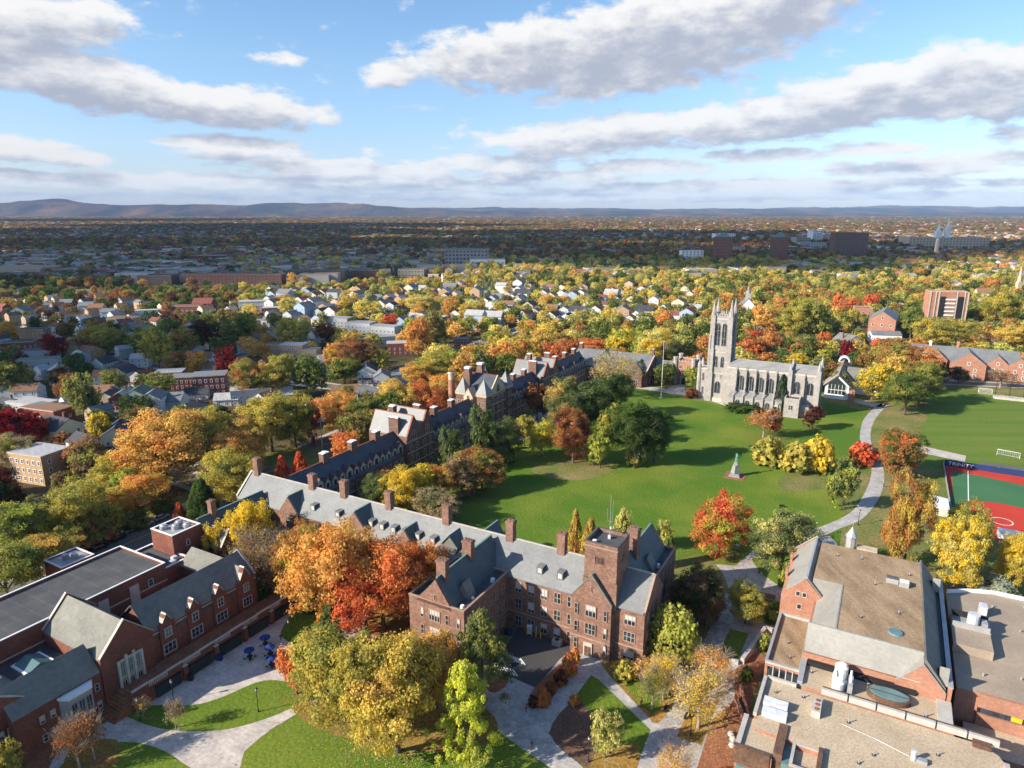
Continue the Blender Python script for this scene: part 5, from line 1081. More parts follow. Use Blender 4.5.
def lamp(px, py, label, h=4.3, banner=False, group='black lamp posts along the campus paths'):
    x, y = P(px, py); r = thing('street_lamp', label, 'lamp post', xy=(x, y), group=group)
    q = MB(); q.cyl(0, 0, 0, .5, .2, .14, 'black', 8); q.cyl(0, 0, .5, h, .09, .06, 'black', 8); part('post', q, r)
    q = MB(); q.cyl(0, 0, h, h + .12, .2, .24, 'black', 8); q.cyl(0, 0, h + .12, h + .6, .2, .26, 'trim', 8); q.cyl(0, 0, h + .6, h + .9, .3, .05, 'black', 8); part('lantern', q, r)
    if banner: q = MB(); q.box(.12, .75, -.03, .03, h - 1.9, h - .6, 'yellow'); part('banner', q, r)
for a in [(140.5, 721, 'black lamp post with yellow banner at the foot of the brick terrace', 4.3, True), (174, 702, 'black lamp post on the edge of the patio beside a small bare bush'), (258.5, 712, 'black lamp post in the crescent lawn', 4.6),
          (290, 640, 'slim black lamp post on the small lawn by the arched terrace'), (690.5, 736, 'black lamp post with yellow banner on the leafy triangle', 4.6, True), (588.5, 762, 'black lamp post in the brown mulch bed', 4.6),
          (759, 573, 'black lamp post with yellow banner near the pale-leaved tree', 4.3, True), (815.5, 537, 'black lamp post where the curved path begins'), (858, 525, 'black lamp post beside the curved path'),
          (734, 560, 'black lamp post at the lawn edge behind the tower hall'), (792, 566, 'black lamp post beside the library corner'), (560, 640, 'short black lamp post by the hall entrance court', 3)]: lamp(*a)
def blade_post(): pass
def umbrella(px, py, label):
    x, y = P(px, py); r = thing('patio_umbrella', label, 'parasol', xy=(x, y), group='blue patio umbrellas on the paved terrace')
    q = MB(); n = 8; rr = 1.15
    q.add([(0, 0, 2.75)] + [(rr * math.cos(2 * math.pi * k / n), rr * math.sin(2 * math.pi * k / n), 2.25) for k in range(n)] + [(rr * math.cos(2 * math.pi * k / n), rr * math.sin(2 * math.pi * k / n), 2.08) for k in range(n)],
          [(0, 1 + k, 1 + (k + 1) % n) for k in range(n)] + [(1 + k, 9 + k, 9 + (k + 1) % n, 1 + (k + 1) % n) for k in range(n)], 'blue'); part('canopy', q, r)
    q = MB(); q.cyl(0, 0, 0, 2.9, .04, .03, 'black', 6); q.cyl(0, 0, 0, .08, .3, .3, 'black', 10); part('pole', q, r)
    t = thing('patio_table', 'round black table ' + label.replace('blue umbrella', 'under the blue umbrella'), 'table', xy=(x + .0, y), group='patio tables')
    q = MB(); q.cyl(.0, 0, .7, .76, .65, .65, 'black', 14); q.cyl(.12, 0, .09, .7, .05, .05, 'black', 6); q.cyl(.12, 0, .085, .12, .35, .3, 'black', 8); part('tabletop', q, t)
    for k in range(4):
        an = k * math.pi / 2 + .4; cx, cy = 1.05 * math.cos(an), 1.05 * math.sin(an)
        c = thing('patio_chair', 'black metal chair number %s round the table %s' % (['one', 'two', 'three', 'four'][k], label.replace('blue umbrella ', '')), 'chair', xy=(x + cx, y + cy), rz=an, group='chairs round the patio tables')
        q = MB(); q.box(-.22, .22, -.22, .22, .42, .46, 'black'); part('seat', q, c); q = MB(); q.box(.19, .23, -.22, .22, .46, .85, 'black'); part('backrest', q, c)
        for sx in (-.18, .18):
            for sy in (-.18, .18): q = MB(); q.box(sx - .02, sx + .02, sy - .02, sy + .02, 0, .42, 'black'); part('leg', q, c)
for px, py, l in ((250, 659, 'blue umbrella nearest the terrace arches'), (265.7, 646, 'blue umbrella farthest up the patio'), (270.6, 656, 'blue umbrella in the middle of the patio group'), (272, 667, 'blue umbrella nearest the round patio edge')): umbrella(px, py, l)
def bench(px, py, rz, label, group=None):
    x, y = P(px, py); r = thing('bench', label, 'bench', xy=(x, y), rz=rz, group=group)
    q = MB(); q.box(-.9, .9, -.25, .25, .42, .48, 'black'); part('seat', q, r); q = MB(); q.box(-.9, .9, .22, .28, .5, .95, 'black'); part('backrest', q, r)
    for s in (-.75, .75): q = MB(); q.box(s - .05, s + .05, -.22, .25, 0, .42, 'black'); part('leg', q, r)
for a in ((671, 695, R(60), 'black bench under the bare tree by the wide walk'), (666, 710, R(60), 'black bench nearer the corner of the diagonal path'), (686, 717, R(-120), 'black bench beside the bannered lamp post'), (800, 472, R(0), 'bench in front of the golden shrubs'), (782, 507.5, 0, 'grey stone bench alone on the lawn')): bench(*a)
def bins(px, py, col, label):
    x, y = P(px, py); r = thing('waste_bin', label, 'bin', xy=(x, y)); q = MB(); q.box(-.5, .5, -.4, .4, 0, 1.1, col); part('bin_body', q, r); q = MB(); q.extr([(-.42, 1.102), (.42, 1.102), (.42, 1.2), (-.42, 1.35)], 'a', -.52, .52, col); part('lid', q, r)
bins(506, 634, 'black', 'dark waste bin against the wing wall'); bins(510.5, 635, 'blue', 'blue recycling bin beside the dark bins'); bins(220, 660, 'blue', 'blue recycling bin under the terrace arches'); bins(191, 680, 'black', 'black bin by the terrace pier'); bins(51, 734, 'blue', 'blue bin at the corner block by the awnings'); bins(737, 549, 'metal', 'grey utility box near the lawn walk')
def bollard(px, py, label):
    x, y = P(px, py); r = thing('bollard', label, 'bollard', xy=(x, y), group='yellow bollards by the hall wall'); q = MB(); q.cyl(0, 0, 0, 1.5, .14, .14, 'yellow', 10); q.cyl(0, 0, 1.5, 1.58, .14, .05, 'yellow', 10); part('post', q, r)
for k, px in enumerate((527, 531.5, 536, 540.5)): bollard(px, 634.5 + k * 1.4, ['leftmost yellow bollard by the hall wall', 'second yellow bollard from the left by the hall wall', 'third yellow bollard from the left by the hall wall', 'rightmost yellow bollard by the hall wall'][k])
for px, l in ((529.5, 'left white meter cabinet behind the yellow bollards'), (538.5, 'right white meter cabinet behind the yellow bollards')):
    x, y = P(px, 634); r = thing('meter_cabinet', l, 'cabinet', xy=(x, y)); q = MB(); q.box(-.6, .6, 0, .5, .0, 2.1, 'white'); part('cabinet_body', q, r); q = MB(); q.box(-.5, .5, -.04, -.005, .3, 1.9, 'equip'); part('door', q, r)
def ac():
    x, y = P(557, 645); r = thing('condenser_unit', 'grey condenser unit fenced at the foot of the hall wall', 'air conditioner', xy=(x, y), rz=GA); q = MB(); q.box(-1, 1, -.7, .7, 0, 1.4, 'metal'); part('casing', q, r); q = MB(); q.cyl(0, 0, 1.4, 1.5, .5, .5, 'black', 14); part('fan', q, r)
ac()
def flagpole():
    x, y = P(661, 398); h = height_at(341, y); r = thing('flagpole', 'tall white flagpole with a limp flag on the lawn before the hall', 'flagpole', xy=(x, y))
    q = MB(); q.cyl(0, 0, 0, h, .16, .07, 'white', 8); q.cyl(0, 0, h, h + .3, .15, .05, 'yellow', 8); q.cyl(0, 0, 0, .4, .8, .7, 'conc', 12); part('pole', q, r)
    q = MB(); q.add([(.1, 0, h - .5), (1.1, .25, h - 1.1), (1.0, -.1, h - 4.2), (.1, 0, h - 3.6), (.6, .35, h - 2.2)], [(0, 1, 4), (1, 2, 4), (2, 3, 4), (3, 0, 4)], surf('flag_cloth', (.35, .08, .12), (.1, .1, .35), 2)); part('flag', q, r)
flagpole()
def pole_light(px, py, h, label):
    x, y = P(px, py); r = thing('light_mast', label, 'light mast', xy=(x, y)); q = MB(); q.cyl(0, 0, 0, h, .22, .1, 'trim', 8); part('mast', q, r); q = MB(); q.box(-.2, 2.2, -.15, .15, h - .3, h, 'trim'); part('arm', q, r)
pole_light(322.5, 449, 13, 'pale street light mast on the loop of road behind the dark-roofed row')
def brick_pillar(px, py, h, label, w=1.2):
    x, y = P(px, py); r = thing('brick_pillar', label, 'pillar', xy=(x, y)); q = MB(); q.box(-w / 2, w / 2, -w / 2, w / 2, 0, h - .5, 'brick'); part('shaft', q, r); q = MB(); q.box(-w / 2 - .2, w / 2 + .2, -w / 2 - .2, w / 2 + .2, h - .5, h - .2, 'tan'); q.cyl(0, 0, h - .2, h + .9, .4, .1, 'tan', 8); part('cap', q, r)
brick_pillar(313.7, 446, 5, 'brick gate pillar with stone cap beside the road loop'); brick_pillar(790, 571, 2.2, 'low brick pier at the corner of the walk near the library', 1.6)
def goalpost(): pass
def low_wall(name, label, pts, h, m, top='trim', th=.4):
    r = thing(name, label, 'wall', xy=P(*pts[0])); ox, oy = P(*pts[0]); w = [P(*p) for p in pts]; q = MB(); c = MB()
    for (x0, y0), (x1, y1) in zip(w[:-1], w[1:]):
        ln = math.hypot(x1 - x0, y1 - y0); n = (-(y1 - y0) / ln * th / 2, (x1 - x0) / ln * th / 2)
        pl = [(x0 + n[0] - ox, y0 + n[1] - oy), (x1 + n[0] - ox, y1 + n[1] - oy), (x1 - n[0] - ox, y1 - n[1] - oy), (x0 - n[0] - ox, y0 - n[1] - oy)]
        q.prism(pl, 0, h, m); c.prism(pl, h + .003, h + .15, top)
    part('wall_body', q, r); part('coping', c, r)
low_wall('garden_wall', 'low pale-topped wall crossing the court behind the yellow-leaved trees', [(672, 648), (700, 655), (738, 665)], 1.0, 'conc')
low_wall('ramp_wall', 'brick-red ramp wall beside the front library terrace', [(735, 700), (747, 732), (748, 720), (740, 690)], 1.2, 'obrick', 'obrick')
low_wall('planter_wall', 'pale concrete planter wall beside the flat library annex', [(742, 664), (765, 632), (772, 634)], 1.3, 'conc', 'conc', .8)
low_wall('stone_wall', 'low red wall behind the olive tree near the library corner', [(758, 596), (775, 600)], 1.4, 'obrick')
def rocks():
    for k, (px, py) in enumerate(((731, 735), (733, 740), (732, 746))):
        x, y = P(px, py); r = thing('boulder', ['upper', 'middle', 'lower'][k] + ' pale boulder of three in the red mulch by the library', 'boulder', xy=(x, y)); q = MB(); q.cyl(0, 0, 0, .45, .65, .55, 'conc', 7); q.cyl(0, 0, .45, .7, .55, .25, 'conc', 7); part('stone', q, r)
rocks()

# ---- cars
def car_proto():
    pr = {}
    b = MB(); L2, w = 2.25, .88
    prof = [(-L2, .35), (L2, .35), (L2, .75), (L2 - .9, .92), (-L2 + .25, .95), (-L2, .8)]
    b.extr(prof, 'b', -w, w, M['oc_paint'])
    b = MB()
    # body (x along length)
    n = len(prof); vs = []
    for y, s in ((-w, .97), (-w * .9, 1), (w * .9, 1), (w, .97)): vs += [(x * s, y, z) for x, z in prof]
    fs = [tuple(range(n))[::-1], tuple(3 * n + i for i in range(n))]
    for j in range(3): fs += [(j * n + i, j * n + (i + 1) % n, (j + 1) * n + (i + 1) % n, (j + 1) * n + i) for i in range(n)]
    b.add(vs, fs, M['oc_paint']); pr['body'] = b.mesh('car_body')
    b = MB(); g0, g1 = [(-1.9, -.8), (1.15, -.8), (1.15, .8), (-1.9, .8)], [(-1.5, -.64), (.5, -.64), (.5, .64), (-1.5, .64)]
    b.add([(x, y, .93) for x, y in g0] + [(x, y, 1.4) for x, y in g1], [(0, 1, 5, 4), (1, 2, 6, 5), (2, 3, 7, 6), (3, 0, 4, 7)], 'glass'); pr['windows'] = b.mesh('car_windows')
    b = MB(); b.add([(x * 1.02, y * 1.02, 1.401) for x, y in g1] + [(x, y, 1.45) for x, y in g1], [(0, 1, 5, 4), (1, 2, 6, 5), (2, 3, 7, 6), (3, 0, 4, 7), (4, 5, 6, 7)], M['oc_paint']); pr['roof'] = b.mesh('car_roof')
    b = MB(); n = 14; vs = [(.33 * math.cos(2 * math.pi * k / n), s, .33 * math.sin(2 * math.pi * k / n)) for s in (-.1, .1) for k in range(n)]
    b.add(vs, [tuple(range(n)), tuple(range(2 * n - 1, n - 1, -1))] + [(k, n + k, n + (k + 1) % n, (k + 1) % n) for k in range(n)], 'black'); pr['wheel'] = b.mesh('wheel')
    b = MB(); b.box(-.04, .04, -.2, .2, -.08, .08, 'white'); pr['headlight'] = b.mesh('headlight')
    return pr
CP_ = car_proto()
def car(x, y, rz, col, label, group, s=1.0):
    r = thing('parked_car', label, 'car', xy=(x, y), rz=rz, group=group, z=.045); r.scale = (s, s, s)
    for nm in ('body', 'windows', 'roof'):
        o = link(bpy.data.objects.new(nm, CP_[nm])); o.parent = r; o.color = (*col, 1)
    for sx in (-1.35, 1.4):
        for sy in (-.82, .82): o = link(bpy.data.objects.new('wheel', CP_['wheel'])); o.parent = r; o.location = (sx, sy, .33)
    for sy in (-.6, .6): o = link(bpy.data.objects.new('headlight', CP_['headlight'])); o.parent = r; o.location = (2.24, sy, .65)
    OFF[r.name] = (0, 0, 0); return r
SIL, WHT, BLK, RED_, BLU, GRY = (.35, .36, .38), (.6, .6, .6), (.012, .012, .014), (.3, .02, .02), (.02, .05, .2), (.12, .12, .13)
g = 'cars parked along the street'
for px, py, c, l in ((82, 554, BLK, 'black car at the kerb behind the small plant block'), (100, 549, BLK, 'second black car at the kerb beyond the plant block'), (118, 540, BLK, 'dark car parked before the silver cars'), (132, 531, SIL, 'silver car nearest the dark parked cars'), (146, 526, WHT, 'white car parked between two silver cars'), (162, 519, SIL, 'silver car farthest up the street by the red shrub'), (215, 488, WHT, 'white car behind the gold tree at the left wing'), (231, 501, BLK, 'dark car beside the end of the left wing'), (250, 470, SIL, 'silver car on the street beyond the gold tree')):
    x, y = P(px, py); a, b = toC(x, y); car(x, y, GA + R(90) + R(3), c, l, g)
x, y = P(503, 662); car(x, y, R(-35), BLK, 'black car in the small parking court by the wing', 'cars in the court', 1.08)
x, y = P(118 / 1, 0 + 428); 
for px, py, c, l, rz in ((88, 484, SIL, 'silver car beside the flat-roofed brick flats', 20), (66, 478, BLU, 'dark blue car near the flat-roofed brick flats', 20), (92, 456, (.01, .05, .3), 'car under a bright blue cover by the cream house', 10), (70, 455, SIL, 'grey car by the white house porch', 10), (120, 420, BLK, 'black car between the neighbourhood houses', 60), (292, 300, WHT, 'white car on the far highway', 5), (130, 289, BLK, 'dark car on the left stretch of highway', 0), (60, 290, WHT, 'white car on the left stretch of highway', 0), (944, 379, WHT, 'white car in front of the gabled dormitory', -5), (930, 379, BLK, 'dark car left of the white car by the dormitory', -5), (847, 318, BLU, 'blue car near the small square brick building', 0), (1000, 327, WHT, 'white car in the pale lot at the right', 10)):
    x, y = P(px, py); car(x, y, R(rz), c, l, 'cars about the neighbourhood')
# ================================================================ TREES
PAL = dict(dkgreen=(.04, .065, .02), green=(.085, .13, .03), sage=(.13, .155, .06), olive=(.27, .265, .065), gold=(.46, .37, .075), yellow=(.6, .43, .04), lime=(.36, .38, .07),
           orange=(.58, .28, .075), amber=(.56, .38, .1), rust=(.34, .15, .055), redorange=(.57, .19, .065), red=(.52, .1, .05), crimson=(.28, .012, .02), maroon=(.09, .025, .02), tan=(.38, .29, .16), brown=(.16, .1, .055), blue=(.07, .1, .075), pale=(.5, .46, .16), silver=(.34, .38, .3), chart=(.52, .54, .06))
NAMES = dict(dkgreen='dark green', green='green', sage='grey-green', olive='olive green', gold='golden', yellow='bright yellow', lime='lime green', orange='orange', amber='amber', rust='rust brown', redorange='red-orange', red='bright red', crimson='crimson', maroon='dark maroon', tan='tan', brown='brown', blue='blue-green', pale='pale yellow', silver='silvery', chart='yellow-green')
def leafmat(name, src):
    m = bpy.data.materials.new(name); t = nt(m); out = N(t, 'ShaderNodeOutputMaterial')
    a1 = N(t, 'ShaderNodeAttribute', attribute_type=src, attribute_name='leaf_a'); a2 = N(t, 'ShaderNodeAttribute', attribute_type=src, attribute_name='leaf_b')
    tc = N(t, 'ShaderNodeTexCoord'); no = N(t, 'ShaderNodeTexNoise'); no.inputs['Scale'].default_value = 3.2; no.inputs['Detail'].default_value = 2
    L(t, tc.outputs['Object'], no.inputs['Vector'])
    mr = N(t, 'ShaderNodeMapRange'); mr.inputs['From Min'].default_value = .42; mr.inputs['From Max'].default_value = .62; L(t, no.outputs['Fac'], mr.inputs['Value'])
    mx = N(t, 'ShaderNodeMix', data_type='RGBA'); L(t, mr.outputs[0], mx.inputs['Factor']); L(t, a1.outputs['Color'], mx.inputs[6]); L(t, a2.outputs['Color'], mx.inputs[7])
    fa = N(t, 'ShaderNodeAttribute', attribute_type='GEOMETRY', attribute_name='tone')
    sc_ = N(t, 'ShaderNodeVectorMath', operation='SCALE'); L(t, mx.outputs[2], sc_.inputs[0]); L(t, fa.outputs['Fac'], sc_.inputs['Scale'])
    d = N(t, 'ShaderNodeBsdfDiffuse'); tr = N(t, 'ShaderNodeBsdfTranslucent'); L(t, sc_.outputs[0], d.inputs[0]); L(t, sc_.outputs[0], tr.inputs[0])
    ms = N(t, 'ShaderNodeMixShader'); ms.inputs[0].default_value = .48; L(t, d.outputs[0], ms.inputs[1]); L(t, tr.outputs[0], ms.inputs[2]); L(t, ms.outputs[0], out.inputs[0]); return m
LM = leafmat('leaves', 'OBJECT'); LMI = leafmat('leaves_scattered', 'INSTANCER')
def clumps(kind, rg):
    """clump centres and radii in a unit tree (height 1, crown width 1)"""
    c = []
    if kind in ('round', 'oval', 'sparse', 'wide'):
        cz, rz, rx = {'round': (.535, .455, .5), 'oval': (.52, .47, .47), 'sparse': (.57, .4, .48), 'wide': (.56, .42, .52)}[kind]
        lobes = []
        for k in range(11):
            th = rg.uniform(0, 2 * math.pi); ph = rg.uniform(-.95, 1.1); rr = rg.uniform(.3, .62)
            lobes.append((math.cos(th) * math.cos(ph) * rx * rr, math.sin(th) * math.cos(ph) * rx * rr, cz + math.sin(ph) * rz * rr, rg.uniform(.38, .56)))
        lobes.append((0, 0, cz, .6))
        for k in range(230):
            lx, ly, lz, lr = lobes[k % len(lobes)]
            v = rg.normal(size=3); v /= np.linalg.norm(v)
            if v[2] < -.8: v[2] *= -.6
            p = np.array([lx + v[0] * rx * lr, ly + v[1] * rx * lr, lz + v[2] * rz * lr])
            q = np.array([p[0] / rx, p[1] / rx, (p[2] - cz) / rz]); m = np.linalg.norm(q)
            if m > 1.02: p = np.array([0, 0, cz]) + (p - np.array([0, 0, cz])) / m * 1.02
            c.append((p, rg.uniform(.055, .1), v))
    elif kind == 'conic':
        for k in range(260):
            z = .1 + .88 * rg.uniform(0, 1) ** 1.15; r0 = (1 - z) ** .75 * .5 * rg.uniform(.72, 1.08) + .02; th = rg.uniform(0, 2 * math.pi)
            v = np.array([math.cos(th), math.sin(th), .5]); c.append((np.array([r0 * math.cos(th), r0 * math.sin(th), z - .03]), .05 + .07 * (1 - z), v / np.linalg.norm(v)))
    elif kind == 'pyram':
        for k in range(190):
            z = .14 + .84 * rg.uniform(0, 1); r0 = .5 * min(1, (z - .06) / .2) ** .6 * min(1, (1.02 - z) * 1.5) ** .7 * (.78 + .3 * math.sin(z * 27 + 1)) * rg.uniform(.65, 1.1); th = rg.uniform(0, 2 * math.pi)
            v = np.array([math.cos(th), math.sin(th), .8]); c.append((np.array([r0 * math.cos(th), r0 * math.sin(th), z]), rg.uniform(.04, .075), v / np.linalg.norm(v)))
    elif kind == 'column':
        for k in range(200):
            z = .04 + .92 * rg.uniform(0, 1); r0 = (.5 * math.sqrt(max(0, 1 - ((z - .4) / .62) ** 2))) * rg.uniform(.7, 1.05); th = rg.uniform(0, 2 * math.pi)
            v = np.array([math.cos(th), math.sin(th), .4]); c.append((np.array([r0 * .9 * math.cos(th), r0 * .9 * math.sin(th), z]), .07, v / np.linalg.norm(v)))
    elif kind == 'pine':
        for k in range(120):
            z = .15 + .82 * rg.uniform(0, 1); lay = math.sin(z * 38) * .5 + .5; r0 = (.5 * min(1, (1.04 - z) * 1.9)) * (.45 + .55 * lay) * rg.uniform(.6, 1.1); th = rg.uniform(0, 2 * math.pi)
            v = np.array([math.cos(th), math.sin(th), .9]); c.append((np.array([r0 * math.cos(th), r0 * math.sin(th), z]), rg.uniform(.05, .09), v / np.linalg.norm(v)))
    elif kind == 'shrub':
        for k in range(110):
            v = rg.normal(size=3); v[2] = abs(v[2]); v /= np.linalg.norm(v); m = rg.uniform(.6, 1)
            c.append((np.array([v[0] * .45 * m, v[1] * .45 * m, .12 + v[2] * .78 * m]), rg.uniform(.09, .15), v))
    return c
def crown_mesh(name, kind, n, leaf, seed, mat):
    rg = np.random.default_rng(seed); cl = clumps(kind, rg); K = len(cl)
    C = np.array([c[0] for c in cl]); Rr = np.array([c[1] for c in cl]); V = np.array([c[2] for c in cl])
    idx = rg.integers(0, K, n); d = rg.normal(size=(n, 3)); d /= np.linalg.norm(d, axis=1)[:, None]
    flat = np.array([1.25, 1.25, .75]) if kind in ('pine', 'wide', 'round') else np.ones(3)
    rad = Rr[idx] * rg.uniform(.35, 1.05, n)
    if kind == 'sparse': rad *= 1.5
    p = C[idx] + d * rad[:, None] * flat
    nrm = d * .8 + V[idx] * .7 + rg.normal(size=(n, 3)) * .55; nrm /= np.linalg.norm(nrm, axis=1)[:, None]
    t = np.cross(nrm, rg.normal(size=(n, 3))); t /= np.linalg.norm(t, axis=1)[:, None]; b = np.cross(nrm, t)
    s = leaf * rg.uniform(.55, 1.25, n)[:, None]
    q = np.stack([p - t * s - b * s * .55, p + t * s * .3 - b * s * .8, p + t * s + b * s * .4, p - t * s * .4 + b * s * .8], 1).reshape(-1, 3)
    q[:, 2] = np.maximum(q[:, 2], .005)
    me = bpy.data.meshes.new(name); me.vertices.add(4 * n); me.vertices.foreach_set('co', q.ravel())
    me.loops.add(4 * n); me.loops.foreach_set('vertex_index', np.arange(4 * n, dtype=np.int32)); me.polygons.add(n)
    me.polygons.foreach_set('loop_start', np.arange(0, 4 * n, 4, dtype=np.int32)); me.update(calc_edges=True)
    ct = rg.uniform(1.0, 1.4, K)[idx] * rg.uniform(.85, 1.25, n)
    a = me.attributes.new('tone', 'FLOAT', 'FACE'); a.data.foreach_set('value', ct.astype(np.float32))
    me.materials.append(mat); return me
def trunk_mesh(kind, seed, bare=False):
    rg = random.Random(seed); b = MB(); m = 'barkL' if bare else 'bark'
    if kind in ('conic', 'column', 'pine', 'pyram'): b.tube([(0, 0, 0), (.01, 0, .5), (0, 0, .95)], [.022, .014, .003], m, 6); return b.mesh('trunk')
    if kind == 'shrub':
        for k in range(5): t = k * 1.3; b.tube([(0, 0, 0), (.2 * math.cos(t), .2 * math.sin(t), .4), (.3 * math.cos(t), .3 * math.sin(t), .7)], [.03, .02, .008], m, 4)
        return b.mesh('trunk')
    b.tube([(0, 0, 0), (.006, .004, .12), (0, .01, .3), (.01, 0, .5), (0, 0, .78)], [.03, .024, .02, .014, .004], m, 8)
    for k in range(9 if not bare else 16):
        th = k * 2.4 + rg.uniform(-.3, .3); z0 = rg.uniform(.2, .5); r1 = rg.uniform(.26, .42); z1 = z0 + rg.uniform(.18, .36)
        x, y = math.cos(th), math.sin(th); e = (x * r1, y * r1, min(z1, .93)); mid = (x * r1 * .45, y * r1 * .45, z0 + (z1 - z0) * .55)
        b.tube([(0, 0, z0), mid, e], [.012, .008, .002], m, 5)
        for j in range(3 if not bare else 9):
            t2 = th + rg.uniform(-1.1, 1.1); q0 = [mid[i] + (e[i] - mid[i]) * rg.uniform(0, .8) for i in range(3)]; l = rg.uniform(.07, .16)
            q1 = (q0[0] + math.cos(t2) * l, q0[1] + math.sin(t2) * l, min(q0[2] + rg.uniform(.03, .14), .99)); b.tube([q0, q1], [.0045, .001], m, 4)
            if bare:
                for _ in range(3): t3 = t2 + rg.uniform(-1, 1); b.tube([q1, (q1[0] + math.cos(t3) * .06, q1[1] + math.sin(t3) * .06, min(q1[2] + .05, 1))], [.002, .0008], m, 3)
    return b.mesh('trunk')
HI = {'round': (27000, .0115, 3), 'wide': (30000, .0105, 2), 'oval': (25000, .0115, 2), 'sparse': (4500, .011, 2), 'conic': (22000, .0145, 1), 'pyram': (20000, .0115, 1), 'column': (9000, .02, 1), 'pine': (10000, .015, 1), 'shrub': (7000, .03, 2)}
LIB = {}
def lib(kind, q, i):
    k = (kind, q, i)
    if k not in LIB:
        n, s, c = HI[kind]
        if q == 'mid': n, s = n // 5, s * 2.1
        LIB[k] = crown_mesh('crown', kind, n, s, 11 + i * 7 + len(kind), LM)
        if kind not in [kk[0] for kk in LIB if kk[1] == 'trunk']: LIB[(kind, 'trunk', 0)] = trunk_mesh(kind, 5, kind == 'sparse')
    return LIB[k], LIB[(kind, 'trunk', 0)]
TREES = []; LANDS = []; USED = {}
def near_phrase(x, y): return None
def add_tree(x, y, h, w, kind, ca, cb, q='hi', lab=None, dy=1.0):
    i = rnd.randrange(HI[kind][2]); me, tr = lib(kind, q, i)
    nm = {'shrub': 'shrub', 'conic': 'conifer', 'pine': 'pine_tree', 'column': 'conifer'}.get(kind, 'tree')
    r = link(bpy.data.objects.new(nm, None)); r.location = (x, y, 0); r.rotation_euler = (0, 0, rnd.uniform(0, 6.28)); r.scale = (w, w * dy, h)
    OFF[r.name] = (0, 0, 0)
    c = link(bpy.data.objects.new('crown', me)); c.parent = r; c['leaf_a'] = list(PAL[ca] if isinstance(ca, str) else ca); c['leaf_b'] = list(PAL[cb] if isinstance(cb, str) else cb)
    t = link(bpy.data.objects.new('trunk', tr)); t.parent = r
    TREES.append((r, x, y, h, w, kind, ca, cb, lab)); return r
def tr(px, top, base, wpx, kind, ca, cb=None, lab=None, hmax=None):
    x, y = P(px, base); f = y * cT + CAMH * sT; w = wpx * f / FPX * 1.06; h = height_at(top, y)
    if hmax: h = min(h, hmax)
    q = 'hi' if wpx > 34 else 'mid'
    return add_tree(x, y, h, w, kind, ca, cb or ca, q, lab)
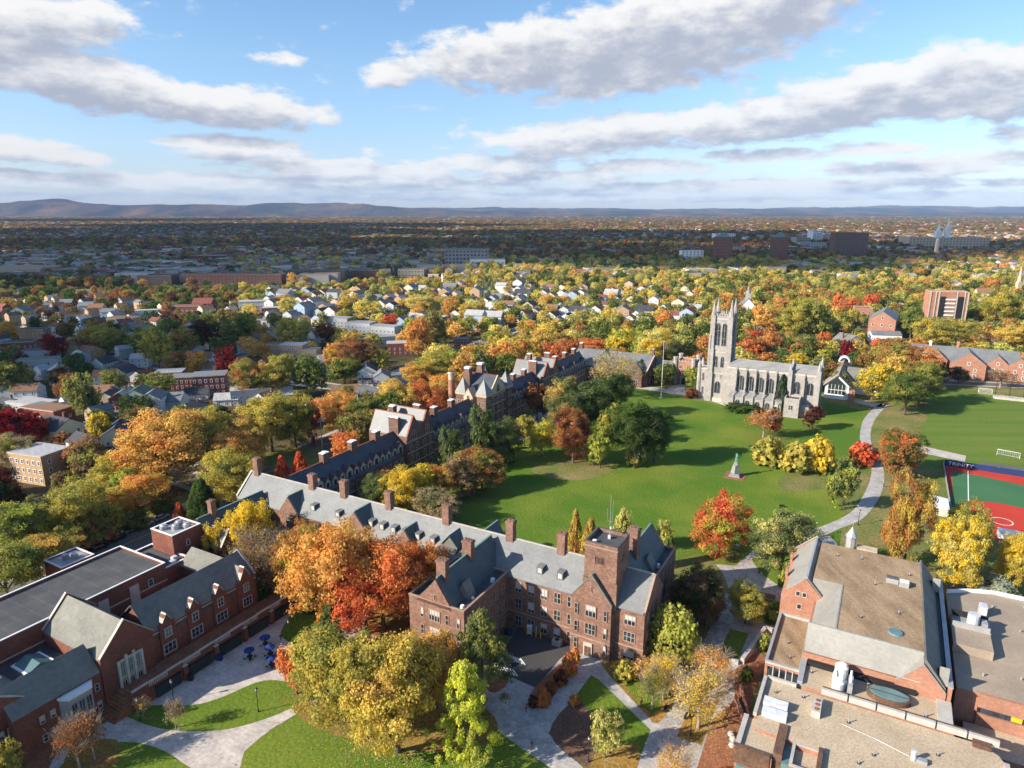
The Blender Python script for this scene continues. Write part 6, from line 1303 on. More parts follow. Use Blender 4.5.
for a in [
 # near, bottom
 (346, 621, 722, 88, 'round', 'olive', 'gold'), (398, 642, 752, 102, 'round', 'gold', 'amber'), (366, 634, 740, 70, 'round', 'gold', 'olive'), (436, 628, 708, 66, 'oval', 'amber', 'orange'), (482, 610, 704, 64, 'pine', 'sage', 'olive'),
 (465, 664, 762, 66, 'pyram', 'chart', 'lime', 'bright yellow-green pyramidal tree in front of the big golden trees'), (297, 640, 694, 34, 'oval', 'redorange', 'orange'), (333, 603, 652, 22, 'column', 'sage', 'green'), (320, 625, 668, 16, 'column', 'sage', 'olive'),
 (336, 517, 626, 98, 'round', 'orange', 'amber'), (384, 540, 630, 84, 'wide', 'redorange', 'orange'), (426, 536, 618, 58, 'round', 'redorange', 'orange'), (366, 556, 634, 72, 'wide', 'red', 'redorange'), (300, 520, 598, 56, 'round', 'rust', 'gold'), (262, 525, 596, 70, 'sparse', 'brown', 'tan'),
 (250, 500, 572, 62, 'oval', 'yellow', 'yellow'), (228, 512, 575, 40, 'oval', 'yellow', 'gold'), (265, 566, 596, 28, 'shrub', 'crimson', 'red'), (262, 577, 608, 17, 'column', 'dkgreen', 'green'), (250, 580, 606, 16, 'column', 'dkgreen', 'green'), (218, 534, 563, 22, 'conic', 'blue', 'sage'),
 (290, 560, 600, 30, 'round', 'rust', 'olive'), (310, 590, 612, 14, 'shrub', 'green', 'dkgreen'),
 # left, across the street
 (205, 478, 530, 40, 'conic', 'green', 'dkgreen'), (182, 502, 532, 18, 'conic', 'red', 'redorange'), (236, 446, 512, 64, 'round', 'gold', 'olive'), (240, 430, 480, 55, 'round', 'orange', 'amber'), (168, 408, 488, 92, 'round', 'amber', 'orange'), (212, 405, 470, 62, 'round', 'gold', 'olive'),
 (138, 476, 520, 62, 'round', 'orange', 'gold'), (78, 478, 545, 66, 'round', 'olive', 'gold'), (28, 494, 560, 62, 'round', 'lime', 'sage'), (52, 528, 574, 62, 'round', 'amber', 'olive'), (10, 540, 604, 66, 'round', 'olive', 'green'), (100, 512, 542, 34, 'shrub', 'olive', 'rust'), (165, 499, 512, 26, 'shrub', 'green', 'olive'), (132, 508, 527, 34, 'shrub', 'olive', 'green'), (112, 500, 535, 34, 'round', 'gold', 'olive'),
 (102, 412, 452, 26, 'oval', 'yellow', 'olive'), (86, 370, 424, 32, 'oval', 'olive', 'sage'), (12, 405, 452, 56, 'round', 'crimson', 'maroon'), (36, 412, 448, 34, 'round', 'crimson', 'red'), (6, 465, 530, 44, 'round', 'maroon', 'dkgreen'), (16, 432, 474, 50, 'round', 'tan', 'olive'), (118, 452, 498, 46, 'round', 'gold', 'olive'), (128, 465, 508, 30, 'round', 'lime', 'green'), (66, 430, 452, 26, 'shrub', 'rust', 'brown'),
 # belt between the street and the dark-roofed row
 (272, 390, 452, 62, 'round', 'gold', 'olive'), (296, 392, 448, 44, 'round', 'gold', 'green'), (312, 397, 440, 22, 'oval', 'crimson', 'red'), (340, 392, 432, 48, 'round', 'orange', 'amber'), (365, 394, 432, 36, 'round', 'olive', 'green'), (386, 388, 430, 34, 'round', 'green', 'olive'), (402, 376, 425, 44, 'round', 'amber', 'gold'), (428, 378, 424, 44, 'round', 'redorange', 'rust'), (402, 400, 420, 17, 'oval', 'red', 'crimson'), (445, 372, 415, 40, 'round', 'orange', 'gold'), (253, 410, 462, 40, 'round', 'amber', 'gold'), (225, 425, 470, 36, 'round', 'orange', 'gold'),
 (346, 431, 460, 30, 'round', 'redorange', 'orange'), (283, 455, 482, 18, 'conic', 'red', 'redorange'), (301, 451, 480, 19, 'conic', 'red', 'redorange'),
 # quad side of the row
 (378, 474, 512, 42, 'round', 'sage', 'green'), (402, 466, 514, 46, 'round', 'yellow', 'gold'), (384, 470, 500, 30, 'round', 'orange', 'rust'), (437, 487, 522, 52, 'round', 'tan', 'sage'), (442, 462, 500, 38, 'round', 'orange', 'gold'), (425, 462, 505, 30, 'round', 'yellow', 'olive'), (462, 455, 498, 38, 'round', 'brown', 'tan'), (482, 445, 490, 50, 'round', 'rust', 'olive'), (464, 448, 488, 30, 'round', 'yellow', 'olive'), (452, 426, 474, 30, 'oval', 'sage', 'green'), (483, 404, 468, 32, 'oval', 'sage', 'green'), (502, 416, 462, 42, 'round', 'sage', 'olive'), (524, 412, 446, 26, 'round', 'gold', 'olive'), (505, 440, 462, 20, 'shrub', 'green', 'olive'),
 (541, 418, 457, 26, 'round', 'lime', 'yellow'), (573, 405, 463, 42, 'round', 'rust', 'maroon'), (600, 425, 468, 29, 'round', 'lime', 'olive'), (634, 402, 468, 54, 'wide', 'green', 'dkgreen'), (654, 406, 462, 36, 'round', 'green', 'sage'), (612, 402, 446, 32, 'round', 'green', 'gold'), (564, 373, 438, 42, 'round', 'sage', 'amber'), (588, 376, 434, 50, 'round', 'green', 'sage'), (575, 384, 440, 36, 'round', 'sage', 'green'), (612, 371, 418, 40, 'round', 'dkgreen', 'green'), (537, 380, 420, 30, 'round', 'maroon', 'rust'), (635, 425, 465, 20, 'shrub', 'sage', 'gold'),
 (613, 347, 398, 52, 'sparse', 'tan', 'gold'), (664, 361, 387, 25, 'round', 'green', 'olive'), (692, 366, 390, 17, 'round', 'lime', 'green'), (692, 387, 398, 14, 'shrub', 'maroon', 'rust'),
 # round the chapel and the lawn
 (780, 374, 412, 17, 'conic', 'blue', 'dkgreen'), (763, 407, 438, 33, 'sparse', 'redorange', 'rust'), (772, 408, 438, 20, 'oval', 'rust', 'brown'), (812, 405, 430, 22, 'round', 'maroon', 'brown'), (767, 432, 464, 32, 'shrub', 'olive', 'gold'), (795, 438, 471, 32, 'shrub', 'gold', 'olive'), (817, 433, 470, 32, 'shrub', 'yellow', 'gold'), (861, 439, 464, 26, 'shrub', 'red', 'redorange'), (841, 458, 510, 30, 'oval', 'sage', 'lime'), (740, 402, 410, 30, 'shrub', 'dkgreen', 'green'), (752, 404, 411, 22, 'shrub', 'dkgreen', 'green'),
 (718, 492, 556, 60, 'round', 'red', 'lime'), (780, 509, 578, 62, 'round', 'sage', 'pale'), (898, 426, 474, 42, 'round', 'green', 'redorange'), (897, 440, 480, 30, 'round', 'rust', 'green'), (903, 470, 568, 50, 'oval', 'rust', 'gold'), (888, 522, 545, 18, 'oval', 'orange', 'orange'), (953, 514, 592, 46, 'round', 'yellow', 'pale'), (964, 501, 566, 44, 'round', 'olive', 'gold'), (1012, 532, 592, 36, 'round', 'gold', 'yellow'), (996, 577, 600, 40, 'shrub', 'silver', 'sage'), (928, 578, 594, 18, 'shrub', 'redorange', 'orange'), (876, 445, 462, 16, 'sparse', 'red', 'redorange'),
 (575, 509, 552, 18, 'conic', 'gold', 'rust'), (590, 516, 558, 20, 'conic', 'gold', 'rust'), (621, 507, 552, 24, 'oval', 'pale', 'lime'), (664, 519, 548, 20, 'oval', 'pale', 'lime'), (668, 530, 566, 14, 'shrub', 'green', 'olive'), (505, 534, 548, 18, 'shrub', 'redorange', 'red'),
 (692, 566, 626, 58, 'round', 'brown', 'dkgreen'), (672, 596, 660, 50, 'shrub', 'olive', 'lime'), (705, 575, 625, 40, 'round', 'brown', 'olive'), (745, 580, 624, 40, 'round', 'olive', 'gold'), (775, 600, 620, 22, 'shrub', 'lime', 'green'), (765, 632, 650, 14, 'shrub', 'lime', 'green'), (747, 664, 680, 12, 'shrub', 'green', 'lime'), (785, 560, 588, 14, 'shrub', 'lime', 'green'),
 # courts
 (652, 668, 710, 36, 'sparse', 'sage', 'gold'), (663, 650, 700, 40, 'sparse', 'amber', 'yellow'), (698, 665, 728, 62, 'sparse', 'amber', 'gold'), (712, 648, 690, 50, 'sparse', 'orange', 'amber'), (605, 706, 758, 32, 'round', 'pale', 'olive'), (672, 744, 800, 42, 'sparse', 'amber', 'orange'), (624, 659, 678, 24, 'shrub', 'gold', 'olive'), (645, 655, 685, 26, 'sparse', 'orange', 'amber'),
 (569, 650, 675, 16, 'shrub', 'redorange', 'orange'), (575, 646, 664, 10, 'shrub', 'orange', 'redorange'), (560, 668, 684, 14, 'shrub', 'maroon', 'rust'), (551, 678, 692, 12, 'shrub', 'rust', 'brown'), (543, 685, 706, 14, 'shrub', 'redorange', 'rust'), (534, 694, 706, 12, 'shrub', 'maroon', 'brown'), (574, 694, 704, 12, 'shrub', 'orange', 'rust'),
 (80, 716, 768, 46, 'sparse', 'rust', 'brown'), (176, 697, 728, 20, 'sparse', 'tan', 'brown'), (144, 695, 718, 18, 'sparse', 'tan', 'rust'), (6, 738, 790, 34, 'round', 'olive', 'gold'), (95, 708, 760, 30, 'sparse', 'rust', 'brown'),
 # behind the chapel
 (752, 334, 365, 34, 'round', 'rust', 'redorange'), (764, 303, 336, 26, 'round', 'amber', 'orange'), (796, 296, 344, 42, 'round', 'olive', 'gold'), (815, 300, 345, 34, 'round', 'olive', 'green'), (782, 298, 325, 20, 'round', 'rust', 'orange'), (771, 330, 358, 22, 'round', 'rust', 'orange'), (796, 343, 362, 16, 'round', 'red', 'redorange'), (783, 350, 370, 22, 'round', 'sage', 'green'), (795, 352, 372, 24, 'round', 'yellow', 'gold'), (822, 331, 354, 18, 'oval', 'redorange', 'rust'), (806, 332, 360, 22, 'round', 'olive', 'sage'), (823, 349, 370, 18, 'oval', 'lime', 'yellow'), (836, 292, 316, 18, 'oval', 'redorange', 'orange'), (849, 296, 318, 18, 'round', 'redorange', 'rust'), (869, 293, 314, 18, 'oval', 'redorange', 'red'), (752, 328, 345, 22, 'round', 'red', 'redorange'),
 (872, 362, 400, 34, 'round', 'yellow', 'olive'), (904, 372, 415, 44, 'wide', 'green', 'olive'), (918, 360, 405, 40, 'round', 'olive', 'green'), (895, 336, 385, 50, 'round', 'rust', 'olive'), (915, 345, 388, 44, 'round', 'orange', 'rust'), (888, 352, 395, 34, 'round', 'amber', 'gold'), (845, 338, 362, 14, 'round', 'crimson', 'maroon'), (857, 339, 362, 20, 'round', 'amber', 'gold'), (876, 336, 355, 15, 'round', 'redorange', 'red'), (930, 316, 352, 40, 'round', 'gold', 'olive'), (955, 316, 345, 36, 'round', 'olive', 'gold'), (910, 306, 338, 24, 'round', 'green', 'olive'), (993, 288, 330, 36, 'round', 'gold', 'green'), (1008, 322, 352, 40, 'round', 'amber', 'gold'), (970, 340, 352, 18, 'shrub', 'crimson', 'red'), (935, 360, 384, 26, 'round', 'maroon', 'brown'), (1000, 368, 388, 30, 'sparse', 'brown', 'rust'), (958, 366, 384, 20, 'round', 'brown', 'dkgreen'), (1020, 350, 378, 20, 'round', 'orange', 'gold'),
 # behind the pale-roofed hall
 (653, 325, 368, 42, 'round', 'pale', 'yellow'), (620, 325, 362, 34, 'round', 'lime', 'yellow'), (640, 330, 366, 26, 'round', 'lime', 'green'), (590, 336, 358, 40, 'round', 'redorange', 'orange'), (552, 340, 372, 26, 'round', 'redorange', 'rust'), (568, 336, 366, 22, 'round', 'rust', 'redorange'), (522, 334, 372, 34, 'round', 'gold', 'orange'), (500, 338, 378, 30, 'round', 'orange', 'amber'), (485, 350, 384, 28, 'round', 'sage', 'green'), (505, 352, 384, 30, 'round', 'green', 'olive'), (541, 330, 362, 26, 'round', 'amber', 'gold'), (535, 352, 380, 18, 'oval', 'yellow', 'lime'), (466, 352, 392, 30, 'round', 'amber', 'rust'), (600, 318, 350, 24, 'round', 'green', 'olive'),
 (440, 350, 388, 40, 'round', 'olive', 'gold'), (420, 358, 392, 36, 'round', 'gold', 'orange'), (418, 315, 356, 28, 'round', 'orange', 'rust'), (436, 308, 350, 26, 'round', 'olive', 'brown'), (455, 345, 385, 24, 'round', 'lime', 'olive'),
 # neighbourhood
 (255, 355, 400, 40, 'round', 'olive', 'rust'), (282, 352, 398, 40, 'round', 'olive', 'gold'), (312, 353, 396, 34, 'round', 'green', 'olive'), (345, 356, 384, 34, 'round', 'green', 'olive'), (228, 345, 384, 22, 'round', 'maroon', 'crimson'), (196, 350, 378, 24, 'round', 'orange', 'gold'), (178, 350, 378, 26, 'round', 'rust', 'olive'), (160, 324, 372, 34, 'round', 'olive', 'gold'), (150, 322, 360, 34, 'round', 'olive', 'green'), (183, 325, 362, 32, 'round', 'olive', 'rust'), (108, 322, 356, 36, 'round', 'olive', 'gold'), (58, 331, 362, 22, 'round', 'crimson', 'maroon'), (96, 328, 356, 30, 'round', 'rust', 'olive'), (130, 332, 356, 26, 'round', 'green', 'olive'), (10, 320, 342, 22, 'round', 'orange', 'gold'), (16, 358, 398, 34, 'round', 'olive', 'dkgreen'), (62, 365, 388, 24, 'round', 'maroon', 'olive'), (240, 310, 350, 34, 'round', 'olive', 'green'), (210, 318, 350, 34, 'round', 'maroon', 'dkgreen'), (268, 332, 352, 14, 'round', 'orange', 'gold'), (241, 327, 344, 14, 'round', 'crimson', 'crimson'), (292, 316, 350, 34, 'round', 'gold', 'olive'), (327, 322, 345, 20, 'round', 'maroon', 'rust'), (360, 335, 375, 40, 'round', 'rust', 'brown'), (335, 340, 368, 24, 'round', 'orange', 'gold'), (375, 345, 375, 28, 'round', 'olive', 'gold'), (390, 312, 332, 16, 'round', 'red', 'redorange'), (345, 294, 318, 20, 'round', 'amber', 'gold'), (370, 298, 322, 30, 'round', 'pale', 'yellow'), (290, 296, 318, 24, 'round', 'pale', 'gold'), (248, 292, 308, 22, 'round', 'gold', 'olive'), (425, 292, 318, 36, 'round', 'pale', 'amber'), (450, 298, 322, 22, 'round', 'orange', 'olive'), (468, 302, 324, 18, 'round', 'amber', 'gold')]:
    tr(*a)
# ================================================================ HOUSES
HM = {}
def house_meshes(w, d, he, hr, ax, porch):
    k = (w, d, he, hr, ax, porch)
    if k in HM: return HM[k]
    o = {}
    b = MB(); gwall(b, -w / 2, w / 2, -d / 2, d / 2, 0, he, hr, ax, M['oc_wall']); o['wall'] = b.mesh('house_wall')
    b = MB(); roof(b, -w / 2, w / 2, -d / 2, d / 2, he, hr, ax, M['oc_roof'], over=.45, th=.2); o['roof'] = b.mesh('house_roof')
    if porch: b = MB(); b.box(-w * .45, w * .45, -d / 2 - 2.2, -d / 2 - .01, 0, .6, 'conc'); b.extr([(-d / 2 - 2.4, 2.9), (-d / 2 - .01, 3.5), (-d / 2 - .01, 3.6), (-d / 2 - 2.4, 3.05)], 'a', -w * .47, w * .47, M['oc_roof'])
    if porch:
        for x in (-w * .43, 0, w * .43): b.box(x - .1, x + .1, -d / 2 - 2.2, -d / 2 - 2.0, .6, 2.95, 'white')
        o['porch'] = b.mesh('porch')
    b = MB(); b.box(-.4, .4, -.4, .4, 0, 1.8, 'brick'); o['chimney'] = b.mesh('chimney')
    HM[k] = o; return o
FLAT = {}
def flat_meshes(w, d, h):
    k = (w, d, h)
    if k not in FLAT:
        b = MB(); b.box(-w / 2, w / 2, -d / 2, d / 2, 0, h, M['oc_wall']); o = {'wall': b.mesh('wall')}
        b = MB(); b.box(-w / 2 - .15, w / 2 + .15, -d / 2 - .15, d / 2 + .15, h + .003, h + .45, 'trim', M['oc_roof']); o['roof'] = b.mesh('roof'); FLAT[k] = o
    return FLAT[k]
HW = dict(white=(.56, .56, .54), cream=(.6, .54, .36), grey=(.4, .42, .43), blue=(.3, .4, .5), tan=(.42, .28, .16), brick=(.22, .07, .05), yellow=(.6, .5, .25), green=(.3, .35, .28), pink=(.5, .36, .3))
HR = dict(grey=(.16, .17, .18), dark=(.05, .055, .065), brown=(.22, .12, .07), red=(.2, .07, .05), pale=(.35, .35, .35), green=(.12, .16, .13))
HOUSES = []
def house(x, y, rz, kind, wc, rc, size=1.0, lab=None, windows=True, group='houses of the neighbourhood'):
    r = link(bpy.data.objects.new('house' if kind != 'flat' and kind != 'row' else 'flats', None)); r.location = (x, y, 0); r.rotation_euler = (0, 0, rz)
    OFF[r.name] = (0, 0, 0)
    if kind in ('flat', 'row'):
        w, d, h = (14, 10, 9.4) if kind == 'flat' else (21, 10, 8)
        ms = flat_meshes(w, d, h); he = h
    else:
        w, d, he, hr, ax, porch = {'gable': (9.5, 12, 6.8, 9.8, 'b', True), 'side': (12, 9.5, 6, 8.8, 'a', False), 'tall': (9, 12, 9.2, 11.8, 'b', True), 'low': (13, 9, 3.6, 6.4, 'a', False)}[kind]
        ms = house_meshes(w, d, he, hr, ax, porch)
    for nm, me in ms.items():
        o = link(bpy.data.objects.new(nm, me)); o.parent = r; o.color = (*(HR[rc] if nm in ('roof', 'porch') else HW[wc]), 1)
        if nm == 'chimney': o.location = (w * .1, d * .15, he + 2.4)
    if windows:
        fl = max(1, int(he / 2.9)); me = winmesh(1.1, 1.5, 1, 2, 'white', 'white')
        nx = 2 if w < 11 else (3 if w < 14 else 6); ny = 2 if d < 11 else 3
        for f in range(fl):
            z = .9 + 2.85 * f
            for k in range(nx): o = inst('window', me, r, -w / 2 + w * (k + .5) / nx, -d / 2, z)
            sd = 'E' if x < 0 else 'W'
            for k in range(ny): inst('window', me, r, w / 2 * (1 if sd == 'E' else -1), -d / 2 + d * (k + .5) / ny, z, SIDE[sd])
    r.scale = (size,) * 3
    HOUSES.append((r, x, y, kind, wc, rc, lab)); r['group'] = group; r['category'] = 'house' if kind not in ('flat', 'row') else 'flats'
    return r
def hs(px, py, rz, kind, wc, rc, size=1.0, lab=None):
    x, y = P(px, py); return house(x, y, R(rz), kind, wc, rc, size, lab)
for a in [(62, 442, -25, 'side', 'cream', 'dark', 1.25, 'cream gabled house with black roof beside the crimson trees'), (44, 478, -18, 'flat', 'tan', 'pale', 1.12, 'tan brick flat-roofed flats with red side wall by the street'),
 (88, 456, 60, 'gable', 'white', 'dark', .95, 'small white house with porch below the yellow tree'), (121, 450, 20, 'gable', 'cream', 'dark', 1.15, 'cream gabled house with dark roof left of the big amber tree'),
 (112, 414, 10, 'tall', 'cream', 'dark', 1.0, 'tall cream house with dark roof first in the tight row'), (126, 414, 10, 'tall', 'brick', 'pale', 1.0, 'tall brick-sided house second in the tight row'), (141, 412, 10, 'tall', 'green', 'green', 1.05, 'greenish house third in the tight row'), (156, 416, 10, 'tall', 'white', 'grey', 1.05, 'white pointed house with pale roof fourth in the tight row'), (172, 412, 5, 'side', 'grey', 'grey', 1.1, 'grey house beside the white pointed house'),
 (106, 372, -15, 'gable', 'white', 'dark', .95, 'white house with navy roof above the tight row'), (127, 382, -15, 'gable', 'grey', 'dark', .95, 'grey-white house with dark roof above the brick-sided house'), (146, 386, -15, 'gable', 'white', 'red', .95, 'white house with maroon roof'), (142, 366, 10, 'side', 'white', 'pale', .9, 'pale house behind the maroon-roofed one'), (92, 360, -20, 'side', 'tan', 'brown', 1.05, 'tan house with brown roof beneath the olive trees'), (76, 358, 20, 'gable', 'tan', 'brown', 1.1, 'pale house with brown gambrel-like roof right of the crimson tree'),
 (108, 385, 15, 'side', 'white', 'brown', 1.0, 'white house half hidden by the tall olive tree'), (104, 402, 10, 'side', 'white', 'brown', 1.0, 'brown-roofed house behind the tall cream one'),
 (172, 388, 12, 'flat', 'brick', 'pale', 1.0, 'first red brick flats of the trio'), (188, 393, 12, 'flat', 'brick', 'grey', 1.0, 'second red brick flats of the trio, white bay at its corner'), (212, 394, 15, 'flat', 'brick', 'grey', 1.15, 'third red brick flats of the trio, the largest'), (198, 398, 10, 'low', 'white', 'dark', .9, 'small dark-roofed white house between the brick flats'),
 (228, 404, 10, 'low', 'white', 'pale', .9, 'small pale-gabled cottage right of the brick flats'), (252, 402, 20, 'row', 'grey', 'pale', .9, 'long pale-roofed building behind the gold trees'), (280, 400, 20, 'low', 'white', 'pale', 1, 'pale roofed building by the long one'),
 (226, 380, 15, 'side', 'white', 'brown', 1.0, 'white house beside the maroon tree'), (204, 366, 10, 'side', 'white', 'brown', 1.0, 'white house with tan roof left of the maroon tree'), (250, 352, -10, 'side', 'grey', 'brown', 1.05, 'grey house with brown roof below the small orange tree'), (258, 344, 5, 'side', 'white', 'brown', .9, 'brown-roofed house among dark trees'),
 (278, 358, -5, 'flat', 'tan', 'brown', 1.0, 'left tan brick flats of the pair'), (295, 360, -5, 'flat', 'tan', 'pale', 1.1, 'right tan brick flats of the pair'), (310, 362, -5, 'flat', 'tan', 'grey', .9, 'grey-sided flats at the right end of the tan pair'),
 (331, 366, 30, 'low', 'white', 'pale', 1.2, 'white low building right of the tan flats'), (368, 382, 10, 'gable', 'white', 'dark', 1.1, 'white house with dark roof in the hollow'), (382, 386, 10, 'gable', 'white', 'grey', .9, 'small white gabled house between the pair'), (402, 384, 25, 'row', 'blue', 'grey', .75, 'pale blue-grey long house right of the white gables'), (346, 398, 15, 'low', 'tan', 'brown', 1.1, 'tan roofed house behind the orange trees'), (372, 400, 15, 'low', 'grey', 'grey', 1.1, 'grey roofed house behind the green tree'),
 (403, 354, 10, 'row', 'brick', 'pale', 1.0, 'long brick shed with pale roof'), (462, 348, 5, 'flat', 'brick', 'grey', .75, 'small dark red brick block left of the gap'), (480, 352, 5, 'flat', 'brick', 'grey', .7, 'small red brick block with pale roof right of the gap'),
 (385, 345, 20, 'row', 'white', 'pale', .8, 'white flat-roofed row below the long white flats'),
 (340, 327, -20, 'row', 'white', 'pale', 1.0, 'first section of the long white terraced flats'), (362, 332, -20, 'row', 'white', 'pale', 1.0, 'middle section of the long white terraced flats'), (386, 336, -20, 'row', 'white', 'pale', 1.0, 'last section of the long white terraced flats'),
 (60, 382, 30, 'gable', 'blue', 'pale', 1.0, 'pale blue gabled house among dark trees'), (44, 362, 20, 'row', 'grey', 'dark', 1.0, 'long dark-roofed house on the left'), (20, 352, 20, 'row', 'brick', 'dark', .9, 'brick row with dark roof at the left edge'), (40, 372, 20, 'row', 'grey', 'green', 1.0, 'long green-grey roofed house'), (30, 400, 10, 'side', 'white', 'brown', 1.0, 'brown-roofed house behind the crimson tree'), (8, 398, 10, 'side', 'white', 'dark', 1.0, 'white house at the left frame edge'),
 (35, 418, -20, 'row', 'grey', 'pale', 1.0, 'long pale-roofed house above the crimson trees'), (50, 424, -20, 'row', 'brick', 'brown', 1.0, 'long brown-roofed house behind the cream house'), (10, 416, -20, 'side', 'grey', 'dark', 1.0, 'dark-roofed house at the far left'), (36, 338, 0, 'row', 'tan', 'dark', .9, 'tan low block with dark roof'), (22, 318, 10, 'gable', 'green', 'grey', 1.1, 'pale green house far left among trees'), (32, 316, 10, 'gable', 'white', 'brown', 1.0, 'white house with brown roof far left'), (98, 314, 10, 'side', 'tan', 'brown', 1.1, 'tan-roofed house in the trees at upper left'), (110, 318, 10, 'side', 'blue', 'grey', 1, 'blue house in the trees at upper left'), (88, 312, 10, 'side', 'grey', 'grey', 1.1, 'grey house in the trees at upper left'), (68, 308, 10, 'side', 'brick', 'grey', 1, 'brick house in the trees at upper left'), (125, 328, -5, 'row', 'tan', 'brown', 1.1, 'long brown-roofed block under the trees'), (148, 318, 20, 'row', 'white', 'pale', .9, 'white row beside the red trees'), (188, 316, 5, 'row', 'brick', 'red', 1.2, 'red-roofed brick row in the middle distance'), (205, 312, 5, 'side', 'brick', 'red', 1.5, 'red-roofed brick school block'), (255, 312, 15, 'row', 'white', 'pale', 1.3, 'large white-roofed hall in the sunlit belt'), (275, 316, 15, 'row', 'brick', 'pale', 1.0, 'brick end block beside the white-roofed hall')]:
    hs(*a)
HPTS = [(h[1], h[2]) for h in HOUSES]
def dens(w, step):
    out = []
    for p, q in zip(w[:-1], w[1:]):
        n = max(1, int(math.hypot(q[0] - p[0], q[1] - p[1]) / step)); out += [(p[0] + (q[0] - p[0]) * k / n, p[1] + (q[1] - p[1]) * k / n) for k in range(n)]
    return out
RP = np.array([(x, y, wd / 2 + 3) for w, wd in ROADS for x, y in dens(w, 9)]); HWY = np.array([(x, y) for w, wd in ROADS if wd > 20 for x, y in dens(w, 9)])
def blocked(x, y, m=0.0, houses=True):
    a, b = toC(x, y)
    if -112 - m < a < 190 and -150 < b < 305: 
        if not (b > 262 and -100 < a < 85): return True
    if 78 < a < 170 and 300 < b < 368: return True
    if np.any(np.hypot(RP[:, 0] - x, RP[:, 1] - y) < RP[:, 2] + m): return True
    for bx, by, bw, bd in FARB:
        if abs(x - bx) < bw / 2 + 8 and by - (110 if by > 1000 else 30) < y < by + bd + 8: return True
    if np.any((np.abs(HWY[:, 0] - x) < 12) & (HWY[:, 1] - y > -18) & (HWY[:, 1] - y < 42)): return True
    return False
# sunlit belt of pale houses and the houses filling the suburb
belt = []
def belt_house(x, y, an, bright, py):
    HPTS.append((x, y)); belt.append((x, y))
    house(x, y, an + R(rnd.uniform(-7, 7) + rnd.choice([0, 0, 0, 90])), rnd.choice(['gable', 'gable', 'tall', 'gable', 'tall', 'side']), rnd.choice(['white', 'white', 'white', 'cream', 'grey', 'pink', 'blue', 'tan'] if bright else ['white', 'grey', 'tan', 'brick', 'cream', 'grey', 'blue']),
          rnd.choice(['grey', 'brown', 'brown', 'pale', 'grey', 'dark', 'pale', 'red']), rnd.uniform(.8, 1.3), windows=(py > 300), group='pale houses of the suburb belt')
AN = R(-20); ux, uy = math.cos(AN), math.sin(AN); vx, vy = -uy, ux
cx0, cy0 = P(500, 312)
for row in range(-9, 10):
    for k in range(-45, 46):
        s_, t_ = k * 13.5 + rnd.uniform(-3, 3), row * 24 + rnd.uniform(-6, 6)
        x, y = cx0 + ux * s_ + vx * t_, cy0 + uy * s_ + vy * t_; px, py = Q(x, y, 0)
        if not ((375 < px < 700 and 291 < py < 332) or (262 < px < 375 and 294 < py < 322)): continue
        if rnd.random() < .5 or len(belt) >= 150: continue
        if blocked(x, y, 3) or any(abs(x - q[0]) < 11 and abs(y - q[1]) < 12 for q in HPTS): continue
        belt_house(x, y, AN, True, py)
print('belt', len(belt)); tries = 0
LA = R(-33); lx, ly = math.cos(LA), math.sin(LA); l0, l1 = P(130, 345)
for row in range(-12, 14):
    for k in range(-30, 31):
        x, y = l0 + lx * (k * 15 + rnd.uniform(-2, 2)) - ly * (row * 27 + rnd.uniform(-3, 3)), l1 + ly * (k * 15) + lx * (row * 27 + rnd.uniform(-3, 3)); px, py = Q(x, y, 0)
        if not (-15 < px < 330 and 303 < py < 425) or len(belt) >= 228 or rnd.random() < .35 or blocked(x, y, 2) or any(math.hypot(x - q[0], y - q[1]) < 15.5 for q in HPTS): continue
        belt_house(x, y, LA, False, py); HOUSES[-1][0].scale = (rnd.uniform(.72, .98),) * 3
print('with left', len(belt))
while len(belt) < 233 and tries < 9000:
    tries += 1; px, py = rnd.uniform(640, 1030), rnd.uniform(292, 330)
    if not (px > 880 and py < 312): continue
    x, y = P(px, py)
    if blocked(x, y, 4) or any(abs(x - q[0]) < 24 and abs(y - q[1]) < 24 for q in HPTS): continue
    belt_house(x, y, AN, px > 250, py)
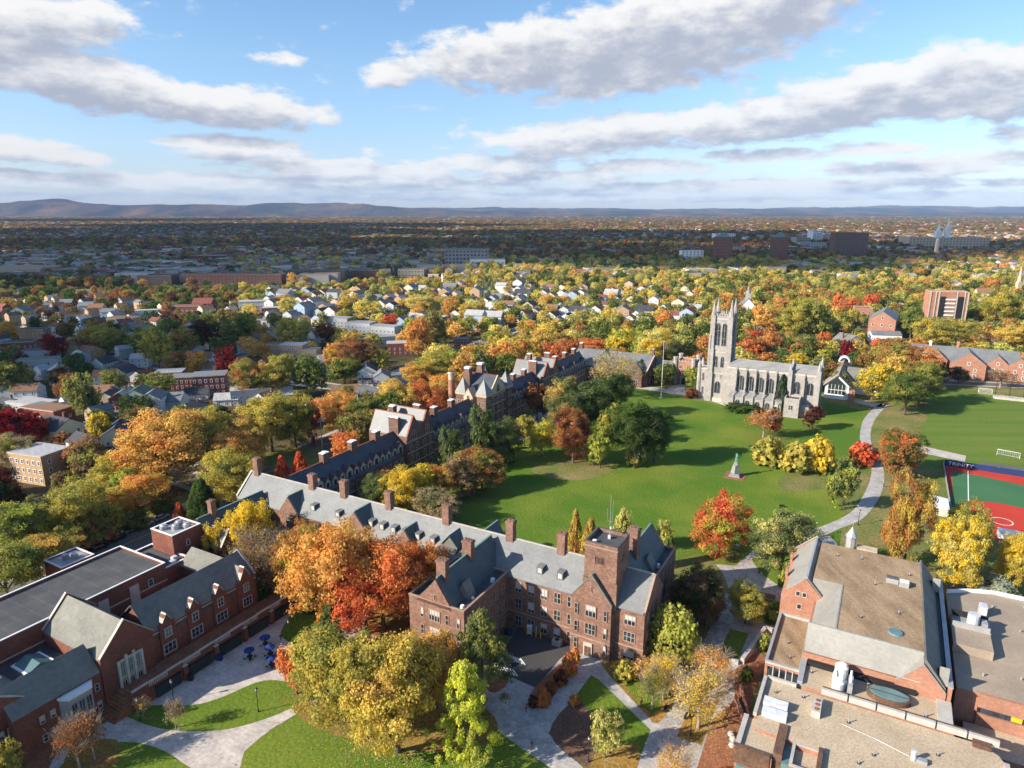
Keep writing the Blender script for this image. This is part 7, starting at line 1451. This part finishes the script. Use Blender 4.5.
# far houses: countless, one stuff object
def far_houses():
    b = MB(); rg = random.Random(21)
    fm = [surf('far_wall_%d' % i, c, tuple(v * .8 for v in c), .05) for i, c in enumerate([(.66, .62, .57), (.5, .43, .36), (.3, .13, .09), (.42, .38, .34), (.55, .42, .3)])]
    fr = [surf('far_roof_%d' % i, c, tuple(v * .8 for v in c), .05) for i, c in enumerate([(.2, .17, .15), (.34, .3, .26), (.26, .14, .09), (.1, .085, .075)])]
    n = 0
    while n < 4600:
        px = rg.uniform(-60, 1090); py = 216.8 + 69 * rg.random() ** 1.15
        x, y = P(px, py)
        if blocked(x, y, 4): continue
        dns = .5 + .5 * math.sin(x * .004 + 1) * math.sin(y * .003)
        if 284 < py < 290 or (py < 236 and rg.random() < .45) or rg.random() > dns + .3: continue
        if 470 < px and 256 < py < 288 and rg.random() < .88: continue
        s = rg.uniform(.8, 1.3) * (1.25 if y > 2200 else 1); big = rg.random() < .09 + (.1 if 250 < py < 285 else 0)
        w, d, h = (rg.uniform(20, 55), rg.uniform(14, 30), rg.uniform(7, 15)) if big else (11 * s, 13 * s, 8.5 * s)
        an = R(rg.choice([8, -82]) + rg.uniform(-6, 6)); co, si = math.cos(an), math.sin(an); t = MB()
        wm, rm = rg.choice(fm), rg.choice(fr)
        if big: t.box(-w / 2, w / 2, -d / 2, d / 2, 0, h, wm, rm)
        else: gwall(t, -w / 2, w / 2, -d / 2, d / 2, 0, h, h + 3.2, 'b', wm); roof(t, -w / 2, w / 2, -d / 2, d / 2, h, h + 3.3, 'b', rm, over=.4)
        o = len(b.v); b.v += [(x + v[0] * co - v[1] * si, y + v[0] * si + v[1] * co, v[2]) for v in t.v]
        mi = [b.mi(m_) for m_ in t.names]; b.f += [[i + o for i in f] for f in t.f]; b.m += [mi[k] for k in t.m]; n += 1
    o = link(bpy.data.objects.new('far_suburb_houses', b.mesh('far_houses'))); tag(o, 'countless small houses and sheds scattered across the distant wooded plain', 'distant houses', kind='stuff')
far_houses()

# ---- individual trees filling out the nearer suburb (up to 300 in all), then the countless rest as one wood
rg = random.Random(5)
def zone_cols(px, py):
    if 240 < px and 262 < py < 330 and (px < 720 or py < 290): return rg.choice([('gold', 'amber'), ('pale', 'yellow'), ('olive', 'gold'), ('pale', 'sage'), ('sage', 'lime'), ('amber', 'orange'), ('green', 'olive'), ('pale', 'gold'), ('green', 'sage')])
    if px > 560 and py > 262: return rg.choice([('gold', 'olive'), ('olive', 'gold'), ('orange', 'rust'), ('green', 'olive'), ('pale', 'lime'), ('rust', 'olive'), ('amber', 'gold'), ('green', 'sage'), ('sage', 'olive'), ('olive', 'green'), ('green', 'olive'), ('rust', 'orange')])
    if 240 < px <= 560 and 288 < py < 400: return rg.choice([('gold', 'amber'), ('pale', 'yellow'), ('olive', 'gold'), ('orange', 'amber'), ('lime', 'olive'), ('amber', 'orange'), ('green', 'olive')])
    if py < 262: return rg.choice([('rust', 'brown'), ('rust', 'maroon'), ('green', 'olive'), ('brown', 'olive'), ('maroon', 'rust'), ('rust', 'brown'), ('olive', 'brown'), ('sage', 'brown'), ('amber', 'rust'), ('olive', 'rust')])
    return rg.choice([('olive', 'green'), ('green', 'dkgreen'), ('rust', 'olive'), ('maroon', 'brown'), ('dkgreen', 'green'), ('olive', 'brown'), ('brown', 'olive'), ('green', 'olive'), ('rust', 'brown'), ('green', 'sage')])
HA = np.array(HPTS); EXP = np.array([(t[1], t[2], t[4]) for t in TREES])
def free(x, y, r):
    if np.any(np.hypot(HA[:, 0] - x, HA[:, 1] - y) < r + (7 if x < -70 else 4)): return False
    if np.any(np.hypot(EXP[:, 0] - x, EXP[:, 1] - y) < r * .8 + EXP[:, 2] * .35): return False
    return not blocked(x, y, 2)
extra = []; tries = 0; n0 = len(TREES)
cand = []
while len(cand) < 700 and tries < 20000:
    tries += 1; px = rg.uniform(-25, 1050); y_ = rg.uniform(205, 700); 
    x = (px - 512) / FPX * (y_ * cT + CAMH * sT); y = y_; r = rg.uniform(4.5, 8.5)
    if x < -70 and y < 760 and rg.random() < .45: continue
    if not free(x, y, r): continue
    if any(math.hypot(x - c[0], y - c[1]) < (r + c[2]) * .72 for c in cand): continue
    cand.append((x, y, r))
cand.sort(key=lambda c: c[1])
for x, y, r in cand[:max(0, 300 - n0)]:
    px, py = Q(x, y, 0); ca, cb = zone_cols(px, py); add_tree(x, y, r * rg.uniform(1.7, 2.3), r * 2, rg.choice(['round', 'round', 'oval', 'wide']), ca, cb, 'mid')
rest = [c for c in cand[max(0, 300 - n0):] if not (c[0] < -70 and c[1] < 760 and rg.random() < .6)]
print('individual trees', len(TREES), 'explicit', n0)
def wood():
    protos = []
    for i, (kd, n, s) in enumerate((('round', 800, .042), ('round', 800, .045), ('oval', 700, .045), ('wide', 800, .042), ('conic', 450, .05))):
        me = crown_mesh('wood_crown', kd, n, s, 50 + i, LMI); protos.append(bpy.data.objects.new('wood_tree_%d' % i, me))
    c = bpy.data.collections.new('wood_kinds')
    for p in protos: c.objects.link(p)
    pts = [(x, y, r) for x, y, r in rest]
    # spacing grows with distance
    def scatter(y0, y1, sp, rmin, rmax, keep=.93):
        yy = y0
        while yy < y1:
            f = yy * cT + CAMH * sT; hw = (1060 - 512) / FPX * f + 30; xx = -hw + rg.uniform(0, sp)
            while xx < hw:
                x, y = xx + rg.uniform(-.4, .4) * sp, yy + rg.uniform(-.4, .4) * sp; r = rg.uniform(rmin, rmax)
                px, py = Q(x, y, 0)
                clear = (455 < px < 640 and 256 < py < 271) or (py < 246 and py > 238 and px > 560 and rg.random() < .5)
                if y > 900 and 460 < px < 740 and py > 258 and rg.random() < .8: pts.append((x + sp * .5, y, r))
                if not clear and rg.random() < (.93 if px > 600 and y < 1500 else keep) and (y > 900 and not blocked(x, y, 4) or y <= 900 and free(x, y, r)) and all(abs(x - h[0]) > 9 + r * .4 or abs(y - h[1]) > 9 + r * .4 for h in (near_h(y) if y < 950 else ())): pts.append((x, y, r))
                xx += sp
            yy += sp
    def near_h(y): return [h for h in HPTS if abs(h[1] - y) < 30]
    scatter(520, 900, 12.5, 4.5, 8, .85); scatter(900, 1700, 17, 5.5, 9, .78); scatter(1700, 3000, 25, 8, 12, .78); scatter(3000, 5200, 44, 11, 18, .72); scatter(5200, 9500, 85, 18, 32, .9); scatter(9500, 14000, 170, 40, 66, .85)
    n = len(pts); print('wood', n)
    A = np.array(pts); me = bpy.data.meshes.new('wood_points'); me.vertices.add(n)
    co = np.zeros((n, 3)); co[:, 0] = A[:, 0]; co[:, 1] = A[:, 1]; me.vertices.foreach_set('co', co.ravel())
    g = np.random.default_rng(9); sc = np.zeros((n, 3)); hh = A[:, 2] * g.uniform(1.6, 2.2, n); hh = np.minimum(hh, 24 + A[:, 2] * .25); hh = np.where(A[:, 1] > 2200, np.minimum(hh, 15 + .08 * A[:, 2]), hh); sc[:, 0] = A[:, 2] * 2; sc[:, 1] = A[:, 2] * 2; sc[:, 2] = hh
    a = me.attributes.new('wsize', 'FLOAT_VECTOR', 'POINT'); a.data.foreach_set('vector', sc.ravel().astype(np.float32))
    a = me.attributes.new('wturn', 'FLOAT_VECTOR', 'POINT'); rr = np.zeros((n, 3)); rr[:, 2] = g.uniform(0, 6.28, n); a.data.foreach_set('vector', rr.ravel().astype(np.float32))
    a = me.attributes.new('kindno', 'INT', 'POINT'); a.data.foreach_set('value', g.choice([0, 1, 2, 3, 0, 1, 3, 2, 4], n).astype(np.int32))
    la = np.ones((n, 4), np.float32); lb = np.ones((n, 4), np.float32)
    for i, (x, y, r) in enumerate(pts):
        px, py = Q(x, y, 0)
        ca, cb = zone_cols(px, py); k = g.uniform(.75, 1.2); la[i, :3] = np.array(PAL[ca]) * k; lb[i, :3] = np.array(PAL[cb]) * k
    for nm, arr in (('leaf_a', la), ('leaf_b', lb)):
        a = me.attributes.new(nm, 'FLOAT_COLOR', 'POINT'); a.data.foreach_set('color', arr.ravel())
    o = link(bpy.data.objects.new('distant_wood', me)); tag(o, 'autumn trees of the distant suburb and plain reading as one wood', 'woodland', kind='stuff')
    ng = bpy.data.node_groups.new('plant_wood', 'GeometryNodeTree'); ng.interface.new_socket('Geometry', in_out='INPUT', socket_type='NodeSocketGeometry'); ng.interface.new_socket('Geometry', in_out='OUTPUT', socket_type='NodeSocketGeometry')
    gi = ng.nodes.new('NodeGroupInput'); go = ng.nodes.new('NodeGroupOutput'); ip = ng.nodes.new('GeometryNodeInstanceOnPoints'); ci = ng.nodes.new('GeometryNodeCollectionInfo')
    ci.inputs['Collection'].default_value = c; ci.inputs['Separate Children'].default_value = True; ci.inputs['Reset Children'].default_value = True
    def na(nm, ty): q = ng.nodes.new('GeometryNodeInputNamedAttribute'); q.data_type = ty; q.inputs['Name'].default_value = nm; return q.outputs[0]
    ng.links.new(gi.outputs[0], ip.inputs['Points']); ng.links.new(ci.outputs[0], ip.inputs['Instance']); ip.inputs['Pick Instance'].default_value = True
    ng.links.new(na('kindno', 'INT'), ip.inputs['Instance Index']); ng.links.new(na('wturn', 'FLOAT_VECTOR'), ip.inputs['Rotation']); ng.links.new(na('wsize', 'FLOAT_VECTOR'), ip.inputs['Scale'])
    ng.links.new(ip.outputs[0], go.inputs[0])
    md = o.modifiers.new('plant', 'NODES'); md.node_group = ng
wood()

def fallen_leaves():
    g = np.random.default_rng(4); P_, C_ = [], []
    for (r, x, y, h, w_, kind, ca, cb, lab) in TREES:
        if y > 330 or kind in ('conic', 'column', 'pine', 'shrub') or ca in ('dkgreen', 'sage', 'green'): continue
        n = int(min(1500, 7 * w_ * w_)); a_ = g.uniform(0, 6.28, n); rr = np.abs(g.normal(0, .42, n)) * w_ * 1.15
        P_.append(np.stack([x + rr * np.cos(a_) + .12 * w_, y + rr * np.sin(a_)], 1)); C_.append(np.where(g.random((n, 1)) < .6, np.array([PAL[ca]]), np.array([PAL['tan']])) * g.uniform(.6, 1.1, (n, 1)))
    p = np.concatenate(P_); c = np.concatenate(C_); n = len(p); print('leaves', n)
    th = g.uniform(0, 6.28, n); s_ = g.uniform(.07, .17, n); q = np.zeros((n, 4, 3))
    for k in range(4):
        q[:, k, 0] = p[:, 0] + s_ * np.cos(th + k * math.pi / 2); q[:, k, 1] = p[:, 1] + s_ * np.sin(th + k * math.pi / 2) * .8; q[:, k, 2] = .08 + (.05 * (k % 2)) + .01 * g.random(n)
    me = bpy.data.meshes.new('fallen_leaves'); me.vertices.add(4 * n); me.vertices.foreach_set('co', q.ravel()); me.loops.add(4 * n); me.loops.foreach_set('vertex_index', np.arange(4 * n, dtype=np.int32)); me.polygons.add(n); me.polygons.foreach_set('loop_start', np.arange(0, 4 * n, 4, dtype=np.int32)); me.update(calc_edges=True)
    a = me.attributes.new('col', 'FLOAT_COLOR', 'FACE'); cc_ = np.ones((n, 4), np.float32); cc_[:, :3] = c; a.data.foreach_set('color', cc_.ravel())
    m = bpy.data.materials.new('fallen_leaf'); t = nt(m); o_ = N(t, 'ShaderNodeOutputMaterial'); d = N(t, 'ShaderNodeBsdfDiffuse'); at = N(t, 'ShaderNodeAttribute', attribute_name='col'); L(t, at.outputs['Color'], d.inputs[0]); L(t, d.outputs[0], o_.inputs[0]); me.materials.append(m)
    o = link(bpy.data.objects.new('fallen_leaves', me)); tag(o, 'fallen autumn leaves strewn over the lawns and paths', 'leaves', kind='stuff')
fallen_leaves()

# ================================================================ HILLS, CLOUDS, SKY, HAZE, CAMERA
def hills():
    from mathutils import noise
    m = surf('wooded_hills', (.035, .033, .034), (.16, .095, .065), .0009, detail=7, rough=1, spec=.02, fine=.5, fine_scale=.012, lo=.45, hi=.66, stretch=(1, .5, 1))
    def ridge(y0, y1, prof, ny=14, nx=260, seed=0, name='hills'):
        b = MB(); X = 14500 * y1 / 12000
        for j in range(ny + 1):
            t = j / ny; y = y0 + (y1 - y0) * t; env = math.sin(math.pi * min(1, t * 1.0)) ** 1.0
            for i in range(nx + 1):
                x = -X + 2 * X * i / nx; az = 512 + FPX * x / (y1 * 1.0)
                h = np.interp(az, [p[0] for p in prof], [p[1] for p in prof])
                h *= .93 + .3 * noise.fractal(Vector((x * .00045 + seed, y * .0006, seed)), 1, 2, 5) + .12 * noise.noise(Vector((x * .003, y * .003, 5)))
                b.v.append((x, y, max(-1, h * env) - .5))
        for j in range(ny):
            for i in range(nx): k = j * (nx + 1) + i; b.f.append([k, k + 1, k + nx + 2, k + nx + 1]); b.m.append(0)
        b.mi(m); o = link(bpy.data.objects.new(name, b.mesh(name))); tag(o, kind='structure')
    ridge(13500, 17500, [(-200, 290), (0, 300), (90, 305), (112, 350), (128, 350), (150, 295), (270, 280), (300, 300), (345, 260), (420, 220), (480, 150), (560, 120), (640, 100), (700, 90), (1224, 80)], seed=1)
    ridge(18000, 22000, [(-200, 200), (300, 230), (600, 210), (690, 170), (760, 200), (860, 220), (900, 160), (980, 200), (1224, 180)], seed=4)
    ridge(22500, 26000, [(-200, 200), (500, 220), (620, 200), (700, 240), (740, 200), (860, 330), (930, 240), (1000, 260), (1224, 230)], seed=8)
hills()
def cloud(x, y, z, rx, ry, rz, seed):
    from mathutils import noise
    bm = __import__('bmesh').new(); __import__('bmesh').ops.create_icosphere(bm, subdivisions=5, radius=1)
    for v in bm.verts:
        n = v.co.normalized(); d = 1 + .45 * noise.fractal(n * 1.6 + Vector((seed, 0, 0)), 1, 2, 5); zf = .35 if n.z < 0 else 1
        v.co = Vector((n.x * rx * d, n.y * ry * d, n.z * rz * d * zf))
    me = bpy.data.meshes.new('cloud'); bm.to_mesh(me); bm.free(); me.materials.append(surf('cloud_white', (.85, .86, .88), (.8, .81, .83), .001))
    o = link(bpy.data.objects.new('cloud', me)); o.location = (x, y, z); tag(o, kind='structure')
SUN_EL = R(27); TRAV = Vector((.94, .342, 0)).normalized()
def shade_cloud(sx, sy, rx, ry, alt, seed):
    k = alt / math.tan(SUN_EL); cloud(sx - TRAV.x * k, sy - TRAV.y * k, alt, rx, ry, alt * .05, seed)
shade_cloud(-300, 440, 150, 95, 1500, 1)
shade_cloud(-600, 1200, 560, 300, 3000, 3); shade_cloud(250, 1420, 560, 330, 3000, 5); shade_cloud(1150, 1750, 420, 230, 3000, 6); shade_cloud(-1500, 3100, 1100, 800, 3000, 7); shade_cloud(400, 2900, 900, 420, 3200, 9)
shade_cloud(-800, 1900, 900, 430, 3000, 21); shade_cloud(500, 2200, 600, 330, 3000, 22); shade_cloud(-1400, 4600, 1300, 700, 3300, 23)
shade_cloud(-4300, 7600, 1700, 1300, 3600, 12)

# sky: physical sky plus a cloud layer shaded from bulk above and below
w = bpy.data.worlds.new('World'); scn.world = w; w.use_nodes = True; t = w.node_tree; t.nodes.clear()
out = N(t, 'ShaderNodeOutputWorld'); bg = N(t, 'ShaderNodeBackground'); bg.inputs['Strength'].default_value = .112
sky = N(t, 'ShaderNodeTexSky', sky_type='NISHITA'); sky.sun_disc = False; sky.sun_elevation = SUN_EL
sky.sun_rotation = math.atan2(-TRAV.x, -TRAV.y); sky.altitude = 100; sky.air_density = 1.0; sky.dust_density = .6; sky.ozone_density = 1.2
tc = N(t, 'ShaderNodeTexCoord'); sp = N(t, 'ShaderNodeSeparateXYZ'); L(t, tc.outputs['Generated'], sp.inputs[0])
def mth(op, a, b=None, c=None):
    n = N(t, 'ShaderNodeMath', operation=op)
    for i, v in enumerate((a, b, c)):
        if v is None: continue
        if isinstance(v, (int, float)): n.inputs[i].default_value = v
        else: L(t, v, n.inputs[i])
    return n.outputs[0]
az = mth('MULTIPLY', mth('ARCTAN2', sp.outputs[0], sp.outputs[1]), 180 / math.pi)
el = mth('MULTIPLY', mth('ARCSINE', sp.outputs[2]), 180 / math.pi)
def pxdir(px, py):
    u = (px - 512) / FPX; v = (384 - py) / FPX; d = Vector((u, cT + v * sT, -sT + v * cT)).normalized()
    return math.degrees(math.atan2(d.x, d.y)), math.degrees(math.asin(d.z))
CL = [  # px centre, py centre, half width, half height, tilt (deg), weight
 (640, 44, 215, 54, 6, 1.35), (760, 8, 130, 46, 12, 1.2), (510, 62, 115, 34, 0, 1.1), (880, 95, 190, 34, 8, 1.25), (640, 132, 190, 22, 4, 1.0), (760, 118, 150, 26, 5, 1.1), (1000, 92, 90, 34, 3, 1.1),
 (70, 78, 140, 32, -8, 1.25), (215, 104, 115, 24, -3, 1.15), (35, 25, 100, 36, 5, 1.05), (30, 152, 75, 14, -6, .95), (238, 148, 75, 14, -2, .9), (392, 76, 34, 12, 0, .72), (278, 60, 30, 8, 0, .62), (500, 162, 90, 12, 2, .8), (350, 170, 120, 11, 0, .7), (640, 168, 70, 9, 0, .7), (760, 155, 60, 8, 0, .6), (930, 165, 130, 12, 2, .8), (120, 180, 200, 9, 0, .9), (760, 186, 300, 7, 0, .85), (340, 184, 200, 8, 0, .85), (560, 197, 600, 4, 0, .6), (300, 162, 60, 7, 0, .7), (560, 176, 90, 6, 0, .8), (880, 150, 70, 7, 0, .6), (1010, 135, 40, 10, 0, .8)]
def density(du, dv):
    A = mth('ADD', az, du); E = mth('ADD', el, dv); tot = None
    for px, py, hw, hh, tilt, wt in CL:
        a0, e0 = pxdir(px, py); a1, _ = pxdir(px + hw, py); _, e1_ = pxdir(px, py - hh); sa, se = abs(a1 - a0), max(.4, abs(e1_ - e0))
        x = mth('DIVIDE', mth('SUBTRACT', A, a0), sa); y = mth('SUBTRACT', mth('SUBTRACT', E, e0), mth('MULTIPLY', mth('SUBTRACT', A, a0), math.tan(R(tilt))))
        y = mth('DIVIDE', y, se)
        g_ = mth('SUBTRACT', 1, mth('ADD', mth('MULTIPLY', x, x), mth('MULTIPLY', y, y)))
        g_ = mth('MULTIPLY', mth('MAXIMUM', g_, -1.2), wt)
        tot = g_ if tot is None else mth('SMOOTH_MAX', tot, g_, .35)
    ar = mth('MULTIPLY', A, math.pi / 180); zz_ = mth('ADD', mth('SINE', mth('MULTIPLY', mth('MAXIMUM', E, -2), math.pi / 180)), .1)
    cb = N(t, 'ShaderNodeCombineXYZ'); L(t, mth('DIVIDE', mth('SINE', ar), zz_), cb.inputs[0]); L(t, mth('DIVIDE', mth('COSINE', ar), zz_), cb.inputs[1])
    no = N(t, 'ShaderNodeTexNoise'); no.inputs['Scale'].default_value = 1.5; no.inputs['Detail'].default_value = 11; no.inputs['Roughness'].default_value = .64; no.inputs['Distortion'].default_value = .25
    L(t, cb.outputs[0], no.inputs['Vector'])
    c2 = N(t, 'ShaderNodeCombineXYZ'); L(t, mth('MULTIPLY', A, .2), c2.inputs[0]); L(t, mth('MULTIPLY', mth('POWER', mth('MAXIMUM', mth('ADD', E, 2.0), .01), .72), 1.15), c2.inputs[1])
    n2 = N(t, 'ShaderNodeTexNoise'); n2.inputs['Scale'].default_value = 1.9; n2.inputs['Detail'].default_value = 10; n2.inputs['Roughness'].default_value = .6; L(t, c2.outputs[0], n2.inputs['Vector'])
    nz = mth('ADD', mth('MULTIPLY', mth('SUBTRACT', no.outputs['Fac'], .5), 1.8), mth('MULTIPLY', mth('SUBTRACT', n2.outputs['Fac'], .5), 3.0))
    return mth('ADD', mth('MULTIPLY', tot, .9), nz)
d0 = density(0, 0); d1 = density(-.5, 1.3)
al = N(t, 'ShaderNodeMapRange', interpolation_type='SMOOTHSTEP'); L(t, d0, al.inputs['Value']); al.inputs['From Min'].default_value = -.3; al.inputs['From Max'].default_value = .5
lit = N(t, 'ShaderNodeMapRange', interpolation_type='SMOOTHSTEP'); L(t, mth('SUBTRACT', d1, mth('MULTIPLY', d0, .35)), lit.inputs['Value']); lit.inputs['From Min'].default_value = -.7; lit.inputs['From Max'].default_value = 1.05
cm = N(t, 'ShaderNodeMix', data_type='RGBA'); L(t, lit.outputs[0], cm.inputs['Factor']); cm.inputs[6].default_value = (4.6, 4.5, 4.38, 1); cm.inputs[7].default_value = (2.15, 2.28, 2.7, 1)
mx = N(t, 'ShaderNodeMix', data_type='RGBA'); L(t, mth('MULTIPLY', al.outputs[0], .96), mx.inputs['Factor']); hs_ = N(t, 'ShaderNodeHueSaturation'); hs_.inputs['Saturation'].default_value = 1.14; lo_ = N(t, 'ShaderNodeMapRange'); L(t, el, lo_.inputs['Value']); lo_.inputs['From Min'].default_value = 0; lo_.inputs['From Max'].default_value = 11; tm_ = N(t, 'ShaderNodeMix', data_type='RGBA'); L(t, lo_.outputs[0], tm_.inputs['Factor']); tm_.inputs[6].default_value = (.68, .71, .96, 1); tm_.inputs[7].default_value = (.84, .87, .93, 1); tn_ = N(t, 'ShaderNodeVectorMath', operation='MULTIPLY'); L(t, tm_.outputs[2], tn_.inputs[1]); L(t, sky.outputs[0], tn_.inputs[0]); L(t, tn_.outputs[0], hs_.inputs['Color']); L(t, hs_.outputs[0], mx.inputs[6]); L(t, cm.outputs[2], mx.inputs[7])
L(t, mx.outputs[2], bg.inputs['Color']); L(t, bg.outputs[0], out.inputs[0])

sun = bpy.data.lights.new('sun', 'SUN'); sun.energy = 5.0; sun.angle = R(.5); sun.color = (1, .9, .75)
so = link(bpy.data.objects.new('sun', sun)); dv = Vector((TRAV.x * math.cos(SUN_EL), TRAV.y * math.cos(SUN_EL), -math.sin(SUN_EL))); so.rotation_euler = dv.to_track_quat('-Z', 'Y').to_euler(); so.location = (-300, -100, 300)

HAZE = True
if HAZE:
    b = MB(); b.box(-27000, 27000, -1800, 27000, -1.5, 760, 'white'); me = b.mesh('haze'); me.materials.clear()
    m = bpy.data.materials.new('air'); tt = nt(m); oo = N(tt, 'ShaderNodeOutputMaterial'); pv = N(tt, 'ShaderNodeVolumePrincipled'); pv.inputs['Color'].default_value = (.42, .66, 1, 1); pv.inputs['Density'].default_value = 2.6e-5; pv.inputs['Anisotropy'].default_value = 0
    L(tt, pv.outputs[0], oo.inputs['Volume']); me.materials.append(m); me.polygons.foreach_set('material_index', [0] * len(me.polygons))
    o = link(bpy.data.objects.new('haze', me)); tag(o, kind='stuff'); tag(o, 'thin pale blue air over the whole plain', 'haze')

cam = bpy.data.cameras.new('camera'); cam.sensor_width = 36; cam.lens = 36 * FPX / 1024; cam.clip_start = 1; cam.clip_end = 60000
co = link(bpy.data.objects.new('camera', cam)); co.location = (0, 0, CAMH); co.rotation_euler = (math.pi / 2 - PITCH, 0, 0); scn.camera = co
scn.view_settings.view_transform = 'Standard'; scn.view_settings.look = 'None'; scn.view_settings.exposure = 1.0; scn.view_settings.gamma = 1
scn.render.engine = 'CYCLES'; cy = scn.cycles; cy.max_bounces = 6; cy.diffuse_bounces = 3; cy.glossy_bounces = 2; cy.transmission_bounces = 2; cy.volume_bounces = 0; cy.transparent_max_bounces = 4
cy.use_denoising = True; cy.caustics_reflective = False; cy.caustics_refractive = False; scn.render.resolution_x = 1024; scn.render.resolution_y = 768
try: cy.denoiser = 'OPENIMAGEDENOISE'
except Exception: pass
cy.use_adaptive_sampling = True; cy.adaptive_threshold = .02
# ================================================================ LABELS for trees and houses
MARKS = [('the square brick tower', W(21, 3)), ('the grey patio', W(-42, -38)), ('the chapel', W(15, 214)), ('the chapel tower', W(-4, 225)), ('the twin-gabled hall', W(-84, 72)), ('the turreted hall', W(-80, 117)), ('the library', W(70, 25)), ('the parking court', P(530, 660)),
         ('the statue', P(735, 476)), ('the red turf', W(125, 140)), ('the gabled dormitory', W(118, 340)), ('the pale-roofed grey hall', W(-60, 240)), ('the glass pavilion', W(53, 262)), ('the brick tower slab', P(945, 325)), ('the flat dark roofs', W(-85, -60)), ('the brick flats trio', P(190, 395)),
         ('the tan flats pair', P(290, 362)), ('the white terraced flats', P(360, 332)), ('the cream house', P(62, 442)), ('the tan street-side flats', P(44, 480)), ('the left end of the pale roof', W(-90, 5)), ('the road loop', P(320, 448)), ('the curved lawn path', P(872, 450)), ('the far highway', P(200, 290)),
         ('the steepled church', P(748, 318)), ('the smokestack', W(-97, 100)), ('the gatehouse', W(-27, 250)), ('the brick mills', P(230, 285)), ('the tight house row', P(135, 412)), ('the diagonal path', P(640, 700)), ('the dark parked cars', P(100, 545)), ('the white-roofed hall', P(255, 312))]
def ordinal(k): return ['first', 'second', 'third', 'fourth', 'fifth', 'sixth', 'seventh', 'eighth', 'ninth', 'tenth', 'eleventh', 'twelfth'][k] if k < 12 else '%dth' % (k + 1)
def mark_of(x, y):
    px, py = Q(x, y, 4); best = None
    for nm, (mx_, my_) in MARKS:
        qx, qy = Q(mx_, my_, 4); d = math.hypot(px - qx, (py - qy) * 1.3)
        if best is None or d < best[0]: best = (d, nm, qx, qy)
    d, nm, qx, qy = best
    if d < 14: rel = 'beside'
    elif abs(px - qx) > abs(py - qy) * 1.3: rel = 'left of' if px < qx else 'right of'
    else: rel = 'beyond' if py < qy else 'in front of'
    return rel + ' ' + nm
def label_all(items, word):
    grp = {}
    for it in items: grp.setdefault(word(it), []).append(it)
    for k, its in grp.items():
        its.sort(key=lambda i: Q(i[1], i[2], 4)[0])
        for n, i in enumerate(its): i[0]['label'] = k if len(its) == 1 else '%s, %s from left' % (k, ordinal(n))
KW = {'round': 'round-crowned tree', 'wide': 'spreading tree', 'oval': 'upright oval tree', 'sparse': 'thin half-bare tree', 'conic': 'conical tree', 'pyram': 'pyramidal tree', 'column': 'columnar evergreen', 'pine': 'layered pine', 'shrub': 'low shrub'}
def tw(i):
    r, x, y, h, w_, kind, ca, cb, lab = i
    sz = 'small' if h < 8 else ('large' if h > 17 else '')
    if lab: return lab
    c = NAMES[ca] if ca == cb else NAMES[ca] + '-' + NAMES[cb].replace('bright ', '').replace('dark ', '').replace(' ', '-')
    return ' '.join((sz + ' ' + c + ' ' + KW[kind] + ' ' + mark_of(x, y)).split())
label_all(TREES, tw)
for i in TREES: i[0]['category'] = 'shrub' if i[5] == 'shrub' else 'tree'; i[0]['group'] = {'shrub': 'shrubs of the campus', 'conic': 'conical trees', 'column': 'conical trees', 'pine': 'pines'}.get(i[5], 'autumn trees')
hl = [h for h in HOUSES if not h[6]]
KH = {'gable': 'gable-fronted house', 'tall': 'tall gable-fronted house', 'side': 'house', 'low': 'low house', 'flat': 'flats', 'row': 'row'}
label_all([(h[0], h[1], h[2], h[3], h[4], h[5]) for h in hl], lambda h: '%s %s with %s roof %s' % (h[4] if h[4] != 'brick' else 'red brick', KH[h[3]], h[5], mark_of(h[1], h[2])))
for h in HOUSES:
    if h[6]: h[0]['label'] = h[6]
